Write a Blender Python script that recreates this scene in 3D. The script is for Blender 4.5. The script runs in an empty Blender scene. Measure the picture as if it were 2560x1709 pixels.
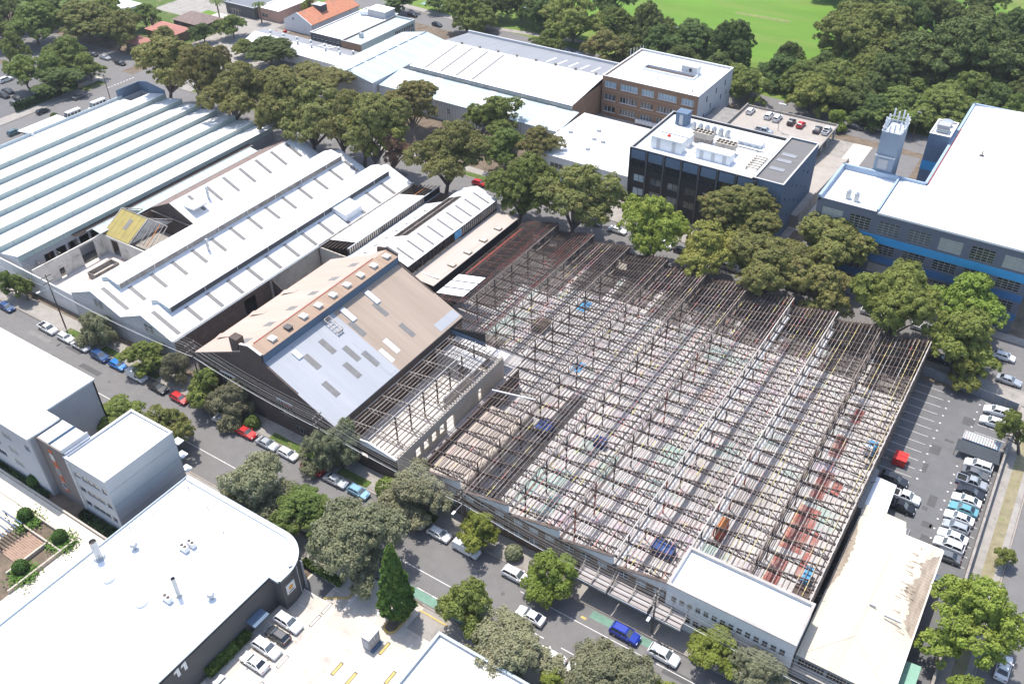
import bpy, math, random
import numpy as np
from mathutils import Matrix, Vector

S = bpy.context.scene
COL = S.collection

# ---------------------------------------------------------------- camera
cam = bpy.data.cameras.new('camera')
cam.sensor_fit = 'HORIZONTAL'; cam.sensor_width = 36.0; cam.lens = 32.07
cam.clip_start = 1.0; cam.clip_end = 6000.0
camo = bpy.data.objects.new('camera', cam); COL.objects.link(camo)
_r, _u, _f = ((0.83797, 0.54560, -0.01102), (-0.32793, 0.51960, 0.78897), (-0.43619, 0.65752, -0.61433))
camo.matrix_world = Matrix(((_r[0], _u[0], -_f[0], 0), (_r[1], _u[1], -_f[1], 0), (_r[2], _u[2], -_f[2], 120.0), (0, 0, 0, 1)))
S.camera = camo

# ---------------------------------------------------------------- daylight
SUN = Vector((-0.335, 0.165, 1.0)).normalized()          # towards the sun: high, over the cross street
elev = math.asin(SUN.z); azim = math.atan2(SUN.x, SUN.y)
W = bpy.data.worlds.new('World'); S.world = W; W.use_nodes = True
nt = W.node_tree; bg = nt.nodes['Background']
sky = nt.nodes.new('ShaderNodeTexSky'); sky.sky_type = 'NISHITA'; sky.sun_disc = False
sky.sun_elevation = elev; sky.sun_rotation = azim % (2*math.pi); sky.altitude = 50; sky.air_density = 1.0; sky.dust_density = 1.5
nt.links.new(sky.outputs[0], bg.inputs[0]); bg.inputs[1].default_value = 0.15
sl = bpy.data.lights.new('sun', 'SUN'); sl.energy = 3.1; sl.angle = math.radians(0.55); sl.color = (1.0, 0.955, 0.89)
so = bpy.data.objects.new('sun', sl); COL.objects.link(so); so.location = (-60, 60, 200)
so.rotation_euler = SUN.to_track_quat('Z', 'Y').to_euler()
S.view_settings.view_transform = 'Standard'; S.view_settings.look = 'None'
S.view_settings.exposure = 0.93; S.view_settings.gamma = 1.0
S.cycles.max_bounces = 5; S.cycles.diffuse_bounces = 3; S.cycles.transparent_max_bounces = 4

# ---------------------------------------------------------------- materials
MATS = {}
def mat(name, col, rough=0.8, metal=0.0, var=0.12, sc=0.35, streak=None, col2=None, mix2=0.5, sc2=0.08, spec=0.3, bump=0.0, bsc=6.0, objvar=0.0, transl=None, rib=None):
    """procedural surface: base colour with two scales of mottling, optional streaks along one axis, optional second tone"""
    if name in MATS: return MATS[name]
    m = bpy.data.materials.new(name); m.use_nodes = True; n = m.node_tree; L = n.links; N = n.nodes.new
    b = n.nodes['Principled BSDF']; b.inputs['Roughness'].default_value = rough; b.inputs['Metallic'].default_value = metal
    b.inputs['Specular IOR Level'].default_value = spec
    tc = N('ShaderNodeTexCoord'); mp = N('ShaderNodeMapping'); L.new(tc.outputs['Object'], mp.inputs[0])
    if streak: mp.inputs['Scale'].default_value = streak
    n1 = N('ShaderNodeTexNoise'); n1.inputs['Scale'].default_value = sc; n1.inputs['Detail'].default_value = 7; n1.inputs['Roughness'].default_value = 0.65
    L.new(mp.outputs[0], n1.inputs['Vector'])
    r1 = N('ShaderNodeValToRGB'); r1.color_ramp.elements[0].position = 0.3; r1.color_ramp.elements[1].position = 0.7
    r1.color_ramp.elements[0].color = tuple(c*(1-var) for c in col)+(1,); r1.color_ramp.elements[1].color = tuple(min(1, c*(1+var*0.7)) for c in col)+(1,)
    L.new(n1.outputs['Fac'], r1.inputs[0]); out = r1.outputs[0]
    if col2:
        n2 = N('ShaderNodeTexNoise'); n2.inputs['Scale'].default_value = sc2; n2.inputs['Detail'].default_value = 8; n2.inputs['Roughness'].default_value = 0.7
        L.new(mp.outputs[0], n2.inputs['Vector'])
        r2 = N('ShaderNodeValToRGB'); r2.color_ramp.elements[0].position = 0.62-0.25*mix2; r2.color_ramp.elements[1].position = 0.72-0.1*mix2
        L.new(n2.outputs['Fac'], r2.inputs[0])
        mx = N('ShaderNodeMixRGB'); L.new(r2.outputs[0], mx.inputs[0]); L.new(out, mx.inputs[1]); mx.inputs[2].default_value = tuple(col2)+(1,); out = mx.outputs[0]
    if objvar:
        oi = N('ShaderNodeObjectInfo'); hs = N('ShaderNodeHueSaturation'); ma = N('ShaderNodeMapRange')
        ma.inputs['To Min'].default_value = 1-objvar; ma.inputs['To Max'].default_value = 1+objvar
        L.new(oi.outputs['Random'], ma.inputs['Value']); L.new(ma.outputs[0], hs.inputs['Value'])
        mb = N('ShaderNodeMapRange'); mb.inputs['To Min'].default_value = 0.5-0.035*objvar/0.2; mb.inputs['To Max'].default_value = 0.5+0.02*objvar/0.2
        mul = N('ShaderNodeMath'); mul.operation = 'FRACT'; m7 = N('ShaderNodeMath'); m7.operation = 'MULTIPLY'; m7.inputs[1].default_value = 7.31
        L.new(oi.outputs['Random'], m7.inputs[0]); L.new(m7.outputs[0], mul.inputs[0]); L.new(mul.outputs[0], mb.inputs['Value']); L.new(mb.outputs[0], hs.inputs['Hue'])
        L.new(out, hs.inputs['Color']); out = hs.outputs[0]
    L.new(out, b.inputs['Base Color'])
    if bump:
        n3 = N('ShaderNodeTexNoise'); n3.inputs['Scale'].default_value = bsc; n3.inputs['Detail'].default_value = 6
        L.new(mp.outputs[0], n3.inputs['Vector']); bu = N('ShaderNodeBump'); bu.inputs['Strength'].default_value = bump; bu.inputs['Distance'].default_value = 0.1
        L.new(n3.outputs['Fac'], bu.inputs['Height']); L.new(bu.outputs[0], b.inputs['Normal'])
    if rib:
        wv = N('ShaderNodeTexWave'); wv.bands_direction = rib[0]; wv.inputs['Scale'].default_value = 0.314/rib[1]; wv.inputs['Distortion'].default_value = 0.0
        L.new(tc.outputs['Object'], wv.inputs['Vector']); bu = N('ShaderNodeBump'); bu.inputs['Strength'].default_value = rib[2]; bu.inputs['Distance'].default_value = 0.15
        L.new(wv.outputs['Fac'], bu.inputs['Height']); L.new(bu.outputs[0], b.inputs['Normal'])
    if transl:
        t = N('ShaderNodeBsdfTranslucent'); ms = N('ShaderNodeMixShader'); ms.inputs[0].default_value = transl
        L.new(out, t.inputs[0]); L.new(b.outputs[0], ms.inputs[1]); L.new(t.outputs[0], ms.inputs[2]); L.new(ms.outputs[0], n.nodes['Material Output'].inputs[0])
    MATS[name] = m; return m

def floor_mat():
    """worn pale factory slab: poured bays of slightly different paint, stains and scuffs"""
    m = bpy.data.materials.new('factory_floor'); m.use_nodes = True; n = m.node_tree; L = n.links; N = n.nodes.new
    b = n.nodes['Principled BSDF']; b.inputs['Roughness'].default_value = 0.75
    tc = N('ShaderNodeTexCoord')
    br = N('ShaderNodeTexBrick'); br.offset = 0.37; br.inputs['Scale'].default_value = 1.0; br.inputs['Brick Width'].default_value = 4.7; br.inputs['Row Height'].default_value = 3.4
    br.inputs['Mortar Size'].default_value = 0.06; br.inputs['Color1'].default_value = (0.475, 0.450, 0.430, 1); br.inputs['Color2'].default_value = (0.410, 0.392, 0.385, 1); br.inputs['Mortar'].default_value = (0.33, 0.31, 0.30, 1)
    L.new(tc.outputs['Object'], br.inputs['Vector'])
    out = br.outputs['Color']
    def patch(scale, lo, hi, colr, off):
        nonlocal out
        mp = N('ShaderNodeMapping'); mp.inputs['Location'].default_value = off; L.new(tc.outputs['Object'], mp.inputs[0])
        nn = N('ShaderNodeTexNoise'); nn.inputs['Scale'].default_value = scale; nn.inputs['Detail'].default_value = 6; nn.inputs['Roughness'].default_value = 0.75; L.new(mp.outputs[0], nn.inputs['Vector'])
        rr = N('ShaderNodeValToRGB'); rr.color_ramp.elements[0].position = lo; rr.color_ramp.elements[1].position = hi; L.new(nn.outputs['Fac'], rr.inputs[0])
        mx = N('ShaderNodeMixRGB'); L.new(rr.outputs[0], mx.inputs[0]); L.new(out, mx.inputs[1]); mx.inputs[2].default_value = colr+(1,); out = mx.outputs[0]
    patch(0.06, 0.56, 0.62, (0.30, 0.385, 0.35), (3, 40, 0))
    patch(0.07, 0.56, 0.62, (0.385, 0.325, 0.37), (90, 11, 0))
    patch(0.10, 0.60, 0.66, (0.42, 0.31, 0.275), (20, 170, 0))
    patch(0.25, 0.60, 0.72, (0.29, 0.28, 0.27), (50, 50, 3))
    patch(0.035, 0.52, 0.66, (0.33, 0.30, 0.285), (15, 80, 0))
    L.new(out, b.inputs['Base Color']); MATS['factory_floor'] = m; return m

asphalt = mat('asphalt', (0.165, 0.157, 0.151), 0.9, var=0.10, sc=0.6, col2=(0.140, 0.134, 0.130), mix2=0.35, sc2=0.12, bump=0.15, bsc=14)
asphalt2 = mat('carpark_asphalt', (0.138, 0.136, 0.136), 0.9, var=0.10, sc=0.5, col2=(0.118, 0.116, 0.115), mix2=0.4, sc2=0.2, bump=0.15, bsc=14)
concrete = mat('path_concrete', (0.30, 0.275, 0.245), 0.9, var=0.16, sc=0.5, col2=(0.20, 0.185, 0.165), mix2=0.35, sc2=0.3, bump=0.1)
paleconc = mat('pale_concrete', (0.52, 0.47, 0.405), 0.9, var=0.13, sc=0.3, col2=(0.36, 0.32, 0.28), mix2=0.4, sc2=0.25, bump=0.08)
kerbm = mat('kerb_concrete', (0.30, 0.26, 0.225), 0.9, var=0.2, sc=0.8)
grassm = mat('verge_grass', (0.075, 0.12, 0.022), 0.95, var=0.35, sc=1.2, col2=(0.20, 0.175, 0.09), mix2=0.45, sc2=0.35, bump=0.5, bsc=9)
ovalm = mat('oval_grass', (0.105, 0.205, 0.022), 0.95, var=0.22, sc=0.03, col2=(0.135, 0.195, 0.036), mix2=0.5, sc2=0.05, streak=(0.4, 1.6, 1), bump=0.4, bsc=5)
parkm = mat('park_grass', (0.125, 0.190, 0.030), 0.95, var=0.3, sc=0.12, col2=(0.20, 0.185, 0.075), mix2=0.45, sc2=0.1, bump=0.4, bsc=5)
dirtm = mat('bare_earth', (0.17, 0.13, 0.095), 0.95, var=0.3, sc=0.5, col2=(0.09, 0.075, 0.05), mix2=0.5, sc2=0.3, bump=0.4)
paint_w = mat('road_paint', (0.62, 0.60, 0.57), 0.7, var=0.25, sc=1.5)
paint_y = mat('yellow_paint', (0.55, 0.40, 0.12), 0.7, var=0.25, sc=1.5)
paint_g = mat('green_lane_paint', (0.155, 0.27, 0.205), 0.8, var=0.25, sc=0.8)
white_roof = mat('white_roof_sheet', (0.70, 0.70, 0.695), 0.55, var=0.05, sc=0.5, streak=(0.15, 1.4, 0.15), col2=(0.52, 0.515, 0.50), mix2=0.35, sc2=0.3)
white_flat = mat('white_membrane_roof', (0.76, 0.76, 0.76), 0.6, var=0.04, sc=0.25, col2=(0.58, 0.57, 0.55), mix2=0.2, sc2=0.2)
dull_roof = mat('dull_grey_roof_sheet', (0.24, 0.245, 0.26), 0.6, var=0.12, sc=0.5, streak=(1.4, 0.15, 0.15))
pale_roof = mat('pale_blue_roof_sheet', (0.39, 0.455, 0.47), 0.5, var=0.07, sc=0.5, streak=(0.2, 1.2, 0.2), col2=(0.47, 0.525, 0.54), mix2=0.4, sc2=0.12)
tan_roof = mat('faded_tan_roof_sheet', (0.355, 0.28, 0.22), 0.75, var=0.10, sc=0.5, streak=(0.12, 1.3, 0.12), col2=(0.30, 0.23, 0.175), mix2=0.35, sc2=0.1)
rose_roof = mat('faded_rose_roof_sheet', (0.42, 0.325, 0.265), 0.75, var=0.08, sc=0.5, streak=(0.12, 1.3, 0.12), col2=(0.45, 0.36, 0.30), mix2=0.4, sc2=0.1)
rust_roof = mat('rusty_ridge_sheet', (0.33, 0.235, 0.17), 0.8, var=0.15, sc=0.6, streak=(0.12, 1.3, 0.12))
grey_roof = mat('new_grey_roof_sheet', (0.36, 0.37, 0.39), 0.5, var=0.06, sc=0.5, streak=(0.12, 1.3, 0.12), col2=(0.40, 0.405, 0.425), mix2=0.4, sc2=0.15)
cream_roof = mat('cream_corrugated_roof', (0.56, 0.49, 0.385), 0.7, var=0.10, sc=1.0, streak=(1.5, 0.12, 0.2), col2=(0.46, 0.39, 0.30), mix2=0.3, sc2=0.25, rib=('Y', 0.6, 0.35))
lichen = mat('weathered_cream_roof', (0.33, 0.27, 0.21), 0.9, var=0.35, sc=0.9, streak=(1.5, 0.3, 0.2), col2=(0.62, 0.53, 0.38), mix2=0.15, sc2=0.5, rib=('Y', 0.6, 0.5))
skyl = mat('skylight_sheet', (0.185, 0.178, 0.170), 0.5, var=0.15, sc=0.9)
skyl_w = mat('new_skylight_sheet', (0.66, 0.71, 0.75), 0.4, var=0.06, sc=0.9)
steel = mat('rusted_steel', (0.095, 0.072, 0.062), 0.8, var=0.45, sc=1.1, col2=(0.14, 0.10, 0.075), mix2=0.4, sc2=0.5)
steel_l = mat('dusty_grey_steel', (0.30, 0.27, 0.24), 0.8, var=0.3, sc=1.1, col2=(0.16, 0.13, 0.11), mix2=0.45, sc2=0.4)
pur_d = mat('brown_purlin', (0.16, 0.125, 0.105), 0.8, var=0.4, sc=0.8, col2=(0.30, 0.25, 0.21), mix2=0.5, sc2=0.35)
pur_l = mat('whitewashed_purlin', (0.47, 0.43, 0.39), 0.8, var=0.3, sc=0.8, col2=(0.24, 0.19, 0.16), mix2=0.4, sc2=0.35)
pur_y = mat('yellow_purlin', (0.62, 0.46, 0.13), 0.75, var=0.25, sc=0.8, col2=(0.42, 0.36, 0.24), mix2=0.35, sc2=0.3)
pur_r = mat('red_purlin', (0.46, 0.09, 0.055), 0.75, var=0.3, sc=0.8, col2=(0.26, 0.12, 0.09), mix2=0.35, sc2=0.3)
pur_o = mat('orange_purlin', (0.58, 0.22, 0.075), 0.75, var=0.3, sc=0.8, col2=(0.40, 0.24, 0.15), mix2=0.35, sc2=0.3)
white_w = mat('white_render', (0.66, 0.66, 0.65), 0.85, var=0.10, sc=0.4, col2=(0.52, 0.51, 0.49), mix2=0.25, sc2=0.2)
grey_w = mat('grey_render', (0.36, 0.36, 0.37), 0.85, var=0.08, sc=0.4)
lgrey_w = mat('pale_grey_render', (0.46, 0.47, 0.48), 0.85, var=0.06, sc=0.3)
taupe_w = mat('taupe_render', (0.19, 0.165, 0.155), 0.85, var=0.08, sc=0.3)
char_w = mat('charcoal_render', (0.105, 0.10, 0.10), 0.85, var=0.10, sc=0.3)
brick_b = mat('brown_brick', (0.20, 0.138, 0.102), 0.9, var=0.25, sc=2.2, col2=(0.255, 0.18, 0.135), mix2=0.4, sc2=0.6, bump=0.3)
brick_d = mat('dark_brick', (0.095, 0.072, 0.062), 0.9, var=0.25, sc=2.2, col2=(0.13, 0.095, 0.075), mix2=0.4, sc2=0.5, bump=0.3)
brick_t = mat('tan_brick', (0.27, 0.165, 0.105), 0.9, var=0.15, sc=1.6, col2=(0.31, 0.20, 0.13), mix2=0.4, sc2=0.3, bump=0.2)
tan_w = mat('tan_painted_wall', (0.50, 0.44, 0.365), 0.9, var=0.12, sc=0.5, col2=(0.36, 0.31, 0.26), mix2=0.3, sc2=0.4)
cream_w = mat('flaking_cream_wall', (0.66, 0.62, 0.54), 0.9, var=0.16, sc=0.5, col2=(0.36, 0.33, 0.28), mix2=0.35, sc2=0.35)
yellow_w = mat('mustard_wall', (0.34, 0.275, 0.095), 0.9, var=0.15, sc=0.6, col2=(0.30, 0.23, 0.10), mix2=0.3, sc2=0.4)
slate_w = mat('slate_painted_wall', (0.135, 0.148, 0.185), 0.8, var=0.08, sc=0.4)
navy_w = mat('dark_blue_grey_wall', (0.115, 0.165, 0.235), 0.8, var=0.08, sc=0.4)
blue_w = mat('azure_painted_band', (0.050, 0.32, 0.60), 0.7, var=0.07, sc=0.4)
black_w = mat('black_cladding', (0.022, 0.022, 0.025), 0.6, var=0.2, sc=0.5)
trim_w = mat('white_trim', (0.72, 0.72, 0.71), 0.6, var=0.06, sc=1.0)
green_f = mat('pale_green_glazing', (0.40, 0.475, 0.44), 0.45, var=0.06, sc=1.5, streak=(1, 1.2, 0.1))
glass_d = mat('dark_glass', (0.018, 0.022, 0.028), 0.08, var=0.3, sc=0.5, spec=0.8)
glass_m = mat('grey_glass', (0.10, 0.115, 0.125), 0.12, var=0.3, sc=0.5, spec=0.8)
glass_s = mat('sky_reflection_glass', (0.30, 0.40, 0.46), 0.1, var=0.2, sc=0.4, spec=0.9)  # sky reflection put into the pale blue base colour
glass_c = mat('blind_glass', (0.42, 0.42, 0.39), 0.3, var=0.2, sc=0.8, spec=0.6)
terra = mat('terracotta_tiles', (0.46, 0.19, 0.11), 0.85, var=0.2, sc=1.0, col2=(0.32, 0.16, 0.10), mix2=0.35, sc2=0.3, bump=0.4, bsc=3)
redtile = mat('rose_tiles', (0.42, 0.19, 0.15), 0.85, var=0.2, sc=1.0, bump=0.4, bsc=3)
browntile = mat('brown_tiles', (0.22, 0.165, 0.145), 0.85, var=0.2, sc=1.0, bump=0.4, bsc=3)
galv = mat('galvanised_metal', (0.42, 0.44, 0.45), 0.35, 0.5, var=0.15, sc=1.0)
plant_w = mat('white_plant_casing', (0.72, 0.73, 0.74), 0.5, var=0.05, sc=0.8)
rubber = mat('black_rubber', (0.018, 0.018, 0.018), 0.8, var=0.2, sc=3)
wood_d = mat('timber_pole', (0.12, 0.095, 0.075), 0.9, var=0.3, sc=2)
deckm = mat('timber_deck', (0.33, 0.22, 0.16), 0.8, var=0.2, sc=1.5)
bark = mat('bark', (0.16, 0.13, 0.105), 0.95, var=0.4, sc=2.5, objvar=0.2)
red_p = mat('red_plastic', (0.55, 0.035, 0.03), 0.5, var=0.1, sc=1)
orange_p = mat('orange_plastic', (0.65, 0.14, 0.03), 0.6, var=0.1, sc=1)
blue_p = mat('blue_tarp', (0.03, 0.07, 0.22), 0.6, var=0.3, sc=1)
sky_p = mat('sky_blue_paint', (0.08, 0.30, 0.55), 0.5, var=0.15, sc=1)
yell_p = mat('yellow_plastic', (0.65, 0.42, 0.04), 0.5, var=0.1, sc=1)
wirem = mat('cable', (0.34, 0.33, 0.31), 0.6, var=0.1)
grn_roof = mat('green_shed_roof', (0.20, 0.36, 0.27), 0.6, var=0.1, sc=1)
tarmac_d = mat('dark_rubble', (0.10, 0.09, 0.082), 0.95, var=0.35, sc=0.8, col2=(0.19, 0.17, 0.15), mix2=0.4, sc2=0.3, bump=0.3)
floor_mat()
def purlin_mat(name, stops):
    """salvaged paint: each length of purlin carries its own coats, changing every few metres"""
    m = bpy.data.materials.new(name); m.use_nodes = True; n = m.node_tree; L = n.links; N = n.nodes.new
    b = n.nodes['Principled BSDF']; b.inputs['Roughness'].default_value = 0.8
    tc = N('ShaderNodeTexCoord'); mp = N('ShaderNodeMapping'); mp.inputs['Scale'].default_value = (3.1, 0.16, 0.0); L.new(tc.outputs['Object'], mp.inputs[0])
    wn = N('ShaderNodeTexNoise'); wn.inputs['Scale'].default_value = 1.0; wn.inputs['Detail'].default_value = 2.0; wn.inputs['Roughness'].default_value = 0.8; L.new(mp.outputs[0], wn.inputs['Vector'])
    rp = N('ShaderNodeValToRGB'); rp.color_ramp.interpolation = 'CONSTANT'; L.new(wn.outputs['Fac'], rp.inputs[0])
    el = rp.color_ramp.elements
    for i, (p, c) in enumerate(stops):
        e = el[i] if i < 2 else el.new(p)
        e.position = p; e.color = c+(1,)
    n2 = N('ShaderNodeTexNoise'); n2.inputs['Scale'].default_value = 1.6; n2.inputs['Detail'].default_value = 5; L.new(tc.outputs['Object'], n2.inputs['Vector'])
    mx = N('ShaderNodeMixRGB'); mx.inputs[2].default_value = (0.15, 0.115, 0.095, 1); r2 = N('ShaderNodeValToRGB'); r2.color_ramp.elements[0].position = 0.5; r2.color_ramp.elements[1].position = 0.66
    L.new(n2.outputs['Fac'], r2.inputs[0]); L.new(r2.outputs[0], mx.inputs[0]); L.new(rp.outputs[0], mx.inputs[1]); L.new(mx.outputs[0], b.inputs['Base Color']); return m
pm_a = purlin_mat('patched_purlin', [(0.0,(0.62,0.50,0.12)),(0.37,(0.50,0.44,0.26)),(0.41,(0.17,0.125,0.105)),(0.46,(0.47,0.40,0.38)),(0.50,(0.15,0.11,0.095)),(0.545,(0.45,0.30,0.33)),(0.58,(0.44,0.13,0.10)),(0.61,(0.55,0.25,0.10)),(0.64,(0.27,0.15,0.27)),(0.68,(0.50,0.45,0.42))])
pm_b = purlin_mat('patched_grey_purlin', [(0.0,(0.48,0.4,0.16)),(0.388,(0.4,0.365,0.33)),(0.45,(0.2,0.16,0.14)),(0.512,(0.46,0.43,0.4)),(0.574,(0.22,0.17,0.145)),(0.624,(0.4,0.12,0.09))])
pm_y = purlin_mat('patched_yellow_purlin', [(0.0,(0.3,0.24,0.15)),(0.413,(0.56,0.44,0.16)),(0.488,(0.48,0.42,0.27)),(0.55,(0.22,0.17,0.13)),(0.599,(0.52,0.38,0.14))])
pm_r = purlin_mat('patched_red_purlin', [(0.0,(0.07,0.055,0.05)),(0.438,(0.09,0.06,0.055)),(0.5,(0.34,0.075,0.05)),(0.543,(0.06,0.05,0.045)),(0.599,(0.28,0.07,0.05))])

# ---------------------------------------------------------------- geometry helpers
class G:
    def __init__(s): s.v = []; s.f = []
    def quad(s, *p):
        n = len(s.v); s.v += [tuple(q) for q in p]; s.f.append(tuple(range(n, n+len(p)))); return s
    def box(s, x0, x1, y0, y1, z0, z1):
        n = len(s.v)
        s.v += [(x0,y0,z0),(x1,y0,z0),(x1,y1,z0),(x0,y1,z0),(x0,y0,z1),(x1,y0,z1),(x1,y1,z1),(x0,y1,z1)]
        s.f += [tuple(n+i for i in q) for q in ((0,3,2,1),(4,5,6,7),(0,1,5,4),(1,2,6,5),(2,3,7,6),(3,0,4,7))]; return s
    def ext(s, prof, a0, a1, ax='y'):
        """closed profile of (x,z) swept along y, or of (y,z) swept along x"""
        n = len(s.v); k = len(prof)
        for a in (a0, a1): s.v += [((p, a, q) if ax == 'y' else (a, p, q)) for p, q in prof]
        s.f.append(tuple(range(n, n+k))[::-1]); s.f.append(tuple(range(n+k, n+2*k)))
        for i in range(k):
            j = (i+1) % k; s.f.append((n+i, n+j, n+k+j, n+k+i))
        return s
    def pl(s, pts, z0, z1):
        """closed plan polygon of (x,y) raised from z0 to z1"""
        n = len(s.v); k = len(pts)
        s.v += [(x,y,z0) for x,y in pts]+[(x,y,z1) for x,y in pts]
        s.f.append(tuple(range(n, n+k))[::-1]); s.f.append(tuple(range(n+k, n+2*k)))
        for i in range(k):
            j = (i+1) % k; s.f.append((n+i, n+j, n+k+j, n+k+i))
        return s
    def sheet(s, a, b, c, d, t=0.08):
        """sloping plate a b c d with thickness t below"""
        n = len(s.v); s.v += [tuple(p) for p in (a,b,c,d)]+[(p[0],p[1],p[2]-t) for p in (a,b,c,d)]
        s.f += [tuple(n+i for i in q) for q in ((0,1,2,3),(7,6,5,4),(0,4,5,1),(1,5,6,2),(2,6,7,3),(3,7,4,0))]; return s
    def bar(s, p, q, w=0.15, h=None):
        p = Vector(p); q = Vector(q); d = (q-p)
        if d.length < 1e-6: return s
        d.normalize(); up = Vector((0,0,1)) if abs(d.z) < 0.95 else Vector((0,1,0))
        a = d.cross(up).normalized()*w/2; b = a.cross(d).normalized()*(h or w)/2
        n = len(s.v)
        for c in (p, q): s.v += [tuple(c-a-b), tuple(c+a-b), tuple(c+a+b), tuple(c-a+b)]
        s.f += [tuple(n+i for i in k) for k in ((3,2,1,0),(4,5,6,7),(0,1,5,4),(1,2,6,5),(2,3,7,6),(3,0,4,7))]; return s
    def tube(s, p, q, r0, r1=None, k=10, cap=True):
        r1 = r0 if r1 is None else r1
        p = Vector(p); q = Vector(q); d = (q-p).normalized(); up = Vector((0,0,1)) if abs(d.z) < 0.95 else Vector((0,1,0))
        a = d.cross(up).normalized(); b = a.cross(d); n = len(s.v)
        for c, r in ((p, r0), (q, r1)):
            s.v += [tuple(c+a*r*math.cos(2*math.pi*i/k)+b*r*math.sin(2*math.pi*i/k)) for i in range(k)]
        for i in range(k):
            j = (i+1) % k; s.f.append((n+i, n+j, n+k+j, n+k+i))
        if cap: s.f.append(tuple(range(n+k-1, n-1, -1))); s.f.append(tuple(range(n+k, n+2*k)))
        return s
    def ball(s, c, rx, ry, rz, k=14, m=9):
        n = len(s.v)
        for j in range(m+1):
            t = math.pi*j/m
            for i in range(k):
                a = 2*math.pi*i/k; s.v.append((c[0]+rx*math.sin(t)*math.cos(a), c[1]+ry*math.sin(t)*math.sin(a), c[2]+rz*math.cos(t)))
        for j in range(m):
            for i in range(k):
                e = (i+1) % k; s.f.append((n+j*k+i, n+(j+1)*k+i, n+(j+1)*k+e, n+j*k+e))
        return s
    def mesh(s, name):
        me = bpy.data.meshes.new(name); me.from_pydata(s.v, [], s.f); me.update(); return me
    def build(s, name, m=None, parent=None, smooth=False, kind=None):
        me = s.mesh(name)
        if m: me.materials.append(m)
        if smooth: me.polygons.foreach_set('use_smooth', [True]*len(me.polygons))
        return link(name, me, parent, kind)

def link(name, me, parent=None, kind=None):
    o = bpy.data.objects.new(name, me); COL.objects.link(o)
    if parent is not None:
        o.parent = parent; o.matrix_parent_inverse = Matrix.Translation(parent.get('_o', (0,0,0))).inverted() if '_o' in parent else Matrix()
    if kind: o['kind'] = kind
    return o
ROOTS = []
def thing(name, label, cat, loc=(0,0,0), group=None):
    o = bpy.data.objects.new(name, None); COL.objects.link(o); o.location = loc; o['_o'] = tuple(float(c) for c in loc)
    o['label'] = label; o['category'] = cat; o.empty_display_size = 0.5
    if group: o['group'] = group
    ROOTS.append(o); return o
def tag(o, label, cat, group=None):
    o['label'] = label; o['category'] = cat
    if group: o['group'] = group
    return o
def box(name, m, parent, *b, **k): return G().box(*b).build(name, m, parent, **k)

# a wall plane: P(u, v, d) gives the world point at u along, v up and d into the building
def WS(y): return lambda u, v, d=0: (u, y+d, v)          # faces -y (street side)
def WN(y): return lambda u, v, d=0: (u, y-d, v)          # faces +y
def WE(x): return lambda u, v, d=0: (x-d, u, v)          # faces +x
def WW(x): return lambda u, v, d=0: (x+d, u, v)          # faces -x
def wall(P, u0, u1, v0, v1, m, parent, ops=(), t=0.3, name='wall', top=None):
    """wall with real openings and reveals; top(u) may give a sloping head"""
    g = G(); us = sorted({u0, u1, *[o[0] for o in ops], *[o[1] for o in ops]}); vs = sorted({v0, v1, *[o[2] for o in ops], *[o[3] for o in ops]})
    hd = lambda u, v: (top(u) if top and v == v1 else v)
    for a, b in zip(us, us[1:]):
        for c, e in zip(vs, vs[1:]):
            if any(o[0] <= a and b <= o[1] and o[2] <= c and e <= o[3] for o in ops): continue
            g.quad(P(a,c), P(b,c), P(b,hd(b,e)), P(a,hd(a,e))); g.quad(P(a,c,t), P(b,c,t), P(b,hd(b,e),t), P(a,hd(a,e),t))
    for a, b, c, e in ops:
        for (p, q, r, s_) in ((a,c,b,c),(a,e,b,e),(a,c,a,e),(b,c,b,e)): g.quad(P(p,q), P(r,s_), P(r,s_,t), P(p,q,t))
    for (p, q, r, s_) in ((u0,v0,u0,v1),(u1,v0,u1,v1),(u0,v1,u1,v1)): g.quad(P(p,hd(p,q)), P(r,hd(r,s_)), P(r,hd(r,s_),t), P(p,hd(p,q),t))
    return g.build(name, m, parent)
def barP(g, P, a, b, c, e, d0, d1):
    p = [P(a,c,d0),P(b,c,d0),P(b,e,d0),P(a,e,d0),P(a,c,d1),P(b,c,d1),P(b,e,d1),P(a,e,d1)]; n = len(g.v); g.v += p
    g.f += [tuple(n+i for i in q) for q in ((0,3,2,1),(4,5,6,7),(0,1,5,4),(1,2,6,5),(2,3,7,6),(3,0,4,7))]
def window(P, o, parent, nu=2, nv=1, fm=None, gm=None, fw=0.09, d=0.12, sill=False, panes=None, name='window'):
    """frame bars with the glass set behind them; the glass is a sub-part"""
    a, b, c, e = o; g = G(); fm = fm or trim_w
    for i in range(nu+1):
        u = a+(b-a)*i/nu; barP(g, P, max(a,u-fw/2), min(b,u+fw/2), c, e, d-0.05, d+0.03)
    for j in range(nv+1):
        v = c+(e-c)*j/nv; barP(g, P, a, b, max(c,v-fw/2), min(e,v+fw/2), d-0.045, d+0.025)
    if sill: barP(g, P, a-0.1, b+0.1, c-0.12, c-0.003, -0.12, 0.05)
    w = g.build(name, fm, parent); q = G()
    if panes:
        for i in range(nu):
            for j in range(nv):
                qq = G(); x0 = a+(b-a)*i/nu; x1 = a+(b-a)*(i+1)/nu; y0 = c+(e-c)*j/nv; y1 = c+(e-c)*(j+1)/nv
                qq.quad(P(x0,y0,d+0.01), P(x1,y0,d+0.01), P(x1,y1,d+0.01), P(x0,y1,d+0.01)).build('pane', random.choice(panes), w)
    else: q.quad(P(a,c,d+0.01), P(b,c,d+0.01), P(b,e,d+0.01), P(a,e,d+0.01)).build('pane', gm or glass_d, w)
    return w
def text_poly(): pass
random.seed(7)

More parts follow.
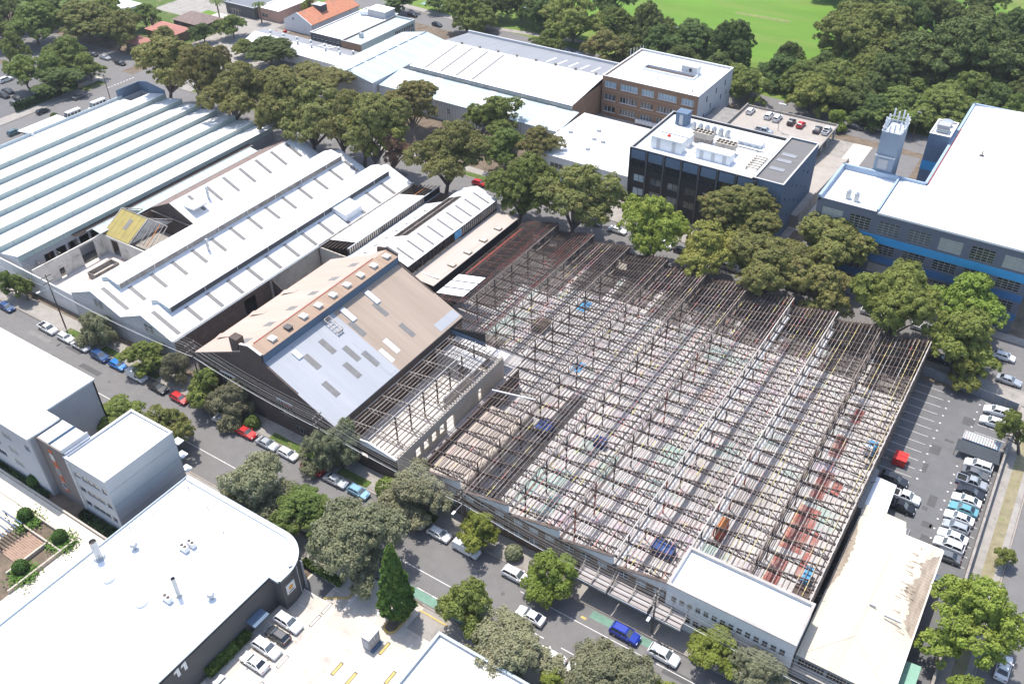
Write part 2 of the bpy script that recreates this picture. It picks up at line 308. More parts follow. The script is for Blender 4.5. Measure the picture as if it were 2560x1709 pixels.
# ================================================================= the setting
def ground(name, m, pts, z, t=0.03): return G().pl(pts, z-t, z).build(name, m, None, kind='structure')
def rect(x0, x1, y0, y1): return [(x0,y0),(x1,y0),(x1,y1),(x0,y1)]
ground('ground', dirtm, rect(-1800, 1500, -900, 2600), -0.012, 0.5)
FS, BS = (65.0, 78.7), (169.0, 184.6)                     # kerb lines of the front and the back street
XS = (-280.0, -262.5)                                     # the cross street
ground('road', asphalt, rect(-420, 60, FS[0], FS[1]), 0.0)
ground('road', asphalt, rect(-420, 13.5, BS[0], BS[1]), 0.0)
ground('road', asphalt, rect(XS[0], XS[1], 90, BS[0]), 0.0)
ground('road', asphalt, rect(-279, -268, BS[1], 275), 0.0)
ground('road', asphalt, [(-420, 291), (60, 259), (60, 271.5), (-420, 303.5)], 0.0)
ground('road', asphalt, rect(14.5, 30, 78.7, 259), 0.0)
ground('road', asphalt, rect(-46.5, -33, BS[1], 262), -0.004)
def kerb(x0, x1, y0, y1, h=0.13): G().box(x0, x1, y0, y1, -0.02, h).build('kerb', kerbm, None, kind='structure')
kerb(-262.5, 12, 78.7, 78.95); kerb(-420, -71, 64.75, 65.0); kerb(-60.5, 60, 64.75, 65.0)
kerb(-262.5, 13.5, 168.75, 169.0); kerb(-268, -48, 184.6, 184.85); kerb(-31, 13.5, 184.6, 184.85)
kerb(-280.25, -280, 95, 168.7); kerb(-262.5, -262.25, 90, 168.7); kerb(14.2, 14.45, 84, 160)
def path(m, *r, z=0.11, name='footpath'): G().box(r[0], r[1], r[2], r[3], -0.02, z).build(name, m, None, kind='structure')
path(concrete, -252, 12, 78.97, 83.1); path(concrete, -262.2, -252, 83, 168.7); path(concrete, -420, -112, 61.5, 64.7, z=0.105)
path(concrete, -112, -80, 61.2, 64.7, z=0.105); path(concrete, -60, 60, 60.2, 64.7, z=0.105)
path(concrete, -262.2, 12, 164.3, 168.7); path(concrete, -268, -48, 184.9, 190.0); path(concrete, -31, 13.5, 184.9, 187.3)
path(concrete, -285, -280.3, 95, 168.7); path(concrete, 9.6, 11.4, 84, 164); path(concrete, 13.2, 14.15, 84, 164)
path(mat('dry_verge', (0.25,0.215,0.13), 0.95, var=0.3, sc=0.8, col2=(0.15,0.17,0.06), mix2=0.35, sc2=0.4, bump=0.4), 11.4, 13.2, 84, 160, z=0.12, name='grass_verge')
for a, b in ((-170, -163.5), (-158, -151), (-148, -140), (-128, -114), (-108, -97), (-91, -84), (-75, -69)): path(grassm, a, b, 79.0, 80.7, z=0.125, name='grass_verge')
for a, b in ((-250, -236), (-228, -205), (-196, -176), (-150, -128), (-30, -14), (-120, -104)): path(grassm, a, b, 185.0, 187.2, z=0.125, name='grass_verge')
path(grassm, -284.5, -280.4, 166.5, 175, z=0.123, name='grass_verge')
path(paleconc, -288, -281, 168.8, 177, z=0.112)
# car parks and yards
ground('car_park', asphalt2, rect(-9, 9.2, 84.5, 162.5), 0.02)
ground('yard', paleconc, rect(-79.4, -46, 20, 64.6), 0.035)
ground('yard', asphalt2, rect(-420, -285.5, 120, 166), 0.012)
ground('road', asphalt, rect(-420, -285.2, 184.6, 196), 0.004)
ground('yard', concrete, rect(-285, -262.3, 196, 245), 0.006)
ground('yard', concrete, rect(-265, -205, 186, 235), 0.0)
ground('yard', paleconc, rect(-52, -46.5, 205, 262), 0.006)
ground('yard', concrete, rect(-127, -50, 186, 262), -0.006)
ground('yard', tarmac_d, rect(-252, -105, 84.8, 164.2), 0.01)
ground('garden', dirtm, rect(-112, -80, 58, 61.2), 0.06)
ground('garden', dirtm, rect(-420, -112, 40, 61.4), 0.03)
ground('back_yards', grassm, rect(-420, -286, 203, 262), 0.0)
ground('back_yards', concrete, rect(-330, -270, 236, 275), 0.012)
ground('park', parkm, rect(-420, 200, 278, 620), -0.004)
ground('park', parkm, [(-420,304),(-100,283),(-100,400),(-420,400)], 0.004)
nO = 40
ground('oval', ovalm, [(-118+92*math.cos(2*math.pi*i/nO), 377+72*math.sin(2*math.pi*i/nO)) for i in range(nO)], 0.035)
ground('path', dirtm, [(-66,312.5),(-50,322.5),(-38,334),(-39.5,336),(-52,325.5),(-67,314.5)], 0.03)
ground('path', concrete, [(-246,290.5),(-200,287),(-160,292),(-160,295),(-200,290),(-246,294)], 0.045)
ground('tennis_court', mat('court_green', (0.20, 0.30, 0.24), 0.8), rect(-240, -215, 297, 318), 0.05)
# painted lines
def mark(m, pts, z=0.006, name='road_marking'): return G().quad(*[(x,y,z) for x,y in pts]).build(name, m, None, kind='structure')
for i in range(60):
    x = -262+i*5.2
    if -150 < x < 10: mark(paint_w, rect(x, x+5.2 if x < -52 else x+2.2, 69.93, 70.07))
mark(paint_w, rect(-49, 10, 75.22, 75.34)); mark(paint_w, rect(-62, -40, 67.0, 67.1), z=0.008)
mark(paint_g, rect(-70, -46, 65.35, 66.9)); mark(paint_g, rect(-37.5, -25.5, 77.0, 78.4))
for k in range(8): mark(paint_w, rect(-69.5+3.1*k, -68.2+3.1*k, 66.95, 67.12), z=0.01)
for x in (-38.6, -24.4): mark(paint_y, rect(x, x+0.9, 76.2, 76.6), z=0.008)
for k in range(12):
    y = 133.6+k*2.45
    mark(paint_w, rect(-9, -3.4, y-0.05, y+0.05), z=0.026)
    mark(paint_w, rect(-2.6, -2.25, y+0.05, y+0.35), z=0.026)
for k in range(20): mark(paint_w, rect(3.6, 8.9, 117.6+k*2.45-0.05, 117.6+k*2.45+0.05), z=0.026); mark(paint_w, rect(2.7, 3.0, 118.6+k*2.45, 118.9+k*2.45), z=0.026)
for k in range(9): mark(paint_w, rect(-276.8, -276.4, 172.5+k*1.25, 173.2+k*1.25))
for k in range(12): mark(paint_w, rect(-79, -72.2, 36.9+k*2.52, 37.0+k*2.52), z=0.041)
mark(paint_w, rect(-72.1, -71.7, 25, 57), z=0.041); mark(paint_w, rect(-70.5, -70.2, 57.5, 63.5), z=0.041)
def arrow(x, y, s):
    g = G(); g.quad((x-0.15,y-2,0.041),(x+0.15,y-2,0.041),(x+0.15,y+1.2*1,0.041),(x-0.15,y+1.2,0.041)); e = 1.2*s if s > 0 else -2
    g.quad((x-0.5,y+e,0.042),(x+0.5,y+e,0.042),(x,y+e+1.5*s,0.042)); g.build('road_marking', paint_w, None, kind='structure')
arrow(-65.2, 58.5, 1); arrow(-57.5, 57.2, -1)
for k in range(3): mark(paint_w, rect(-50, -49.2, 252+k*3, 254+k*3), z=0.012)
# road wear: repair patches, manholes and a worn pitch
rw = random.Random(21)
patch_d = mat('fresh_asphalt_patch', (0.095,0.092,0.090), 0.9, var=0.15, sc=0.8); patch_l = mat('old_asphalt_patch', (0.20,0.19,0.18), 0.9, var=0.15, sc=0.8); iron = mat('manhole_iron', (0.10,0.095,0.09), 0.7)
for k in range(26):
    front = k % 2 == 0; x = rw.uniform(-190,8) if front else rw.uniform(-250,8); y = rw.uniform(66,76.5) if front else rw.uniform(170,182); l = rw.uniform(1.5,9); w = rw.uniform(0.7,1.8)
    mark(patch_d if rw.random() < 0.55 else patch_l, rect(x,x+l,y,y+w), z=0.003, name='road_patch')
for k in range(9):
    x = -1.5+rw.uniform(-1.0,4.0); y = rw.uniform(118,158); mark(patch_d, rect(x,x+rw.uniform(0.6,2.5),y,y+rw.uniform(0.6,3.0)), z=0.023, name='road_patch')
for k in range(14):
    x = rw.uniform(-180,5); y = (68.5,73.4,172.5)[k % 3]; g = G(); g.quad(*[(x+0.35*math.cos(2*math.pi*i/12), y+0.35*math.sin(2*math.pi*i/12), 0.009) for i in range(12)]); g.build('manhole_cover', iron, None, kind='structure')
wearm = mat('worn_turf', (0.17,0.20,0.06), 0.95, var=0.3, sc=0.3)
G().quad(*[(x,y,0.04) for x,y in rect(-126,-104,352,355)]).build('worn_pitch', wearm, None, kind='structure')

# ================================================================= buildings of the works site
# ---- sawtooth warehouse at the cross street
t = thing('sawtooth_warehouse', 'long white sawtooth-roofed warehouse with pale green glazed faces beside cross street', 'warehouse', (-222, 126, 0))
LX = [-252.0, -247.3, -239.6, -231.8, -224.1, -216.4, -208.6, -201.0, -193.4]
Y0, Y1 = 86.0, 167.8
wall(WS(Y0), LX[0], LX[-1], 0, 6.2, white_w, t); wall(WN(Y1-0.01), LX[0], LX[-1], 0, 6.2, grey_w, t)
wall(WW(LX[0]), Y0+0.3, Y1-0.31, 0, 6.0, white_w, t); wall(WE(LX[-1]), Y0+0.3, Y1-0.31, 0, 6.2, grey_w, t, ops=[(y, y+2.6, 2.6, 5.0) for y in np.arange(92, 112, 3.2)])
for a, b in zip(LX[1:], LX[2:]):
    r = G().sheet((a+0.02,Y0,6.3),(b+0.25,Y0,7.85),(b+0.25,Y1,7.85),(a+0.02,Y1,6.3),0.1).build('roof', white_roof, t)
    g = G(); g.quad((b,Y0+0.1,6.2),(b,Y1-0.1,6.2),(b,Y1-0.1,7.75),(b,Y0+0.1,7.75)); f = g.build('glazing', green_f, t)
    g = G()
    for y in np.arange(Y0+4, Y1, 8.1): g.box(b-0.02, b+0.05, y-0.06, y+0.06, 6.22, 7.74)
    g.box(b-0.03, b+0.06, Y0, Y1, 6.12, 6.3); g.build('mullion', grey_w, f)
    G().ext([(a,6.2),(b,6.2),(b,7.75)], Y0+0.02, Y0+0.12).build('gable', white_w, t); G().ext([(a,6.2),(b-0.02,6.2),(b-0.02,7.74)], Y1-0.12, Y1-0.02).build('gable', navy_w, t)
G().sheet((-252,Y0,6.0),(-247.3,Y0,6.15),(-247.3,Y1-7,6.15),(-252,Y1-7,6.0)).build('roof', white_roof, t)
G().box(-252.2,-251.9,Y0,161,5.5,6.9).build('parapet', pale_roof, t)
g = G(); g.box(-252.2,-251.95,159.5,168.2,5.6,9.0); g.ext([(-252.2,5.6),(-252.2,9.0),(-248.3,9.8),(-240,8.6),(-240,5.6)], 168.0, 168.25); g.build('parapet', navy_w, t)
g = G(); g.box(-258.6,-250.6,129,142.2,5.7,6.05); g.ext([(-258.6,5.7),(-250.6,5.7),(-250.6,7.3)],129,129.2); g.build('canopy', white_flat, t)

# ---- lean-to with stripped purlins and glazed strip
t = thing('glazed_lean_to', 'narrow lean-to with bare brown battens and a pale green glazed strip', 'lean-to', (-190.5, 130, 0))
wall(WE(-188.1), 106.4, 160, 0, 5.6, brick_b, t)
for k in range(5): G().bar((-193.2+0.36*k,100,6.5-0.03*k),(-193.2+0.36*k,158,6.5-0.03*k),0.13,0.16).build('batten', steel, t)
for k, y in enumerate(np.arange(104.5, 157, 3.5)):
    p = G().sheet((-191.5,y,6.45),(-188.5,y,6.0),(-188.5,y+3.42,6.0),(-191.5,y+3.42,6.45),0.05).build('glazed_panel', green_f, t)
    for i in range(2):
        for j in range(3):
            x = -190.9+j*0.62; yy = y+0.25+i*1.6; z0 = 6.45-(x+191.5)*0.15+0.012
            G().quad((x,yy,z0),(x+0.5,yy,z0-0.075),(x+0.5,yy+1.35,z0-0.075),(x,yy+1.35,z0)).build('pane', mat('pale_pane', (0.56, 0.62, 0.52), 0.3), p)  # panes paler than the panel under them
g = G(); g.bar((-191.6,103,6.5),(-191.6,158,6.5),0.16); g.bar((-188.4,103,6.05),(-188.4,158,6.05),0.16); g.build('edge_beam', lgrey_w, t)

# ---- roofless courtyard rooms at the front
t = thing('roofless_rooms', 'roofless cream-walled rooms open to the sky beside white sheds', 'ruin', (-182, 95, 0))
wall(WE(-189.2), 86.2, 105.4, 0, 5.4, cream_w, t, ops=[(98.6,102.6,0.02,4.9),(92.2,93.6,0.02,2.4)])
wall(WS(105.4), -189.2, -173, 0, 5.2, cream_w, t, ops=[(-187,-184,0.02,4.6)])
wall(WS(84.7), -205, -172.5, 0, 5.6, white_w, t, top=lambda u: 5.6 if u > -200 else 6.4, ops=())
G().box(-189.2,-172.6,85.0,105.4,0.0,0.04).build('floor', mat('blotched_slab', (0.55,0.50,0.46),0.9,var=0.2,sc=0.4,col2=(0.46,0.33,0.30),mix2=0.45,sc2=0.15), t)
for y in (89.5, 95, 100.5):
    g = G().bar((-197,y,0),(-197,y,5.4),0.3); b = g.build('post', pur_l if y != 95 else pur_o, t)
    g = G()
    for k in range(3): g.bar((-197,y,5.3-0.2*k),(-191.5-0.6*k,y+0.1*k,4.6-0.9*k),0.13)
    for k in range(4): g.bar((-196+1.1*k,y,5.2-0.16*k),(-195.4+1.1*k,y,4.6-0.42*k),0.1)
    g.build('broken_truss', steel_l, t)
g = G()
for k in range(3): g.bar((-200.4+0.9*k,86.5,6.2),(-200.4+0.9*k,108,6.2),0.14)
g.build('rail', pur_l, t)
t = thing('skip_bin', 'open rusty-edged rectangular skip bin on the roofless slab', 'skip', (-182.3,99,0))
g = G(); x0,x1,y0,y1 = -183.7,-180.9,95.6,102.4
g.box(x0,x0+0.15,y0,y1,0.04,1.6); g.box(x1-0.15,x1,y0,y1,0.04,1.6); g.box(x0+0.15,x1-0.15,y0,y0+0.15,0.04,1.6); g.box(x0+0.15,x1-0.15,y1-0.15,y1,0.04,1.6); g.build('side', steel_l, t)
G().box(x0+0.16,x1-0.16,y0+0.16,y1-0.16,0.05,0.5).build('base', tan_w, t)
t = thing('mustard_roofed_room', 'ruined room with mustard roof sheets and bare rafters beside white sheds', 'ruin', (-182, 112, 0))
r = G()
for k in range(6): G().sheet((-189.2+1.55*k,105.6,5.4),(-189.2+1.55*k+1.5,105.6,5.4),(-189.2+1.55*k+1.5,112.4,9.0),(-189.2+1.55*k,112.4,9.0),0.06).build('roof_sheet', yellow_w, t)
G().sheet((-184.6,108.2,6.86),(-183.4,108.2,6.86),(-183.4,110.8,8.24),(-184.6,110.8,8.24),0.05).build('skylight', skyl, t)
for x in (-189.3, -179.6):
    g = G(); g.bar((x,105.6,5.3),(x,112.4,9.05),0.2); g.bar((x,112.4,9.05),(x,119.2,5.4),0.2); g.build('rafter', pur_l, t)
    g = G().quad((x+0.1,106,5.2),(x+0.1,118.8,5.2),(x+0.1,112.4,8.8)); g.build('gable', cream_w, t)
g = G(); g.bar((-189.3,112.4,9.05),(-172.6,112.4,9.05),0.2); g.bar((-189.3,119.2,5.45),(-172.6,119.2,5.45),0.2); g.build('ridge_beam', steel_l, t)
for k in range(5): G().bar((-177.5+1.2*k,107,5.4),(-177.5+1.2*k,112.4,9.0),0.14).build('rafter', steel_l if k != 2 else pur_o, t)
G().box(-189,-172.6,105.8,119.3,0.0,0.05).build('floor', concrete, t)
wall(WS(119.4), -188.2, -172.4, 0, 6.0, brick_d, t, top=None); G().ext([(-188.2,6.0),(-172.4,6.0),(-180.3,9.7)],119.42,119.7).build('gable', brick_d, t)

# ---- the white sheds with ridge monitors
def gable_roof(t, x0, x1, y0, y1, ze, xr, zr, m=None, over=0.25, mW=None):
    m = m or white_roof
    G().sheet((x0-over,y0,ze-over*0.4),(xr,y0,zr),(xr,y1,zr),(x0-over,y1,ze-over*0.4),0.09).build('roof', mW or m, t)
    return G().sheet((xr,y0,zr),(x1+over,y0,ze-over*0.4),(x1+over,y1,ze-over*0.4),(xr,y1,zr),0.09).build('roof', m, t)
def strips(t, xa, za, xb, zb, ys, w=0.95, m=None, name='skylight'):
    for y in ys: G().sheet((xa,y,za+0.05),(xb,y,zb+0.05),(xb,y+w,zb+0.05),(xa,y+w,za+0.05),0.06).build(name, m or skyl, t)
YF, YB = 84.7, 164.4
t = thing('white_shed', 'westernmost white gable shed with dark gable end beside mustard ruin', 'shed', (-180,140,0))
gable_roof(t, -188, -172.5, 119.6, YB, 6.2, -180.2, 9.7, mW=mat('rusty_red_sheet',(0.20,0.150,0.130),0.85,var=0.25,sc=0.8,streak=(0.3,1.2,1))); strips(t, -179.6, 9.42, -174.2, 6.98, np.arange(124.5, 163, 5.75))
wall(WW(-188.1), 119.8, YB, 0, 6.1, brick_b, t); wall(WN(YB), -188.1, -172.4, 0, 6.1, brick_b, t); G().ext([(-188,6.1),(-172.5,6.1),(-180.2,9.6)],YB-0.3,YB-0.02).build('gable', brick_b, t)
G().box(-178.4,-174.0,121.5,126,8.4,8.75).build('roof_patch', lgrey_w, t)
def mono_shed(name, label, x0, x1, xr, rows, shade):
    t = thing(name, label, 'shed', ((x0+x1)/2, 124, 0)); ze, zr = 6.3, 9.7
    gable_roof(t, x0, x1, YF, YB, ze, xr, zr, over=0.0); sl = (zr-ze)/(x1-xr)
    ops = [(xr+0.2,xr+1.15,5.6,7.6),(xr+1.75,xr+2.7,5.6,7.6)]
    wall(WS(YF), x0, x1, 0, 5.2, lgrey_w, t); g = G(); wall(WS(YF), x0, x1, 5.2, 6.25, lgrey_w, t, ops=[])
    G().ext([(x0,6.25),(x1,6.25),(xr,zr-0.1)], YF, YF+0.3).build('gable', lgrey_w, t)
    for o in ops:
        P = WS(YF-0.2); window(P, (o[0],o[1],6.0,7.9), t, 2, 2, fm=grey_w, gm=glass_d, d=0.1)
    G().ext([(x0,6.2),(x1,6.2),(xr,zr-0.12)], YB-0.3, YB-0.02).build('gable', brick_b, t); wall(WN(YB), x0, x1, 0, 6.2, brick_b, t)
    g = G(); g.box(x0+0.03, x1-0.03, YF-0.08, YF, 4.85, 5.0); g.build('string_course', grey_w, t)
    for a, b, za, zb in ((x0-0.05,xr,ze-0.02,zr),(xr,x1+0.05,zr,ze-0.02)): G().bar((a,YF-0.05,za+0.06),(b,YF-0.05,zb+0.06),0.25,0.14).build('barge_board', white_flat, t)
    # monitor along the ridge
    m0, m1 = YF+4.6, 161.5; xe, xw, zt = xr+3.2, xr-3.0, zr+1.05; zd = zr+0.28
    G().sheet((xr-0.4,m0,zt),(xe,m0,zd),(xe,m1,zd),(xr-0.4,m1,zt),0.1).build('monitor_roof', white_roof, t)
    G().sheet((xw,m0,zd-0.25),(xr-0.4,m0,zt),(xr-0.4,m1,zt),(xw,m1,zd-0.25),0.1).build('monitor_roof', white_roof, t)
    zb = zr-sl*3.0
    G().ext([(xw+0.3,zb),(xr,zr-0.2),(xe-0.2,zb-0.1),(xe-0.2,zd),(xr-0.4,zt-0.1),(xw+0.3,zd-0.25)], m0+0.1, m0+0.3).build('monitor_end', pale_roof, t)
    g = G().box(xe-0.35, xe-0.25, m0+0.3, m1, zb-0.25, zd-0.02); v = g.build('louvre_band', shade, t)
    for y in np.arange(m0+0.3, m1, 9.4): G().bar((xe-0.1,y,zd-0.05),(xe-0.1,y,zb-0.15),0.1).build('downpipe', trim_w, t)
    G().bar((xe+0.03,m0,zd-0.03),(xe+0.03,m1,zd-0.03),0.14).build('gutter', trim_w, t)
    xs = xr+3.6; strips(t, xs, zr-sl*3.6, x1-0.4, ze+sl*0.4, rows)
    strips(t, xr+0.6, zr-sl*0.6, x1-0.6, ze+sl*0.6, [YF+1.9])
    return t
t = mono_shed('white_shed', 'middle white gable shed with raised ridge monitor and shuttered louvre band', -172.5, -155.6, -164.1, np.arange(91.0, 162, 5.85), steel_l)
t2 = mono_shed('white_shed', 'white gable shed with ridge monitor next to tan-walled yard and brick wall', -155.5, -139.4, -147.8, np.arange(92.5, 162, 5.85), char_w)
wall(WE(-139.4), YF+0.3, 112, 0, 6.2, brick_b, t2, ops=[(104,107.5,0.02,4.8)]); wall(WE(-139.4), 112, 128, 0, 6.2, tan_w, t2); wall(WE(-139.4), 128, YB-0.3, 0, 6.2, brick_b, t2)
G().bar((-139.1,YF,6.15),(-139.1,YB,6.15),0.22).build('gutter', galv, t2)
g = G(); g.ext([(-147.2,9.45),(-140.6,6.7),(-140.6,8.6),(-145.5,9.75)],139.5,145.5); g.build('roof_plant_room', plant_w, t2)
for x, y, z in ((-176.5, 128.5, 8.2), (-158.5, 112, 7.4)):
    f = thing('flue', 'tall galvanised flue standing on %s white shed roof' % ('westernmost' if x < -170 else 'middle'), 'flue', (x,y,z-0.3))
    G().tube((x,y,z-0.4),(x,y,z+3.0),0.32,k=12).build('pipe', galv, f); G().tube((x,y,z+1.2),(x,y,z+1.35),0.4,k=12).build('collar', galv, f)

# ---- tan walled yard between the white sheds and the brown hall
t = thing('yard_wall', 'tan painted yard wall with brick pier between white shed and brown hall', 'wall', (-135,120,0))
wall(WS(128), -139, -129.5, 0, 6.2, tan_w, t); wall(WS(112.3), -139, -136.2, 0, 5.0, brick_d, t, top=lambda u: 6.0 if u < -138 else 4.2)
wall(WE(-133.6), 116, 127.9, 0, 4.4, white_w, t); G().bar((-133.4,116,4.45),(-133.4,128,4.45),0.3,0.1).build('coping', brick_d, t)
for k in range(4): p = G().tube((-132.6,117.5+2.7*k,0),(-132.6,117.5+2.7*k,5.0),0.1,k=8); p.tube((-132.6,117.5+2.7*k,5.0),(-131.8,117.5+2.7*k,5.3),0.1,k=8); p.build('pipe', pur_o if k != 1 else trim_w, t)

# ---- brown brick hall
t = thing('brick_hall', 'dark brick gabled hall with faded tan and grey roof and ridge monitor', 'hall', (-112,102,0))
A0, A1 = 82.7, 122.6; XW, XE = -129.6, -93.8; zeW, zeE = 9.1, 7.3
roofE = lambda x: 14.9-(x+109.8)*0.475; roofW = lambda x: 15.3+(x+115.4)*0.437
G().ext([(XW+0.1,0),(XE-0.1,0),(XE-0.1,zeE-0.15),(-109.8,15.1),(-109.8,16.7),(-112.6,17.6),(-115.2,17.0),(-115.4,15.1),(XW+0.1,zeW-0.2)], A0, A0+0.4).build('front_gable', brick_d, t)
G().ext([(XW+0.1,0),(XE-0.1,0),(XE-0.1,zeE-0.1),(-109.8,15.1),(-109.8,16.9),(-112.6,17.8),(-115.2,17.2),(-115.4,15.1),(XW+0.1,zeW-0.2)], A1-0.4, A1).build('back_gable', brick_d, t)
wall(WE(XE-0.3), A0+0.4, A1-0.4, 0, zeE-0.25, brick_d, t); wall(WW(XW+0.3), A0+0.4, A1-0.4, 0, zeW-0.3, brick_d, t)
yS = 101.5
def slopeE(y0, y1, m, xa=-109.8, xb=XE+0.25, t_=None, dz=0): return G().sheet((xa,y0,roofE(xa)+dz),(xb,y0,roofE(xb)+dz),(xb,y1,roofE(xb)+dz),(xa,y1,roofE(xa)+dz),0.1).build('roof', m, t)
slopeE(A0+0.1, 101.6, grey_roof); slopeE(101.6, 115.2, tan_roof); slopeE(115.2, A1-0.1, tan_roof)
for a, b, y0, y1 in ((-95.9,-94.0,115.6,122.2),(-103,-94.0,99.3,101.3)): slopeE(y0, y1, grey_roof, a, b, dz=0.04)
G().sheet((XW-0.2,A0+0.1,roofW(XW-0.2)),(-115.4,A0+0.1,15.3),(-115.4,A1-0.1,15.3),(XW-0.2,A1-0.1,roofW(XW-0.2)),0.1).build('roof', rose_roof, t)
# ridge monitor
G().sheet((-112.6,A0+0.4,17.4),(-109.4,A0+0.4,16.75),(-109.4,A1-0.4,16.75),(-112.6,A1-0.4,17.4),0.1).build('monitor_roof', rust_roof, t)
G().sheet((-116.0,A0+0.4,15.6),(-112.6,A0+0.4,17.4),(-112.6,A1-0.4,17.4),(-116.0,A1-0.4,15.6),0.1).build('monitor_roof', rose_roof, t)
G().box(-109.7,-109.6,A0+0.4,A1-0.4,14.6,16.68).build('monitor_side', navy_w, t)  # dark blue-grey carries the shade of this face and its shadow band
for k, y in enumerate(np.arange(86.5, 121, 4.15)):
    h = G().box(-111.6,-110.3,y,y+1.15,16.9,17.45).build('ridge_hatch', cream_w if k not in (1,) else steel, t)
    G().box(-111.7,-110.2,y-0.08,y+1.23,17.452,17.54).build('hatch_lid', trim_w if k != 1 else char_w, h)
G().bar((-112.7,84,17.5),(-112.7,118,17.5),0.16,0.1).build('ridge_capping', pur_r, t)
G().bar((-112.6,A1-0.2,18.0),(-109.6,A1-0.2,17.1),0.5,0.25).build('coping', char_w, t); g = G(); g.bar((-115.2,A0+0.2,17.1),(-112.8,A0+0.2,17.7),0.5,0.14); g.bar((-112.8,A0+0.2,17.7),(-109.7,A0+0.2,16.75),0.5,0.14); g.build('coping', cream_w, t)
for x, y, w, l, m in ((-107.3,110.2,1.2,3.2,skyl_w),(-104.6,109.3,1.2,3.4,skyl),(-107.4,103.0,1.2,3.2,skyl_w),(-104.4,101.9,1.3,3.6,skyl),(-98.4,109.7,1.2,3.4,skyl),(-98.0,104.2,1.2,3.4,skyl_w),(-101.5,96.6,1.3,3.6,skyl),(-98.6,98.6,1.3,3.6,skyl),(-105.2,94.2,1.3,3.4,skyl),(-104.7,89.4,1.3,3.4,skyl),(-99.1,93.8,1.3,3.6,skyl),(-98.9,87.6,1.3,3.4,skyl),(-107.2,88.4,1.1,1.8,skyl_w),(-97.2,101.8,1.0,3.2,skyl_w)):
    dz = 0.35 if m is skyl_w and x < -106 else 0.04
    g = G().sheet((x-l/2,y,roofE(x-l/2)+dz),(x+l/2,y,roofE(x+l/2)+dz),(x+l/2,y+w,roofE(x+l/2)+dz),(x-l/2,y+w,roofE(x-l/2)+dz),0.04 if dz < 0.1 else 0.4); g.build('skylight', m, t)
for y in np.arange(86, 121, 6.2): G().sheet((-119.5,y,roofW(-119.5)+0.04),(-116.9,y,roofW(-116.9)+0.04),(-116.9,y+1.6,roofW(-116.9)+0.04),(-119.5,y+1.6,roofW(-119.5)+0.04),0.05).build('skylight', skyl, t)
fr = G(); fr.box(-108.9,-108.75,98.4,99.9,14.6,15.5); fr.box(-105.7,-105.55,98.4,99.9,13.2,13.7)
for k in range(5): fr.bar((-108.8+0.75*k,98.4,15.3-0.38*k),(-108.8+0.75*k,99.9,15.3-0.38*k),0.1)
for y in (98.4,99.9): fr.bar((-108.9,y,15.4),(-105.5,y,13.7),0.12)
fr.build('open_skylight_frame', pur_l, t)
for y, z in ((87.5,1),(96.5,0),(105.5,1)): G().sheet((-128.8,y,roofW(-128.8)+0.45),(-125.2,y+1.0,roofW(-125.2)+0.06),(-125.2,y+2.2,roofW(-125.2)+0.06),(-128.8,y+1.4,roofW(-128.8)+0.7),0.05).build('lifted_roof_sheet', rose_roof, t)
G().box(-118.4,-116.4,A0+0.45,A0+2.2,13.0,17.2).build('chimney', brick_d, t)
for x in (-122.5, -107.5):
    window(WS(A0-0.22), (x,x+3.6,4.2,7.4), t, 5, 2, fm=steel_l, gm=glass_d, d=0.1); G().box(x-0.2,x+3.8,A0-0.25,A0-0.02,7.5,7.7).build('lintel', lgrey_w, t)
window(WS(A0-0.22), (-103.8,-101.2,1.2,2.8), t, 3, 1, fm=steel_l, gm=glass_d, d=0.1)

# ---- louvred and stripped bays behind the hall
t = thing('louvred_bay', 'white skillion bay with row of upright louvre ribs behind the brick hall', 'shed', (-134,146,0))
for k in range(7):
    y = 131.5+3.75*k; G().sheet((-138.9,y,6.5),(-130.2,y,8.5),(-130.2,y+3.65,8.5),(-138.9,y+3.65,6.5),0.06).build('roof_sheet', white_roof, t)
for k in range(7): G().bar((-138.9,131.5+3.75*k-0.05,6.5),(-130.2,131.5+3.75*k-0.05,8.5),0.12,0.1).build('joint_strip', skyl, t)
for k in range(8):
    x = -138.6+1.2*k; z = 6.4+0.23*(x+138.9)
    G().bar((x,128,z),(x,131.4,z),0.14).build('purlin', steel, t); G().bar((x,157.7,z),(x,164,z),0.14).build('purlin', steel if k != 4 else pur_o, t)
G().box(-130.5,-130.35,128.5,164,6.5,8.4).build('louvre_backing', black_w, t)
for k in range(38): G().box(-130.35,-130.1,129+0.75*k,129.35+0.75*k,6.65,8.3).build('louvre', tan_w if k < 14 else steel_l, t)
g = G(); g.bar((-130.1,128.4,8.5),(-130.1,164,8.5),0.25,0.15); g.bar((-130.1,128.4,6.55),(-130.1,164,6.55),0.25,0.15); g.build('edge_beam', lgrey_w, t)
G().bar((-139.0,128,6.75),(-139.0,164.2,6.75),0.35,0.3).build('box_gutter', pur_l, t)
wall(WN(164.2), -139, -106.3, 0, 6.4, brick_b, t)
t = thing('half_stripped_shed', 'half-stripped gable shed with grey skylight strips and exposed trusses behind hall', 'shed', (-121,146,0))
rz = lambda x: 11.2-(x+119.0)*0.345; lz = lambda x: 11.2+(x+119.0)*0.41
G().sheet((-119,129,rz(-119)),(-113.0,129,rz(-113)),(-113,164.8,rz(-113)),(-119,164.8,rz(-119)),0.08).build('roof', white_roof, t)
strips(t, -118.2, rz(-118.2), -113.5, rz(-113.5), np.arange(131.5, 163, 3.75), 0.6)
for k in range(9): y = 123+3.75*k; G().sheet((-130.0,y,lz(-130)),(-124.0,y,lz(-124)),(-124.0,y+3.6,lz(-124)),(-130.0,y+3.6,lz(-130)),0.06).build('roof_sheet', white_roof, t)
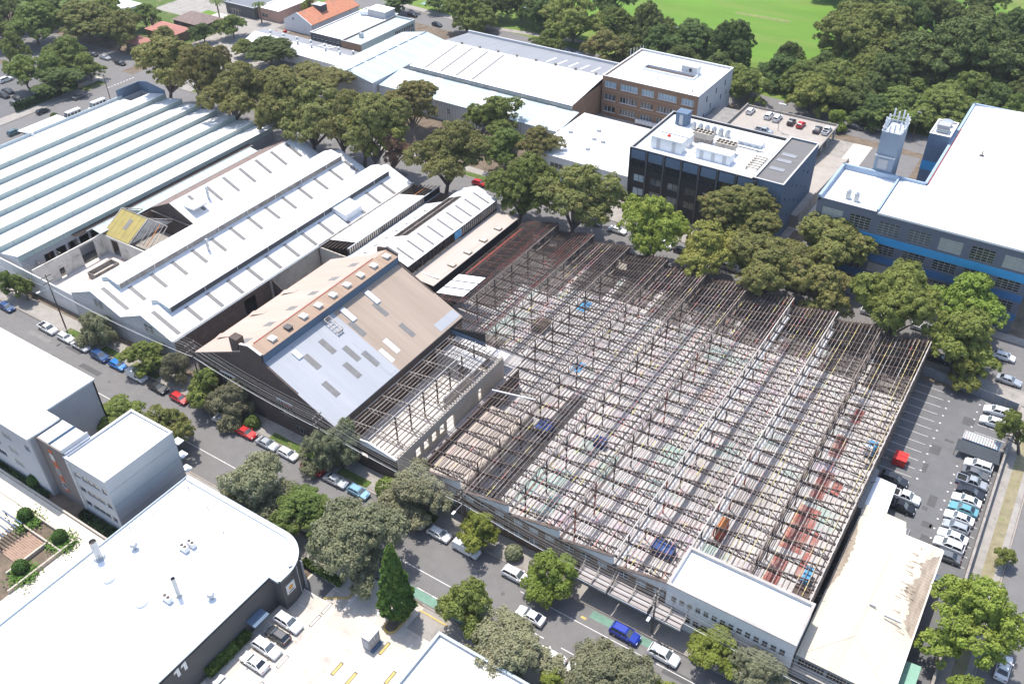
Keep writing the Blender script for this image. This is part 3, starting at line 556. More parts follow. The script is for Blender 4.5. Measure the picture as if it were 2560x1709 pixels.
for k in range(9): y = 125+3.75*k; G().sheet((-126.2,y,lz(-126.2)+0.04),(-124.9,y,lz(-124.9)+0.04),(-124.9,y+0.8,lz(-124.9)+0.04),(-126.2,y+0.8,lz(-126.2)+0.04),0.04).build('skylight', skyl, t)
for y0, y1 in ((123, 137), (159, 164.8)): G().sheet((-124.0,y0,lz(-124)),(-119,y0,11.2),(-119,y1,11.2),(-124.0,y1,lz(-124)),0.06).build('roof_sheet', white_roof, t)
for k in range(7): x = -123.9+0.75*k; G().bar((x,137,lz(x)-0.1),(x,159,lz(x)-0.1),0.13).build('purlin', steel if k % 3 else pur_l, t)
for y in np.arange(138, 159, 3.0):
    g = G(); g.bar((-124,y,lz(-124)-0.25),(-119,y,10.9),0.16); g.bar((-124,y,7.4),(-119,y,7.4),0.16)
    for k in range(3): g.bar((-123.6+1.6*k,y,7.4),(-122.8+1.6*k,y,lz(-122.8+1.6*k)-0.3),0.12)
    g.build('roof_truss', steel, t)
g = G(); g.bar((-113.1,129.5,9.0),(-113.1,164.5,9.0),0.2); g.bar((-113.1,129.5,6.75),(-113.1,164.5,6.75),0.2)
for k, y in enumerate(np.arange(129.5, 148, 1.5)): g.bar((-113.1,y,6.75 if k % 2 else 9.0),(-113.1,y+1.5,9.0 if k % 2 else 6.75),0.12); g.bar((-113.1,y,6.75),(-113.1,y,9.0),0.12 if k % 3 else 0.22)
g.build('truss_girder', steel, t)
for k in range(20): G().box(-113.15,-112.95,148.3+0.82*k,148.75+0.82*k,6.9,8.9).build('louvre', steel_l, t)
G().box(-113.5,-113.4,129.5,164.5,6.7,9.0).build('louvre_backing', black_w, t); box('torn_sheet', sky_p, t, -113.0,-112.85,146.5,149,7.0,8.8)
G().ext([(-119,6.5),(-113.1,6.5),(-113.1,9.0),(-119,11.0)],164.5,164.7).build('gable', galv, t)
t = thing('flat_tan_roof', 'low tan flat roof with four small rooflights between truss bays', 'roof', (-109.6,147,0))
G().sheet((-112.8,129.3,6.45),(-106.4,129.3,6.25),(-106.4,164.4,6.25),(-112.8,164.4,6.45),0.15).build('roof', mat('dusty_tan_roof',(0.44,0.385,0.335),0.8,var=0.06,sc=0.5,streak=(1.5,0.2,1),col2=(0.36,0.245,0.18),mix2=0.15,sc2=0.08), t)
for y in (137.5, 143.8, 150.1, 156.4):
    r = G().box(-108.6,-106.9,y,y+1.3,6.3,6.62).build('rooflight', lichen, t); G().box(-108.4,-107.1,y+0.2,y+1.1,6.63,6.66).build('pane', cream_w, r)
G().box(-111.6,-107.0,131.9,132.3,6.42,6.5).build('roof_patch', trim_w, t); wall(WE(-106.5), 129.5, 164.2, 0, 6.1, black_w, t)

# ---- roofless brick workshop with a tan side wall
t = thing('roofless_workshop', 'roofless workshop of bare purlins with a long tan side wall beside brick hall', 'workshop', (-87,100,0))
wall(WE(-80.1), 83.6, 117.6, 0, 5.3, tan_w, t, ops=[(y,y+1.5,1.6,3.4) for y in (88.8,91.2,93.6,96.0)]+[(98.2,100.6,0.02,3.4),(108.6,109.8,0.6,3.2)])
wall(WS(83.3), -93.5, -80.1, 0, 5.2, brick_d, t, ops=[(-88.5,-86.8,2.2,3.4)]); G().ext([(-93.5,5.2),(-80.1,5.2),(-80.1,5.5),(-86.5,6.6),(-93.5,5.6)],83.3,83.6).build('gable', white_w, t)
G().box(-93.6,-80.4,83.7,117.5,0,0.05).build('floor', mat('dusty_slab',(0.60,0.555,0.50),0.9,var=0.1,sc=0.4,col2=(0.42,0.37,0.32),mix2=0.35,sc2=0.2), t)
ws = lambda x: 6.7-abs(x+86.5)*0.16
for k in range(15):
    x = -93.2+0.93*k; m = random.choice((pur_d,pur_d,pur_l,steel_l,pur_d)); G().bar((x,83.8,ws(x)),(x,117.4,ws(x)),0.13,0.16).build('purlin', m, t)
for y in np.arange(87, 117, 4.2):
    g = G(); g.bar((-93.4,y,5.5),(-86.5,y,6.55),0.16); g.bar((-86.5,y,6.55),(-80.2,y,5.55),0.16); g.bar((-93.4,y,5.0),(-80.2,y,5.0),0.13)
    for k in range(6): g.bar((-92.5+2.1*k,y,5.0),(-91.4+2.1*k,y,ws(-91.4+2.1*k)-0.1),0.09)
    g.build('roof_truss', steel_l, t)
    if y > 88: G().bar((-86.5,y,0),(-86.5,y,6.5),0.24).build('column', steel, t)
G().bar((-93.7,84,6.95),(-93.7,122,6.95),0.35,0.3).build('gutter', char_w, t)
for y in np.arange(84, 117, 0.7): pass
g = G()
for y in np.arange(84, 117, 0.8): g.box(-80.75,-80.2,y,y+0.28,5.3,5.42)
g.build('rafter_stubs', pur_l, t)
wall(WS(112.5), -93.2, -88, 0, 4.6, grey_w, t); wall(WE(-84.2), 103, 113, 0, 3.4, grey_w, t); G().box(-93.4,-84.2,113,117.4,3.2,3.35).build('slab', lgrey_w, t)

# ================================================================= the stripped steel works
t = thing('steel_frame_works', 'huge roofless factory of bare sawtooth steel trusses and coloured purlins over pale slab', 'factory', (-50,124,0))
EX = [-94.8,-85.3,-75.8,-66.1,-56.4,-46.8,-37.1,-27.8,-18.6,-9.2]
ST = [125.0,119.0,117.6,84.0,83.5,83.5,83.5,83.5,91.0,91.0]
ZL, ZH, YN = 6.15, 8.45, 163.9
FRM = [YN-0.2-3.42*k for k in range(24)]
rs = random.Random(3)
G().pl([(-104.3,125),(-95,125),(-95,118.6),(-80.3,118.6),(-80.3,84),(-9.3,84),(-9.3,YN),(-104.3,YN)], 0.0, 0.05).build('floor', MATS['factory_floor'], t)
tm, cmn, gm_ = {}, None, None
def truss_mesh(w):
    """one sawtooth frame: raking top chord, bottom chord and webs, in local x from 0 to w"""
    g = G(); z = lambda x: (ZH-ZL-0.25)*x/w
    g.bar((0,0,0),(w,0,ZH-ZL-0.25),0.18,0.22); g.bar((0,0,0),(w,0,-0.05),0.19,0.2)
    for k in range(1, 5):
        x = w*k/5; g.bar((x,0,-0.02),(x,0,z(x)),0.11)
        g.bar((x,0,z(x)),(w*(k+1)/5,0,-0.03),0.11)
    me = g.mesh('roof_truss'); me.materials.append(steel); return me
TM = {}
for i, xe in enumerate(EX):
    xw = -104.3 if i == 0 else EX[i-1]; w = xe-xw; key = round(w, 1)
    if key not in TM: TM[key] = truss_mesh(w)
    for y in FRM:
        if y < ST[i]: continue
        o = link('roof_truss', TM[key], t); o.location = (xw, y, ZL-0.1)
    # purlins
    n = 12
    for k in range(n):
        f = (k+0.35)/n; x = xw+w*f; z = ZL+(ZH-ZL)*f+0.02
        if i == 0 and x < -96.8: segs = [(ST[i], 127.4), (136.4, YN-0.1)]
        else: segs = [(ST[i], YN-0.1)]
        for a, b in segs:
            cut = [a, b]
            if rs.random() < 0.75 and b-a > 30: cut.insert(1, a+(b-a)*rs.uniform(0.25, 0.75))
            for c, e in zip(cut, cut[1:]):
                u = rs.random()
                if i < 2: m = pm_r if u < 0.5 else steel
                elif i >= 8: m = pm_y if u < 0.3 else (pm_b if u < 0.5 else (pur_d if u < 0.8 else steel))
                elif i < 4: m = steel if u < 0.5 else (pm_a if u < 0.8 else pur_d)
                else: m = pm_a if u < 0.45 else (pm_b if u < 0.6 else (pur_d if u < 0.85 else steel))
                G().bar((x,c,z),(x,e,z),0.11,0.165).build('purlin', m, t)
    # step girder along the valley
    g = G(); a = ST[i]; g.bar((xe,a,ZH-0.1),(xe,YN,ZH-0.1),0.2); g.bar((xe,a,ZL-0.05),(xe,YN,ZL-0.05),0.2,0.24)
    ys = [y for y in FRM if y >= a]
    for k, (p, q) in enumerate(zip(ys, ys[1:])):
        g.bar((xe,p,ZL),(xe,p,ZH),0.12); m_ = (p+q)/2
        g.bar((xe,p,ZL),(xe,m_,ZH-0.1),0.09); g.bar((xe,m_,ZH-0.1),(xe,q,ZL),0.09)
    g.build('valley_girder', pur_l if i in (6,7) else pur_d, t)
    for k, y in enumerate(ys):
        if k % 2: continue
        c = G().bar((xe,y,0.05),(xe,y,ZH-0.1),0.2); c.build('column', pur_r if (i in (5,6,7) and rs.random() < 0.3) else steel, t)
        b = G()
        for s in (-1, 1): b.bar((xe,y,4.9),(xe+1.3*s,y,ZL-0.1),0.1); b.bar((xe,y,4.9),(xe,y+1.3*s,ZL-0.1),0.1)
        b.build('knee_brace', steel, t)
    for y in (YN,):
        G().ext([(xw+0.1,ZL-0.1),(xe,ZL-0.1),(xe,ZH),(xw+0.1,ZL+0.1)], YN, YN+0.12).build('end_gable', steel, t)
        g = G()
        for k in range(12): x = xw+w*(k+0.1)/12; z = ZL+(ZH-ZL)*(k+0.1)/12; g.bar((x,YN-2.6,z+0.12),(x,YN+0.7,z+0.12),0.1,0.12)
        g.build('eave_battens', steel, t)
    if i in (6, 7): G().box(xe+0.02,xe+0.75,ST[i],YN-3,ZL-0.3,ZL-0.1).build('box_gutter', trim_w, t)
    if i in (8,): G().box(xe+0.05,xe+0.45,ST[i],YN-3,ZL-0.3,ZL-0.1).build('box_gutter', steel, t)
G().bar((-102.6,136.5,ZL+0.6),(-102.6,159.5,ZL+0.6),0.16,0.2).build('red_beam', pur_r, t)
for k in range(3): y = 127.6+2.95*k; G().sheet((-104.3,y,6.3),(-97,y,7.95),(-97,y+2.6,7.95),(-104.3,y+2.6,6.3),0.06).build('roof_sheet', white_roof, t)
# dark cladding left on the ends next to the hall
G().box(-94.6,-85.3,118.75,118.9,5.0,ZL).build('end_cladding', navy_w, t); G().ext([(-94.6,ZL),(-85.3,ZL),(-85.3,ZH-0.2)],118.75,118.9).build('end_cladding', black_w, t)
G().box(-94.4,-81,118.9,121.5,3.0,3.1).build('canopy', trim_w, t)
wall(WN(163.7), -104.2, -9.4, 0, 6.0, char_w, t, ops=[(x,x+2.2,1.6,4.2) for x in np.arange(-102,-14,4.75)])
wall(WE(-9.0), 91, 163.3, 0, 7.6, mat('brown_cladding',(0.13,0.105,0.09),0.8,var=0.25,sc=0.6), t, name='side_wall', t=0.12)
for k, y in enumerate(np.arange(92, 163, 3.42)): G().bar((-9.2,y,1.2),(-9.2,y,8.2),0.2).build('side_post', pur_d, t)
g = G()
for z in (3.2, 5.0, 6.4, 8.4): g.bar((-9.2,91,z),(-9.2,163.6,z),0.16)
g.build('side_rail', pur_l, t)
wall(WE(-67.0), 84, 108, 0, 4.6, tan_w, t); wall(WW(-76.3), 84, 117, 0, 4.4, brick_d, t); G().box(-75.9,-67.4,84.2,106.5,2.9,3.0).build('inner_slab', mat('inner_tan_slab',(0.42,0.36,0.31),0.9,var=0.2,sc=0.4), t)
G().bar((-75.8,107.2,6.35),(-66.1,107.2,8.4),0.2,0.25).build('white_beam', trim_w, t)
G().box(-65.8,-62.4,86,121,0.06,0.09).build('dark_lane', mat('dark_floor_paint',(0.07,0.07,0.075),0.8,var=0.25,sc=0.6), t)
darkfl = mat('dark_shaded_floor',(0.12,0.11,0.105),0.85,var=0.3,sc=0.5,col2=(0.22,0.20,0.185),mix2=0.4,sc2=0.2)  # dark surfaces plus tree shade along the back, painted into the floor
for k, (x0, x1, y0, y1) in enumerate(((-104.1,-95.2,136.6,163.4),(-94.9,-86.2,148,163.4),(-85.6,-76.6,153,163.4),(-75.2,-66.8,154.5,163.4),(-65.8,-57.2,152.6,163.4),(-56,-47.4,155,163.4),(-46.4,-37.6,154,163.4),(-36.6,-28.6,156,163.4),(-27.2,-19.2,154.8,163.4),(-18.2,-9.8,153.6,163.4),(-94.6,-86,119.4,128))): G().box(x0,x1,y0,y1,0.055,0.075+0.002*k).build('dark_shaded_bay', darkfl, t)
redfl = mat('red_floor_paint', (0.34,0.12,0.10), 0.8, var=0.35, sc=0.35, col2=(0.40,0.31,0.28), mix2=0.6, sc2=0.3)
for x0, x1, y0, y1 in ((-17.8,-15.4,95,104),(-18.0,-14.2,106,117),(-17.4,-15.0,119.5,127),(-17.8,-15.6,131,137.5),(-17.0,-15.2,142,146.5),(-13.8,-12.6,101,112),(-14.6,-12.9,122,125.5)): G().box(x0,x1,y0,y1,0.06,0.085).build('floor_paint', redfl, t)
greenfl = mat('mint_floor_paint', (0.30,0.40,0.36), 0.8, var=0.3, sc=0.5, col2=(0.42,0.41,0.39), mix2=0.7, sc2=0.3)
for x, y, w, l in ((-61,91,2.4,9),(-58,96,3.2,6),(-55.5,90.5,2.6,5),(-52,103,3,7),(-57.5,107,4,4),(-44,113,4,5)): G().box(x,x+w,y,y+l,0.06,0.08).build('floor_paint', greenfl, t)
for x, y, w, l, m in ((-80,146,2.5,4,sky_p),(-70,127,2.2,3.2,sky_p)): G().box(x,x+w,y,y+l,0.06,0.09).build('floor_paint', m, t)
for x in (-104.0,): wall(WW(x), 125, YN, 0, 4.8, black_w, t)
# front brick facade with tooth-shaped white infill
fa = t
ops = []
for a, b in zip(EX[2:7], EX[3:8]):
    for k in range(3): ops.append((a+1.0+3.0*k, a+2.7+3.0*k, 4.3, 5.6))
ops2 = [(a, b, 1.3, 2.9) for a, b, c, d in ops]
wall(WS(83.3), -75.9, -27.9, 0, 6.1, brick_b, fa, ops=ops+ops2, name='facade')
for o in ops: window(WS(83.3), o, fa, 2, 2, fm=trim_w, gm=glass_c if rs.random() < 0.6 else glass_d)
for o in ops2: window(WS(83.3), o, fa, 2, 2, fm=trim_w, gm=glass_m if rs.random() < 0.6 else glass_c)
for a, b in zip(EX[2:7], EX[3:8]):
    G().ext([(a+0.3,6.1),(b,6.1),(b,ZH-0.1),(a+0.3,ZL+0.05)], 83.28, 83.5).build('tooth_infill', white_w, fa)
    G().bar((a,83.15,ZL+0.1),(b,83.15,ZH-0.02),0.5,0.14).build('verge_capping', steel, fa)
    G().tube((b+0.15,83.1,0),(b+0.15,83.1,6.2),0.08,k=6).build('downpipe', steel_l, fa)

# odds and ends standing on the slab
def crate(name, label, cat, m, b, lidm=None):
    o = thing(name, label, cat, ((b[0]+b[1])/2,(b[2]+b[3])/2,0.05)); G().box(*b).build('body', m, o); x0,x1,y0,y1,z0,z1 = b
    G().box(x0-0.05,x1+0.05,y0-0.05,y1+0.05,z1+0.002,z1+0.12).build('lid', lidm or m, o); g = G()
    for x in (x0+0.1, x1-0.1): g.box(x-0.06,x+0.06,y0-0.04,y0-0.004,z0,z1)
    g.build('rib', steel, o); return o
crate('covered_stack', 'dark blue tarped stack on the slab near facade teeth', 'stack', blue_p, (-35.0,-31.6,93.2,95.6,0.06,1.7))
crate('covered_stack', 'dark blue tarped stack beside the dark painted lane', 'stack', blue_p, (-66.0,-63.6,107,110,0.06,1.8))
crate('covered_stack', 'dark blue tarped stack in middle of slab by mint floor paint', 'stack', blue_p, (-55.2,-53.0,110,111.6,0.06,1.5))
crate('red_locker', 'tall red locker standing on slab beneath a white valley gutter', 'locker', pur_r, (-27.4,-26.2,101.5,104.6,0.06,2.6), pur_o)
crate('blue_cabinet', 'small sky blue cabinet on slab near the east side rails', 'cabinet', sky_p, (-12.3,-11.2,100,103,0.06,1.6))
crate('plywood_bin', 'brown plywood bin in stripped works near the corner block', 'bin', deckm, (-12.6,-10.4,95,98.6,0.06,1.8), brick_d)
crate('rubble_bin', 'grey rubble bin among stripped trusses behind brick hall', 'bin', tarmac_d, (-84,-81,134,137.5,0.06,1.6), dirtm)
o = thing('boom_lift', 'blue boom lift parked against the car park side of steel frame', 'lift', (-11.4,136,0))
G().box(-12.2,-10.6,134.2,137.8,0.5,1.3).build('chassis', sky_p, o); G().bar((-11.4,137.4,1.4),(-11.4,133.2,3.0),0.35).build('boom', sky_p, o); G().box(-12,-10.8,132.0,133.2,2.8,3.9).build('basket', trim_w, o)
for x in (-12.3,-10.7):
    for y in (134.8,137.2): G().tube((x,y,0.45),(x+0.2,y,0.45),0.4,k=12).build('wheel', rubber, o)

# ---- white corner office block
t = thing('corner_block', 'white flat-roofed office block with a row of small windows beside awning', 'office', (-18,86.5,0))
P = WS(82.6); ops = [(-26.9+1.28*k,-26.9+1.28*k+0.78,5.4,6.7) for k in range(14)]; ops2 = [(a,b,2.0,3.4) for a,b,c,d in ops]
wall(P, -27.8, -8.4, 0, 8.8, white_w, t, ops=ops+ops2)
for k, o in enumerate(ops): window(P, o, t, 2, 2, fm=steel_l, gm=tan_w if k < 3 else glass_m, fw=0.08)
for o in ops2: window(P, o, t, 2, 2, fm=steel_l, gm=glass_d, fw=0.08)
wall(WE(-8.4), 82.9, 90.4, 0, 8.8, lgrey_w, t); wall(WN(90.7), -27.8, -8.4, 0, 8.8, lgrey_w, t); wall(WW(-27.8), 82.9, 90.4, 0, 8.8, white_w, t)
G().box(-27.5,-8.7,82.9,90.4,8.2,8.35).build('roof', white_flat, t)
g = G()
for b in ((-27.95,-8.25,82.5,83.0),(-27.95,-8.25,90.3,90.8),(-27.95,-27.5,83.0,90.3),(-8.7,-8.25,83.0,90.3)): g.box(*b,8.802,9.0)
g.build('coping', mat('stone_coping',(0.40,0.37,0.34),0.9,var=0.2,sc=0.6), t)
# ---- street awning in three bays
for k, (a, b) in enumerate(((-41.6,-36.2),(-35.9,-29.3),(-28.9,-23.9))):
    t = thing('street_awning', '%s bay of the ribbed street awning hung on steel arms' % ('westernmost','middle','shortest')[k], 'awning', ((a+b)/2,81,3.9), 'bays of the street awning')
    G().sheet((a,79.6,3.95),(b,79.6,3.95),(b,82.5,4.2),(a,82.5,4.2),0.12).build('deck', mat('awning_deck',(0.36,0.325,0.31),0.9,var=0.12,sc=0.8), t)
    for j in range(4): y = 79.7+0.8*j; G().box(a,b,y,y+0.09,3.97+0.086*(y-79.6),4.1+0.086*(y-79.6)).build('rib', steel, t)
    for x in (a+0.1,(a+b)/2,b-0.1): g = G(); g.bar((x,79.6,4.15),(x,83.2,5.6),0.1); g.bar((x,79.6,4.1),(x,82.6,4.35),0.12); g.build('hanger', steel_l, t)
    G().box(a-0.04,b+0.04,79.5,79.6,3.8,4.15).build('fascia', galv, t)
# ---- cream corrugated hip-roofed hall
t = thing('cream_roofed_hall', 'low hall with glaring cream corrugated hipped roof and weathered patch', 'hall', (-1.5,100,0))
X0, X1, Q0, Q1 = -8.2, 5.0, 84.2, 114.6; zr = 6.0; ze = 4.9; rx = -2.0; r0, r1 = 91, 108
for k, q in enumerate((((X0,Q0,ze),(X1,Q0,ze),(rx,r0,zr)),((X1,Q0,ze),(X1,Q1,ze),(rx,r1,zr),(rx,r0,zr)),((X1,Q1,ze),(X0,Q1,ze),(rx,r1,zr)),((X0,Q1,ze),(X0,Q0,ze),(rx,r0,zr),(rx,r1,zr)))):
    g = G(); g.quad(*q); g.build('roof', cream_roof, t)
g = G(); g.bar((rx,r0,zr),(rx,r1,zr),0.2,0.06)
for c in ((X0,Q0),(X1,Q0)): g.bar((c[0],c[1],ze+0.02),(rx,r0,zr+0.02),0.2,0.06)
g.build('hip_capping', cream_roof, t); G().bar((X1+0.06,Q0,ze-0.02),(X1+0.06,Q1,ze-0.02),0.22,0.14).build('gutter', cream_w, t); G().bar((X0,Q1+0.06,ze-0.02),(X1,Q1+0.06,ze-0.02),0.22,0.14).build('gutter', cream_w, t)
gz = lambda x: ze+(X1-x)*(zr-ze)/(X1-rx)+0.015
gw = lambda x: ze+(x-X0)*(zr-ze)/(rx-X0)+0.015
rp = random.Random(9)
def ragged(y0, y1, n, wf, side):
    """torn-edged patch of weathering along one eave"""
    g = G(); ys = np.linspace(y0, y1, n); pv = None
    for i, y in enumerate(ys):
        w_ = max(0.05, wf(i/(n-1))*rp.uniform(0.8,1.15)); e = X1-0.05 if side > 0 else X0+0.02; x = e-side*w_; f = gz if side > 0 else gw
        if pv: g.quad((e,pv[1],f(e)),(e,y,f(e)),(x,y,f(x)),(pv[0],pv[1],f(pv[0])))
        pv = (x, y)
    g.build('weathered_patch', lichen, t)
ragged(95.5, 113.6, 46, lambda f: 2.6*math.sin(math.pi*f)**0.7+0.4*math.sin(17*f), 1); ragged(97.5, 113.5, 40, lambda f: 1.2*math.sin(math.pi*f)**0.6, -1)
for k in range(26):
    y = rp.uniform(95,113); x = rp.uniform(0.6,2.6); w_ = rp.uniform(0.3,1.4); g = G(); g.quad((x,y,gz(x)),(x+w_,y-0.1,gz(x+w_)),(x+w_,y+rp.uniform(0.12,0.3),gz(x+w_)),(x,y+0.12,gz(x))); g.build('weathered_patch', lichen, t)
wall(WE(X1-0.3), Q0+0.3, Q1-0.3, 0, ze-0.1, brick_b, t); wall(WN(Q1-0.3), X0+0.3, X1-0.3, 0, ze-0.1, brick_b, t)
P = WS(Q0); ops = [(X0+0.5+4.1*k,X0+4.2+4.1*k,3.1,4.4) for k in range(3)]
wall(P, X0, X1, 0, ze-0.05, mat('grey_green_wall',(0.22,0.23,0.24),0.9,var=0.15,sc=0.5), t, ops=ops)
for o in ops:
    window(P, o, t, 8, 1, fm=steel_l, gm=black_w)
G().box(X0+0.2,X1,Q0-0.6,Q0-0.02,2.2,2.32).build('shelf', tan_w, t)
for x, y, w in ((-1.8,97.2,0.9),(0.5,96.4,2.4)): G().box(x,x+w,y,y+0.18,6.0,6.35).build('roof_flashing', lgrey_w, t)
# carport roof and lean-to by the car park
t = thing('carport', 'small bright white carport roof between steel frame and cream hall', 'carport', (-6.5,122,0))
G().sheet((-8.9,118.4,4.2),(-4.6,118.4,3.9),(-4.9,126.0,3.9),(-8.9,126.0,4.2),0.1).build('roof', white_flat, t)
G().sheet((-8.0,114.8,4.6),(-0.6,114.8,4.4),(-1.4,118.0,4.4),(-8.6,118.2,4.6),0.1).build('roof', cream_roof, t)
for x in (-8.6,-5.0):
    for y in (118.7,125.7): G().bar((x,y,0),(x,y,3.85),0.14).build('post', galv, t)
G().sheet((-9.1,116.0,5.6),(-8.2,116.0,5.2),(-8.2,126.5,5.2),(-9.1,126.5,5.6),0.06).build('roof', skyl, t)
t = thing('garden_shed', 'small shed with pale green roof beside the cream hall wall', 'shed', (6.4,89.5,0))
G().box(5.4,7.2,86,93.5,0,2.2).build('wall', grey_w, t); G().sheet((5.2,85.8,2.3),(7.4,85.8,2.5),(7.4,93.7,2.5),(5.2,93.7,2.3),0.08).build('roof', grn_roof, t)
t = thing('site_hoarding', 'grey sheet metal hoarding along the back street end of car park', 'fence', (0,162.8,0))
for k in range(8):
    x = -9+2.28*k; y = 164.0-0.28*k; g = G(); g.bar((x,y,1.1),(x+2.2,y-0.27,1.1),0.05,2.2); g.build('panel', mat('hoarding_sheet',(0.20,0.215,0.235),0.6,var=0.12,sc=0.8), t); G().bar((x,y+0.05,0),(x,y+0.05,2.25),0.08).build('post', steel, t)
t = thing('boundary_wall', 'low dark wall between the car park and the footpath', 'wall', (9.4,120,0))
G().box(9.25,9.55,84,162,0,1.7).build('wall_body', char_w, t); G().box(9.2,9.6,84,162,1.702,1.78).build('coping', steel_l, t)
t = thing('shipping_container', 'rust-streaked pale blue shipping container in the car park row', 'container', (5.2,147,0))
cm = mat('streaked_container',(0.42,0.55,0.62),0.7,var=0.2,sc=1.2,col2=(0.34,0.16,0.10),mix2=0.5,sc2=0.5,streak=(0.4,1.6,1))
g = G().box(2.0,8.3,145.9,148.3,0.1,2.55); g.build('body', cm, t)
for k in range(14): G().box(2.1+0.45*k,2.25+0.45*k,145.86,148.34,2.553,2.6).build('roof_rib', mat('rust_rib',(0.30,0.20,0.15),0.8), t)
for k in range(20): G().box(2.1+0.31*k,2.22+0.31*k,145.84,145.898,0.2,2.5).build('side_rib', navy_w, t)
t = thing('container_tarp', 'dark sloping tarp slung beside the shipping container', 'tarp', (4.8,145.2,0))
G().sheet((1.4,145.4,2.5),(1.5,143.3,1.5),(9.0,143.2,1.5),(8.6,145.5,2.5),0.04).build('sheet', mat('dark_tarp',(0.035,0.045,0.055),0.6,var=0.2), t)
for x in (1.6,8.8): G().bar((x,143.5,0),(x,143.5,1.5),0.08).build('pole', steel, t)
t = thing('skip_bin', 'bright red lidded bin standing in the empty parking bays', 'skip', (-6.2,136,0))
G().box(-7.3,-5.1,135,137.4,0.15,1.5).build('body', red_p, t); g = G(); g.box(-7.35,-5.05,134.95,137.45,1.502,1.66); g.bar((-6.2,134.95,1.68),(-6.2,137.45,1.68),0.12); g.bar((-7.35,136.2,1.68),(-5.05,136.2,1.68),0.12); g.build('lid', red_p, t)
for x in (-7.1,-5.3):
    for y in (135.2,137.2): G().tube((x,y,0.02),(x,y,0.15),0.09,k=8).build('castor', rubber, t)

# ================================================================= across the back street
def flat_block(name, label, cat, x0, x1, y0, y1, z, wm, rm, par=0.5, cope=None, opsS=(), opsE=(), opsN=(), wme=None, parts=True):
    t = thing(name, label, cat, ((x0+x1)/2,(y0+y1)/2,0)); zt = z+par
    wall(WS(y0), x0, x1, 0, zt, wm, t, ops=opsS); wall(WE(x1), y0+0.3, y1-0.3, 0, zt, wme or wm, t, ops=opsE)
    wall(WN(y1), x0, x1, 0, zt, wme or wm, t, ops=opsN); wall(WW(x0), y0+0.3, y1-0.3, 0, zt, wm, t)
    G().box(x0+0.28,x1-0.28,y0+0.28,y1-0.28,z-0.2,z).build('roof', rm, t)
    if par > 0.1:
        g = G()
        for b in ((x0-0.06,x1+0.06,y0-0.06,y0+0.34),(x0-0.06,x1+0.06,y1-0.34,y1+0.06),(x0-0.06,x0+0.34,y0+0.34,y1-0.34),(x1-0.34,x1+0.06,y0+0.34,y1-0.34)): g.box(*b, zt+0.002, zt+0.09)
        g.build('coping', cope or rm, t)
    return t
# ---- slate and azure industrial block
P = WS(187.5); xs = [(-40.6,-36.0),(-34.5,-29.9),(-28.2,-23.6),(-21.8,-17.1),(-15.4,-10.7),(-9.1,-4.4),(-2.6,2.0)]
rows = [(15.1,18.1),(10.3,12.6),(5.3,7.6),(0.9,2.9)]
t = thing('azure_banded_block', 'large slate office block with azure bands, gridded windows and white roof', 'building', (-14,220,0))
ops = [(a,b,c,d) for a,b in xs for c,d in rows]
wall(P, -42, 3.2, 0, 20.0, slate_w, t, ops=ops)
for o in ops: window(P, o, t, 4, 5 if o[2] > 15 else 4, fm=mat('window_grid',(0.36,0.36,0.34),0.7), fw=0.09, panes=None, gm=random.choice((glass_d,glass_d,glass_m,glass_c)) if o[2] < 15 else random.choice((glass_m,glass_c,glass_d)))
for c, d in ((12.75,14.6),(8.1,9.8),(3.4,5.1)):
    G().box(-42.02,3.22,187.46,187.5,c,d).build('azure_band', blue_w if c > 12 else mat('deep_blue_band',(0.045,0.15,0.33),0.7), t); G().box(3.2,3.25,187.5,257,c,d).build('azure_band', blue_w, t)
wall(WE(3.2), 187.8, 257, 0, 19.9, slate_w, t, ops=[(y,y+4.6,c,d) for y in np.arange(191,255,6.4) for c,d in rows]); wall(WN(257.3), -23.3, 3.2, 0, 20.5, slate_w, t)
wall(WW(-42), 187.8, 205.2, 0, 20, slate_w, t); wall(WN(205.5), -42, -23.3, 0, 20, slate_w, t); wall(WW(-23.3), 205.5, 257, 0, 20.3, slate_w, t)
G().box(-41.7,-29.2,187.8,205.2,19.0,19.3).build('roof', white_flat, t)
g = G(); g.quad((-28.8,187.6,19.95),(3.3,187.6,19.95),(-10,203,20.9)); g.build('roof', mat('half_shaded_white_roof',(0.60,0.61,0.62),0.6,var=0.05,sc=0.3), t)  # hip face toned down from white to paint in its shade
g = G(); g.quad((-28.8,187.6,19.95),(-10,203,20.9),(-13.5,198,20.35),(-20,198.2,20.3),(-28.8,205,20.0)); g.build('roof', white_flat, t)
g = G(); g.quad((-28.8,205,20.0),(-20,198.2,20.3),(-13.5,198,20.35),(-10,203,20.9),(-10.5,257,20.9),(-23,257,20.1),(-23,205.2,20.0)); g.build('roof', white_flat, t)
g = G(); g.quad((-10,203,20.9),(3.3,187.6,19.95),(3.3,257,19.95),(-10.5,257,20.9)); g.build('roof', mat('shaded_white_roof',(0.50,0.515,0.515),0.6,var=0.06,sc=0.3), t)  # east slope greyed so its shading sits in the colour
cb = mat('blue_grey_coping',(0.30,0.38,0.48),0.6,var=0.08)
g = G()
for b in ((-42.1,-41.5,187.5,205.5),(-42.1,-29,205.0,205.6),(-23.6,-23.0,205.5,257.3),(-23.6,3.3,256.8,257.4),(-29.2,-23.2,205.1,205.6),(-29.3,-28.9,187.6,205.0)): g.box(*b,19.3,20.6)
g.build('parapet', cb, t); G().box(-22.95,-22.8,206,240,20.1,20.35).build('flashing', pur_r, t); G().box(-28.9,3.3,187.3,187.52,19.6,20.05).build('fascia', trim_w, t)
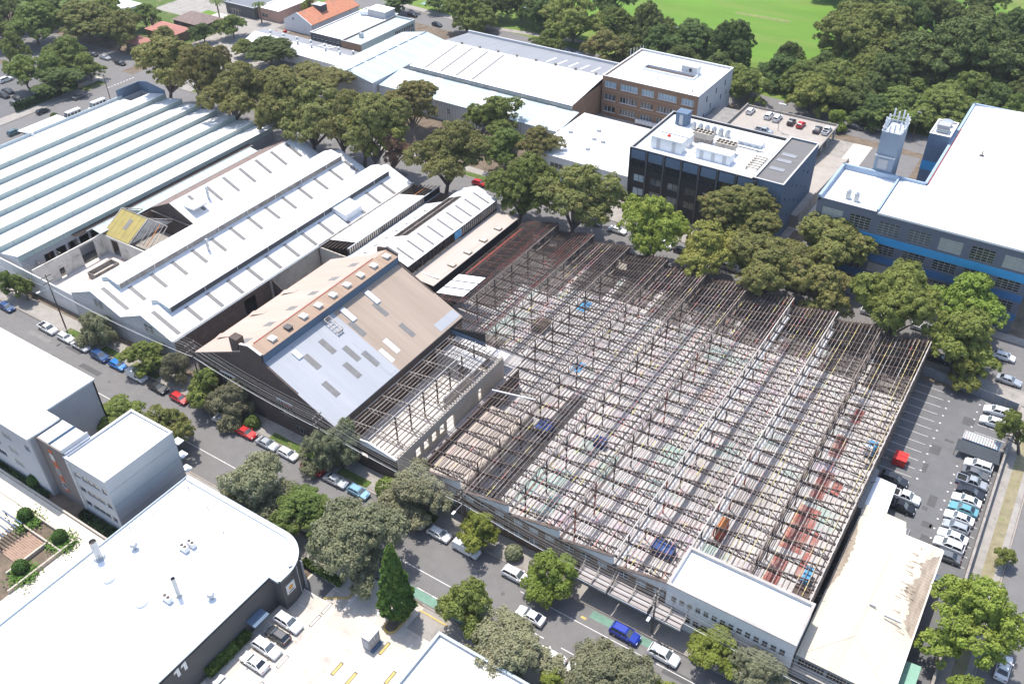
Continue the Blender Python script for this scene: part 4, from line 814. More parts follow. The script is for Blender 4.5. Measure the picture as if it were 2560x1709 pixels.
for x, y in ((-36.5,191.5),(-34.6,191.2)):
    f = thing('roof_vent', '%s of two squat vent boxes on the slate block annexe roof' % ('western' if x < -36 else 'eastern'), 'vent', (x,y,19.3)); G().box(x-0.5,x+0.5,y-0.5,y+0.5,19.32,21.2).build('casing', galv, f); G().tube((x,y,21.2),(x,y,21.7),0.25,k=10).build('cowl', trim_w, f)
f = thing('roof_vent', 'small tripod mast on the white roof of slate block', 'vent', (-15.5,226,20.5)); G().tube((-15.5,226,20.4),(-15.5,226,22),0.15,k=8).build('mast', steel_l, f); G().box(-16,-15,225.6,226.4,20.45,20.8).build('base', char_w, f)
tower_w = mat('pale_blue_grey_wall',(0.21,0.26,0.32),0.8,var=0.08,sc=0.4)
t = thing('antenna_tower', 'blue-grey lift tower crowned with white phone antennas', 'tower', (-33.4,209.5,0))
wall(WS(205.7), -35.4, -31.3, 0, 30, tower_w, t); wall(WE(-31.3), 206, 213, 0, 30, tower_w, t); wall(WN(213.3), -35.4, -31.3, 0, 30, tower_w, t); wall(WW(-35.4), 206, 213, 0, 30, tower_w, t)
G().box(-35.1,-31.6,206,213,29.4,29.6).build('roof', lgrey_w, t); G().box(-34.6,-32.4,205.6,205.68,21.2,23.6).build('door', grey_w, t)
G().box(-35.6,-31.1,205.4,205.68,24.2,24.5).build('ledge', lgrey_w, t)
for k in range(14):
    a = 2*math.pi*k/14; x = -33.35+2.2*math.cos(a)*1.05; y = 209.5+3.6*math.sin(a); h = 31.6+1.8*random.random()
    g = G(); g.tube((x,y,29.4),(x,y,h),0.06,k=6); g.box(x-0.18,x+0.18,y-0.12,y+0.12,h-1.9,h-0.1); g.build('antenna', plant_w, t)
g = G()
for z in (30.2, 31.0):
    for a, b in (((-35.5,205.9),(-31.2,205.9)),((-31.2,205.9),(-31.2,213.2)),((-31.2,213.2),(-35.5,213.2)),((-35.5,213.2),(-35.5,205.9))): g.bar((*a,z),(*b,z),0.08)
g.build('railing', plant_w, t)
t = flat_block('plant_tower', 'square blue-grey plant tower with cooling unit beside slate block', 'tower', -28.4, -23.6, 228.5, 238, 22.0, navy_w, white_flat, 0.3, trim_w)
for c, d in ((12.8,15.2),(6.4,8.8)): G().box(-28.44,-23.58,228.44,228.5,c,d).build('azure_band', blue_w, t)
f = thing('cooling_unit', 'grey cooling unit with round fan on the plant tower', 'cooling unit', (-26,233,22.1)); G().box(-27.4,-24.6,230.5,233.2,22.2,24).build('casing', grey_w, f); G().tube((-26,235.6,22.2),(-26,235.6,23.3),1.3,k=18).build('fan_shroud', galv, f)
g = G()
for y in (229,230.2): g.bar((-28,y,23),(-23.8,y,23),0.08)
for x in (-28,-26,-24): g.bar((x,229,22.2),(x,229,23),0.07)
g.build('railing', pale_roof, f)
t = thing('service_yard', 'cluttered service yard of sheds and decks between the two blue-grey towers', 'yard', (-27,217,0))
G().box(-31,-28.6,222,236,3.0,3.3).build('roof', white_flat, t); G().box(-31,-24,216,221,0.02,2.8).build('hut', brick_d, t); G().box(-30.8,-27.4,212.3,215.8,0.02,3.4).build('deck', steel_l, t); G().box(-27.2,-24,209,215,0.02,2.6).build('hut', pale_roof, t)
t = thing('lean_to_shed', 'blue-grey skillion shed beside the antenna tower', 'shed', (-40,213,0))
G().box(-44.5,-36.2,206.2,217,0,5.0).build('wall', navy_w, t); G().sheet((-44.8,206,5.2),(-36,206,5.6),(-36,217.3,5.6),(-44.8,217.3,5.2),0.1).build('roof', mat('slate_sheet',(0.27,0.31,0.37),0.6), t)
# ---- black clad office
ops = []; bays = [(-91.0+4.75*k, -91.0+4.75*k+4.1) for k in range(7)]
for a, b in bays: ops += [(a,b,11.6,13.6),(a+0.6,b-0.6,7.6,9.6),(a+0.6,b-0.6,3.8,5.8)]
t = flat_block('black_office', 'black-clad four-storey office with plant-covered white roof', 'office', -91.9, -59.6, 194.0, 219.5, 16.0, black_w, white_flat, 0.7, mat('grey_stone_coping',(0.36,0.355,0.35),0.8,var=0.1), opsS=ops)
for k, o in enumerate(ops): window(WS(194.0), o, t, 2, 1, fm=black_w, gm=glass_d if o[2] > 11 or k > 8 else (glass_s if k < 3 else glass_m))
for k in range(8): G().box(-91.9+4.75*k-0.16 if k else -91.9,-91.9+4.75*k+0.2,193.75,193.998,0,16.5).build('pilaster', char_w, t)
for k in range(7): G().box(-91.4+4.75*k,-87.5+4.75*k,193.9,193.996,13.9,16.4).build('fascia_panel', navy_w, t)
opsE = [(197.5+2.1*k, 198.3+2.1*k, 2.6+2.1*j, 3.4+2.1*j) for j in range(6) for k in range(9) if (k*3+j*2) % 4 == 0]
t3 = flat_block('punched_window_block', 'blue-grey stair block dotted with small square windows and boarded deck roof', 'office', -59.4, -52.0, 194.6, 220.5, 16.4, navy_w, mat('dark_deck_roof',(0.15,0.145,0.14),0.8,var=0.15,sc=0.8,streak=(0.2,2.0,1)), 0.4, mat('pale_stone_coping',(0.50,0.49,0.47),0.8,var=0.1), opsE=opsE)
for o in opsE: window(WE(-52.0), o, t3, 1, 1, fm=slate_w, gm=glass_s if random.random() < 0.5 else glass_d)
for y in (201.5,206.5,210): G().box(-58.2,-54.5,y,y+1.6,16.42,16.5).build('roof_board', dull_roof, t3)
def pbox(name, label, b, m=plant_w, doors=2):
    f = thing(name, label, 'plant box', ((b[0]+b[1])/2,(b[2]+b[3])/2,b[4])); G().box(*b).build('casing', m, f)
    for k in range(doors): x = b[0]+(b[1]-b[0])*(k+0.5)/doors; G().box(x-0.5,x+0.5,b[2]-0.04,b[2]-0.004,b[4]+0.15,b[5]-0.4).build('door', lgrey_w, f)
    G().box(b[0]-0.08,b[1]+0.08,b[2]-0.08,b[3]+0.08,b[5]+0.002,b[5]+0.1).build('lid', m, f); return f
pbox('plant_box', 'long white plant box with red cap nearest the parapet on black office', (-88.0,-79.6,197.6,200.6,16.02,19.2)); pbox('plant_box', 'white plant box behind the red-capped one on black office', (-88.2,-79.6,202.2,204.8,16.02,18.8)); pbox('plant_box', 'white plant box along the street parapet nearest the stair block', (-76.0,-67.0,198.4,201.4,16.02,18.6), doors=3)
f = thing('red_cowl', 'small red cowl on top of the long white plant box', 'cowl', (-84,199.5,19.3)); G().tube((-84,199.5,19.3),(-84,199.5,19.6),0.6,0.4,k=12).build('cap_body', red_p, f); G().tube((-84,199.5,19.6),(-84,199.5,19.8),0.25,k=10).build('cap_top', red_p, f)
for k, (x, y) in enumerate(((-80.4,206.2),(-73.2,203.4))):
    f = thing('chiller', '%s chiller with two rows of dark round fans on black office roof' % ('western','eastern')[k], 'chiller', (x+2.4,y+1.2,16))
    G().box(x,x+5.0,y,y+2.6,17.4,18.9).build('casing', tan_w, f); G().box(x+0.2,x+4.8,y+0.2,y+2.4,16.02,17.4).build('frame', steel_l, f)
    for i in range(5):
        for j in range(2): G().tube((x+0.5+i,y+0.7+1.2*j,18.9),(x+0.5+i,y+0.7+1.2*j,19.05),0.42,k=12).build('fan', rubber, f)
for k in range(6):
    x = -83.2+1.9*k; f = thing('round_tank', 'galvanised drum %s in the row of six on black office roof' % ('first','second','third','fourth','fifth','sixth')[k], 'tank', (x,213.4,16), 'row of drums on the black office'); G().tube((x,213.4,16.02),(x,213.4,17.6),0.7,k=14).build('drum', galv, f, smooth=False); G().tube((x,213.4,17.6),(x,213.4,18.1),0.7,0.25,k=14).build('dome', galv, f)
f = thing('pipe_rack', 'white pipework running along the far side of black office roof', 'pipes', (-72,210.5,16))
for k in range(4): G().tube((-89,209.2+0.6*k,16.6),(-60,209.2+0.6*k,16.6),0.16,k=8).build('pipe', trim_w if k % 2 else galv, f)
for k in range(3): G().tube((-78.2+0.5*k,197.5,16.4),(-78.2+0.5*k,209,16.4),0.15,k=8).build('pipe', trim_w, f)
for x in (-88,-80,-72,-64): G().box(x-0.1,x+0.1,209,211.4,16.02,16.44).build('rack_leg', galv, f)
pbox('plant_box', 'slate penthouse box with white lid at the far corner of black office', (-88.6,-85.4,213.5,216.5,16.02,19.4), navy_w, 1); pbox('plant_box', 'white fan deck beside the drums on black office', (-69.6,-63.5,209.9,213.2,16.02,17.6), plant_w, 3)
f = thing('timber_pergola', 'bare timber pergola strips on the roof next to stair block', 'pergola', (-61.5,203.5,16))
for k in range(6): G().box(-63.2,-60.2,199.2+1.3*k,199.5+1.3*k,16.6,16.9).build('beam', tan_w, f)
for x in (-63.2,-60.4): G().box(x,x+0.2,199,206.2,16.02,16.59).build('side_beam', tan_w, f)
# ---- brick office
gx = [(-124.3,-120.4,3),(-118.9,-113.1,6),(-111.7,-107.7,4),(-106.3,-100.3,6),(-98.7,-94.9,4)]
ops = [(a,b,c,d) for a,b,n in gx for c,d in ((9.3,11.1),(5.2,7.0),(1.4,3.2))]
opsE = [(247.5,248.5,8.6,10.2),(254.5,255.5,8.8,10.4),(261.5,262.5,9.0,10.6),(251,251.9,5.4,6.9),(258.8,259.7,5.4,6.9),(263,263.9,5.6,7.0),(246.5,247.4,3.6,5.2)]
t = flat_block('brick_office', 'tan brick three-storey office with white roof, light well and plant room', 'office', -125.2, -93.6, 241.0, 267.4, 12.0, brick_t, white_flat, 0.6, trim_w, opsS=ops, opsE=opsE, wme=lgrey_w)
for o in ops:
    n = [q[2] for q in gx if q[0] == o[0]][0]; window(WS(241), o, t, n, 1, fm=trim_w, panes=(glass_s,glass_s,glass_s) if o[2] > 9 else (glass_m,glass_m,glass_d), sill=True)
for o in opsE: window(WE(-93.6), o, t, 1, 2, fm=grey_w, gm=glass_d, sill=True)
for z in (8.2, 4.2): G().box(-125.25,-93.58,240.9,240.998,z,z+0.25).build('string_course', mat('cream_brick',(0.36,0.25,0.17),0.9), t)
g = G()
for b in ((-117.6,-100.4,252.7,253.0),(-117.6,-100.4,255.9,256.2),(-117.6,-117.3,253.0,255.9),(-100.7,-100.4,253.0,255.9)): g.box(*b,12.0,12.7)
g.build('light_well_kerb', trim_w, t); G().box(-117.3,-100.7,253,255.9,11.9,12.04).build('light_well', brick_d, t)
G().box(-106.2,-100.9,256.3,259.2,12.02,14.6).build('plant_room', white_w, t); window(WS(256.1), (-103.6,-102.6,13.0,14.2), t, 1, 1, gm=glass_d)
for x, y in ((-122,262),(-110,247.5),(-97,244.5),(-95.5,250)): G().tube((x,y,12.0),(x,y,13.0),0.22,k=10).build('vent', galv, t)
for k in range(5): x = -125+0.5*k; y = 259+1.2*k; G().tube((x,y,12),(x,y,15.2),0.07,k=6).build('antenna', plant_w, t)
for k in range(6): f = G().box(-112.6+1.15*k,-111.6+1.15*k,239.6,240.5,0.6,1.6).build('condenser', plant_w, t)
# ---- white flat annexe in front of the brick office
t = flat_block('white_annexe', 'plain white flat-roofed annexe beside the black office', 'building', -122.6, -92.2, 196.5, 225.5, 6.6, white_w, white_flat, 0.12, trim_w, opsS=[(-117,-113,3.2,4.8)])
window(WS(196.5), (-117,-113,3.2,4.8), t, 3, 1, gm=glass_d)
for x, y in ((-119.5,212),(-113,217),(-111.5,211.5),(-108.5,211.2),(-110,205)): G().box(x-0.5,x+0.5,y-0.5,y+0.5,6.62,7.3).build('roof_hatch', lgrey_w, t)
for x in (-97.5,-95.6,-94.6): g = G(); g.tube((x,214,6.6),(x,214,8.6),0.16,k=8); g.tube((x,214,8.6),(x+0.7,214,8.5),0.16,k=8); g.build('gooseneck_vent', galv, t)
# ---- big gabled store
t = thing('gabled_store', 'wide gabled store with white front roof slope and dull grey rear slope', 'store', (-156,240,0))
G().sheet((-187,223.5,9.0),(-125.8,223.5,9.0),(-125.8,243.5,11.2),(-187,243.5,11.2),0.12).build('roof', mat('ivory_roof_sheet',(0.76,0.745,0.71),0.6,var=0.06,sc=0.5,streak=(1.4,0.15,0.15),col2=(0.62,0.60,0.565),mix2=0.2,sc2=0.2), t)
G().sheet((-187,243.5,11.2),(-125.8,243.5,11.2),(-125.8,257.5,9.6),(-187,257.5,9.6),0.12).build('roof', dull_roof, t)
for k in range(4): x = -181.5+6.2*k; G().sheet((x,224.3,9.13),(x+0.8,224.3,9.13),(x+0.8,242.5,11.13),(x,242.5,11.13),0.05).build('skylight', skyl, t)
for k in range(6): x = -148+4.1*k; G().sheet((x,245,11.07),(x+0.6,245,11.07),(x+0.6,251,10.4),(x,251,10.4),0.05).build('skylight', trim_w, t)
wall(WS(223.8), -186.8, -126, 0, 8.85, cream_w, t); wall(WE(-126), 224.1, 257, 0, 9.2, brick_t, t); wall(WN(257.3), -186.8, -126, 0, 9.4, lgrey_w, t); wall(WW(-186.8), 224.1, 257, 0, 8.9, lgrey_w, t)
g = G(); g.box(-187.2,-125.6,257.1,257.7,9.4,10.4); g.box(-187.4,-186.9,223.5,257.4,8.6,9.4); g.build('parapet', lgrey_w, t)
for k in range(8): x = -180+7.3*k; G().box(x-0.3,x+0.3,243.2,243.8,11.2,11.9).build('ridge_vent', steel_l, t)
G().bar((-187,223.4,8.85),(-125.8,223.4,8.85),0.25).build('gutter', navy_w, t)
t = thing('ribbed_front_shed', 'pale roofed shed with white ribbed street wall under the gabled store', 'shed', (-158,217,0))
G().sheet((-190.5,211,6.2),(-123.2,211,6.2),(-123.2,223.4,7.6),(-190.5,223.4,7.6),0.1).build('roof', pale_roof, t)
wall(WS(211.2), -190, -123.5, 0, 6.0, white_w, t)
for k in range(48): G().box(-178+1.0*k,-177.75+1.0*k,211.12,211.19,0.4,5.9).build('wall_rib', lgrey_w, t)
wall(WE(-123.4), 211.5, 223, 0, 6.4, brick_t, t); window(WS(211.0), (-163,-161.6,2.6,4.4), t, 2, 2, gm=glass_d)
for k in range(6): x = -186+10.5*k; G().sheet((x,211.3,6.29),(x+2.6,211.3,6.29),(x+2.6,223,7.61),(x,223,7.61),0.04).build('roof_sheet', white_flat, t)
# ---- pale gable hall
t = thing('pale_gable_hall', 'pale blue-roofed gable hall with lighter roof stripes beside the gabled store', 'hall', (-200,230,0))
gable_roof(t, -211, -190.3, 208.5, 250.5, 7.6, -200.2, 9.6, m=pale_roof)
for k in range(7):
    y = 211+5.7*k
    G().sheet((-200,y,9.64),(-190.5,y,7.66),(-190.5,y+1.2,7.66),(-200,y+1.2,9.64),0.05).build('roof_stripe', white_flat, t); G().sheet((-210.8,y,7.68),(-200.4,y,9.64),(-200.4,y+1.2,9.64),(-210.8,y+1.2,7.68),0.05).build('roof_stripe', white_flat, t)
G().bar((-200.2,208.4,9.68),(-200.2,250.5,9.68),0.35,0.12).build('ridge_capping', navy_w, t)
wall(WS(208.8), -211, -190.3, 0, 7.4, white_w, t); wall(WN(250.3), -211, -190.3, 0, 7.4, white_w, t); wall(WW(-211), 209, 250, 0, 7.4, white_w, t); wall(WE(-190.4), 209, 250, 0, 7.4, white_w, t)
for y in (208.6, 250.3): G().ext([(-211,7.4),(-190.3,7.4),(-200.2,9.5)],y-0.1,y+0.1).build('gable', white_w, t)
# ---- offices behind
ops = [(-239.5+1.9*k,-238.2+1.9*k,4.6,6.0) for k in range(8)]
t = flat_block('white_flat_office', 'white flat-roofed office with dark window band and duct', 'office', -240.5, -225.6, 234, 266, 6.8, char_w, white_flat, 0.3, trim_w, opsS=ops)
for o in ops: window(WS(234), o, t, 1, 2, gm=glass_d)
G().box(-234.5,-226,259,264.5,6.82,9.4).build('plant_room', grey_w, t); G().box(-234.7,-225.8,258.8,264.7,9.4,9.55).build('plant_room_roof', white_flat, t); G().tube((-237.8,258.5,7.8),(-234.6,259.6,7.8),0.9,k=14).build('duct', plant_w, t)
opsE = [(262.8-1.1*k,263.6-1.1*k,0.8,6.2) for k in range(1)]
t = flat_block('mint_roofed_office', 'long narrow office with pale mint roof and gridded end window', 'office', -225.4, -216.4, 233.5, 264, 6.6, brick_t, pale_roof, 0.5, lgrey_w, wme=green_f, opsE=[(252.5+1.0*k,253.3+1.0*k,1.0,6.0) for k in range(11)])
for k in range(11): window(WE(-216.4), (252.5+1.0*k,253.3+1.0*k,1.0,6.0), t, 1, 3, fm=trim_w, gm=glass_d)
G().box(-222.5,-221.3,239.8,241,6.62,8.2).build('vent', galv, t)
t = thing('grey_ridged_workshop', 'grey ridged workshop roof dotted with white turbine vents', 'workshop', (-238,228,0))
G().sheet((-262,221.5,4.0),(-213.5,220.5,4.0),(-213.5,226.5,5.6),(-262,227.5,5.6),0.1).build('roof', white_roof, t); G().sheet((-262,227.5,5.6),(-213.5,226.5,5.6),(-213.5,233,4.6),(-262,233.5,4.6),0.1).build('roof', dull_roof, t)
wall(WS(221.8), -262, -213.5, 0, 3.8, white_w, t); wall(WE(-213.6), 221.8, 233, 0, 3.9, white_w, t); wall(WW(-262), 221.8, 233, 0, 3.9, white_w, t); wall(WN(233.3), -262, -241, 0, 4.4, white_w, t)
for k in range(13):
    x = -256+3.3*k; y = 226.2 if k % 2 else 229.4; z = 5.6-abs(y-227)*0.17
    v = G().tube((x,y,z-0.1),(x,y,z+0.7),0.35,k=10).build('turbine_vent', galv, t); G().ball((x,y,z+0.95),0.5,0.5,0.35,k=10,m=6).build('cowl', plant_w, v)
for k in range(3): G().sheet((-232+2.2*k,228,5.58),(-231+2.2*k,228,5.58),(-231+2.2*k,232.5,4.86),(-232+2.2*k,232.5,4.86),0.04).build('skylight', trim_w, t)
t = thing('terracotta_hall', 'long terracotta-tiled hall with white gable end and dark dormer', 'hall', (-258,258,0))
for a, b in (((-266.2,4.0),(-258.8,7.4)),((-258.8,7.4),(-251.4,4.0))): G().sheet((a[0],246.3,a[1]),(b[0],246.3,b[1]),(b[0],273.5,b[1]),(a[0],273.5,a[1]),0.15).build('roof', terra, t)
G().ext([(-266,0),(-251.6,0),(-251.6,4.0),(-258.8,7.6),(-266,4.0)],246,246.35).build('gable', white_w, t); wall(WE(-251.6), 246.4, 273, 0, 3.9, white_w, t); wall(WW(-266), 246.4, 273, 0, 3.9, white_w, t)
d = G().box(-259.2,-255.0,255.5,258.8,5.2,8.0).build('dormer', char_w, t); G().box(-259.4,-254.8,255.3,259,8.0,8.12).build('dormer_roof', pale_roof, d); G().box(-261.2,-260.4,245.95,245.99,4.6,5.3).build('vent', char_w, t)
def house(label, x0, x1, y0, y1, ze, zr, m, wm=None, chim=False):
    t = thing('house', label, 'house', ((x0+x1)/2,(y0+y1)/2,0)); k = min((x1-x0),(y1-y0))/2; ym = (y0+y1)/2; xm = (x0+x1)/2; o = 0.5
    X0, X1, Y0, Y1 = x0-o, x1+o, y0-o, y1+o
    r = ((X0+k+o,ym,zr),(X1-k-o,ym,zr)) if x1-x0 >= y1-y0 else ((xm,Y0+k+o,zr),(xm,Y1-k-o,zr)); c = ((X0,Y0,ze),(X1,Y0,ze),(X1,Y1,ze),(X0,Y1,ze))
    qs = ((c[0],c[1],r[1],r[0]),(c[1],c[2],r[1]),(c[2],c[3],r[0],r[1]),(c[3],c[0],r[0])) if x1-x0 >= y1-y0 else ((c[0],c[1],r[0]),(c[1],c[2],r[1],r[0]),(c[2],c[3],r[1]),(c[3],c[0],r[0],r[1]))
    for q in qs: g = G(); g.quad(*q); g.build('roof', m, t)
    G().box(x0,x1,y0,y1,0,ze-0.05).build('wall', wm or brick_d, t)
    for u in (0.2,0.65): window(WS(y0-0.2), (x0+(x1-x0)*u,x0+(x1-x0)*u+1.6,1.0,2.3), t, 2, 1, gm=glass_d)
    if chim: G().box(X0+1.6,X0+2.4,y0+2,y0+2.7,ze,zr+1.2).build('chimney', brick_d, t)
house('rose-tiled hipped house with a dark chimney behind cross street trees', -305, -290, 212.5, 221, 3.2, 5.4, redtile, brick_b, True)
house('brown-tiled hipped house behind the rose-tiled one', -304.5, -289, 225.2, 235.5, 3.2, 5.8, browntile)
house('small rose-tiled cottage tucked under trees by the road corner', -300.5, -293.5, 199.5, 206, 3.0, 4.6, redtile, brick_b)
t = flat_block('flat_house', 'white flat-roofed house beyond the trees past cross street', 'house', -336, -324, 213, 227, 5.2, white_w, white_flat, 0.15, opsS=[(-333,-330.5,1,2.4)])
window(WS(213), (-333,-330.5,1,2.4), t, 2, 1)
t = flat_block('flat_house', 'dark modern house with grey flat roof beside bright lawn and pale terrace', 'house', -300, -284, 248, 260, 4.2, char_w, mat('slate_flat_roof',(0.16,0.17,0.19),0.7), 0.15, lgrey_w, opsS=[(-298,-292,0.3,2.6)])
window(WS(248), (-298,-292,0.3,2.6), t, 4, 1); G().box(-302.5,-292,241.5,245.6,0.02,0.3).build('terrace', paleconc, t); G().box(-309,-302.6,241,246,0.02,0.08).build('lawn', ovalm, t)
t = flat_block('flat_house', 'pink-walled house with white roof near the terracotta hall', 'house', -284, -272.5, 250, 268, 4.2, mat('pink_render',(0.50,0.32,0.25),0.9,var=0.08), white_flat, 0.2, trim_w, opsS=[(-282,-279,1,2.4)])
window(WS(250), (-282,-279,1,2.4), t, 2, 1)
# ---- parking deck and ramp
t = thing('parking_deck', 'raised pale concrete parking deck behind the black office', 'parking deck', (-71,244,0))
G().box(-85.5,-57.6,222.5,262,3.55,3.9).build('deck', mat('deck_concrete',(0.36,0.32,0.28),0.9,var=0.15,sc=0.4,col2=(0.28,0.25,0.22),mix2=0.4,sc2=0.2), t)
for y in np.arange(224, 262, 6.2): G().box(-58.3,-57.8,y,y+0.5,0,3.54).build('column', lgrey_w, t)
g = G(); g.box(-85.5,-57.4,261.8,262.1,3.9,4.5); g.box(-57.7,-57.4,222.5,261.8,3.902,4.5); g.box(-85.7,-85.4,222.5,262.1,3.902,4.9); g.build('parapet', concrete, t)
G().box(-92.8,-85.8,243,256.5,0,4.4).build('stair_block', mat('weathered_slab',(0.24,0.225,0.21),0.9,var=0.25,sc=0.5), t)
t = thing('vehicle_ramp', 'pale concrete vehicle ramp with kerb walls beside parking deck', 'ramp', (-53,232,0))
G().ext([(206,0),(250,0),(250,0.15),(218,3.3),(206,3.4)],-57.2,-50.2,'x').build('ramp_slab', mat('deck_concrete',(0.36,0.32,0.28)), t)
for x in (-57.3,-50.0): G().ext([(206,0),(250,0),(250,0.8),(218,4.0),(206,4.1)],x-0.15,x+0.15,'x').build('ramp_wall', concrete, t)
t = thing('lamp_post', 'tall twin-head lamp post on the parking deck', 'lamp post', (-71.5,250,3.9)); G().tube((-71.5,250,3.9),(-71.5,250,12),0.1,0.07,k=8).build('pole', galv, t); G().box(-72.6,-70.4,249.8,250.2,12,12.2).build('lamp_head', trim_w, t)

# ================================================================= near side of the front street
t = thing('curved_corner_store', 'big charcoal store with plain white roof, rounded corner and number 11', 'store', (-93,42,0))
arc = [(-83.9+6.2*math.sin(a), 54.4+6.1*math.cos(a)) for a in np.linspace(0, math.pi/2-0.06, 12)]
out = [(-107,12),(-79.8,12),(-79.8,52.8),(-77.75,52.8)]+arc[::-1]+[(-107,60.5)]
g = G(); n = len(out)
for i in range(n):
    a, b = out[i], out[(i+1) % n]; g.quad((*a,0),(*b,0),(*b,6.75),(*a,6.75))
g.build('wall', char_w, t); G().pl(out, 6.4, 6.6).build('roof', white_flat, t)
g = G(); ctr = (-93, 36)
def inset(p, d): v = Vector((p[0]-ctr[0], p[1]-ctr[1])); k = 1-d/max(abs(v.x), abs(v.y), 1); return (ctr[0]+v.x*k, ctr[1]+v.y*k)
for i in range(n):
    a, b = out[i], out[(i+1) % n]; wdt = 0.9 if (a[1] > 56 and b[1] > 56) else 0.3; ia, ib = inset(a, wdt), inset(b, wdt)
    g.quad((*a,6.95),(*b,6.95),(*ib,6.95),(*ia,6.95)); g.quad((*a,6.7),(*b,6.7),(*b,6.95),(*a,6.95)); g.quad((*ia,6.6),(*ib,6.6),(*ib,6.95),(*ia,6.95))
g.build('coping', mat('zinc_coping',(0.45,0.50,0.53),0.45,var=0.1,sc=0.8), t)
G().box(-105.2,-105.1,12,60,6.602,6.68).build('roof_seam', grey_w, t)
# number 11 and the sign panel
for y0 in (33.9, 35.15):
    g = G(); x = -79.76
    for q in (((y0+0.35,5.0),(y0+0.85,5.0),(y0+0.85,7.0-0.25),(y0+0.35,6.15)),((y0-0.05,6.05),(y0+0.35,6.15),(y0+0.85,6.75),(y0+0.45,6.7)),((y0-0.12,6.1),(y0-0.05,6.05),(y0+0.45,6.7),(y0+0.05,6.55))):
        g.quad(*[(x,u,v-0.35) for u,v in q])
    g.build('house_number', trim_w, t)
s = G().box(-77.74,-77.68,53.5,55.25,2.9,5.0).build('sign_panel', trim_w, t)
g = G()
for k in range(10): a = 2*math.pi*k/10; b = 2*math.pi*(k+1)/10; g.quad((-77.67,54.4,4.05),(-77.67,54.4+0.5*math.cos(a),4.05+0.5*math.sin(a)),(-77.67,54.4+0.5*math.cos(b),4.05+0.5*math.sin(b)))
g.build('emblem', mat('sign_orange',(0.68,0.36,0.08),0.6), s); G().box(-77.675,-77.66,53.8,54.95,3.15,3.35).build('sign_text_bar', mat('sign_navy',(0.04,0.05,0.12),0.6), s)
for y in (31.5, 33.6): G().box(-79.78,-79.72,y,y+1.1,0.05,2.3).build('door', grey_w, t)
G().box(-79.75,-77.6,30.8,33.4,2.6,2.75).build('porch_canopy', lgrey_w, t); G().box(-79.75,-77.8,46.6,49.6,2.6,2.75).build('porch_canopy', navy_w, t)
for y in (56.4, 57.6): G().box(-78.3,-77.9,y-0.04,y+0.04,0,6.6).build('facade_joint', lgrey_w, t)
for k, (x, y, lab) in enumerate(((-94.6,50.4,'further'),(-94.9,49.2,'nearer'),(-89.6,41.4,'lone'))):
    f = thing('air_conditioner', '%s white twin-fan air conditioner on the charcoal store roof' % lab, 'air conditioner', (x,y,6.6)); G().box(x-0.75,x+0.75,y-0.38,y+0.38,6.75,7.75).build('casing', plant_w, f)
    for s_ in (-0.36,0.36): G().tube((x+s_,y,7.752),(x+s_,y,7.8),0.27,k=12).build('fan', steel, f)
    for s_ in (-0.6,0.6): G().box(x+s_-0.08,x+s_+0.08,y-0.5,y+0.5,6.6,6.75).build('foot', galv, f)
for k, (x, y, h, r) in enumerate(((-105.0,41.0,4.0,0.55),(-88.9,42.9,4.2,0.34))):
    f = thing('flue', 'tall steel flue on the charcoal store roof, %s' % ('at the seam by garden' if k == 0 else 'beside the lone air conditioner'), 'flue', (x,y,6.6)); G().tube((x,y,6.6),(x,y,6.6+h),r,k=16,cap=False).build('pipe', galv, f); G().tube((x,y,6.6),(x,y,6.9),r*1.7,r*1.2,k=16).build('base_flange', galv, f); G().tube((x,y,6.6+h-0.5),(x,y,6.6+h-0.4),r*0.96,k=16).build('flue_core', brick_d, f)
for k, (x, y) in enumerate(((-101.8,45.2),(-84.4,45.2))):
    f = thing('roof_vent', 'mushroom vent on charcoal store roof, %s' % ('near the seam' if k == 0 else 'near the sign corner'), 'vent', (x,y,6.6)); G().tube((x,y,6.6),(x,y,7.5),0.25,k=12).build('neck', galv, f); G().tube((x,y,7.5),(x,y,7.75),0.65,0.3,k=14).build('cowl', galv, f)
for k, (x, y) in enumerate(((-100.5,39.2),(-92.7,39.0))):
    f = thing('roof_dome', '%s low white dome vent on the charcoal store roof' % ('western','eastern')[k], 'vent', (x,y,6.6)); G().tube((x,y,6.6),(x,y,7.0),0.95,k=18).build('rim', white_flat, f); G().ball((x,y,7.0),0.95,0.95,0.35,k=18,m=6).build('dome', white_flat, f)
for k, (x, y) in enumerate(((-106.0,47.5),(-98.5,57.2),(-92.5,55.0),(-104.6,58.5))):
    f = thing('vent_pipe', 'thin bent vent pipe on charcoal store roof, %s' % ('by the garden edge','first from the street','second from the street','at the street corner')[k], 'pipe', (x,y,6.6)); G().tube((x,y,6.6),(x,y,7.2),0.09,k=8).build('riser', galv, f); G().tube((x,y,7.2),(x+0.35,y-0.1,7.2),0.09,k=8).build('elbow', galv, f)
# ---- second white roof by the yard
t = flat_block('white_roofed_store', 'white-roofed store with pale blue parapet beside the yard entrance', 'store', -52.6, -22, 34, 59.2, 5.6, grey_w, white_flat, 0.5, pale_roof)
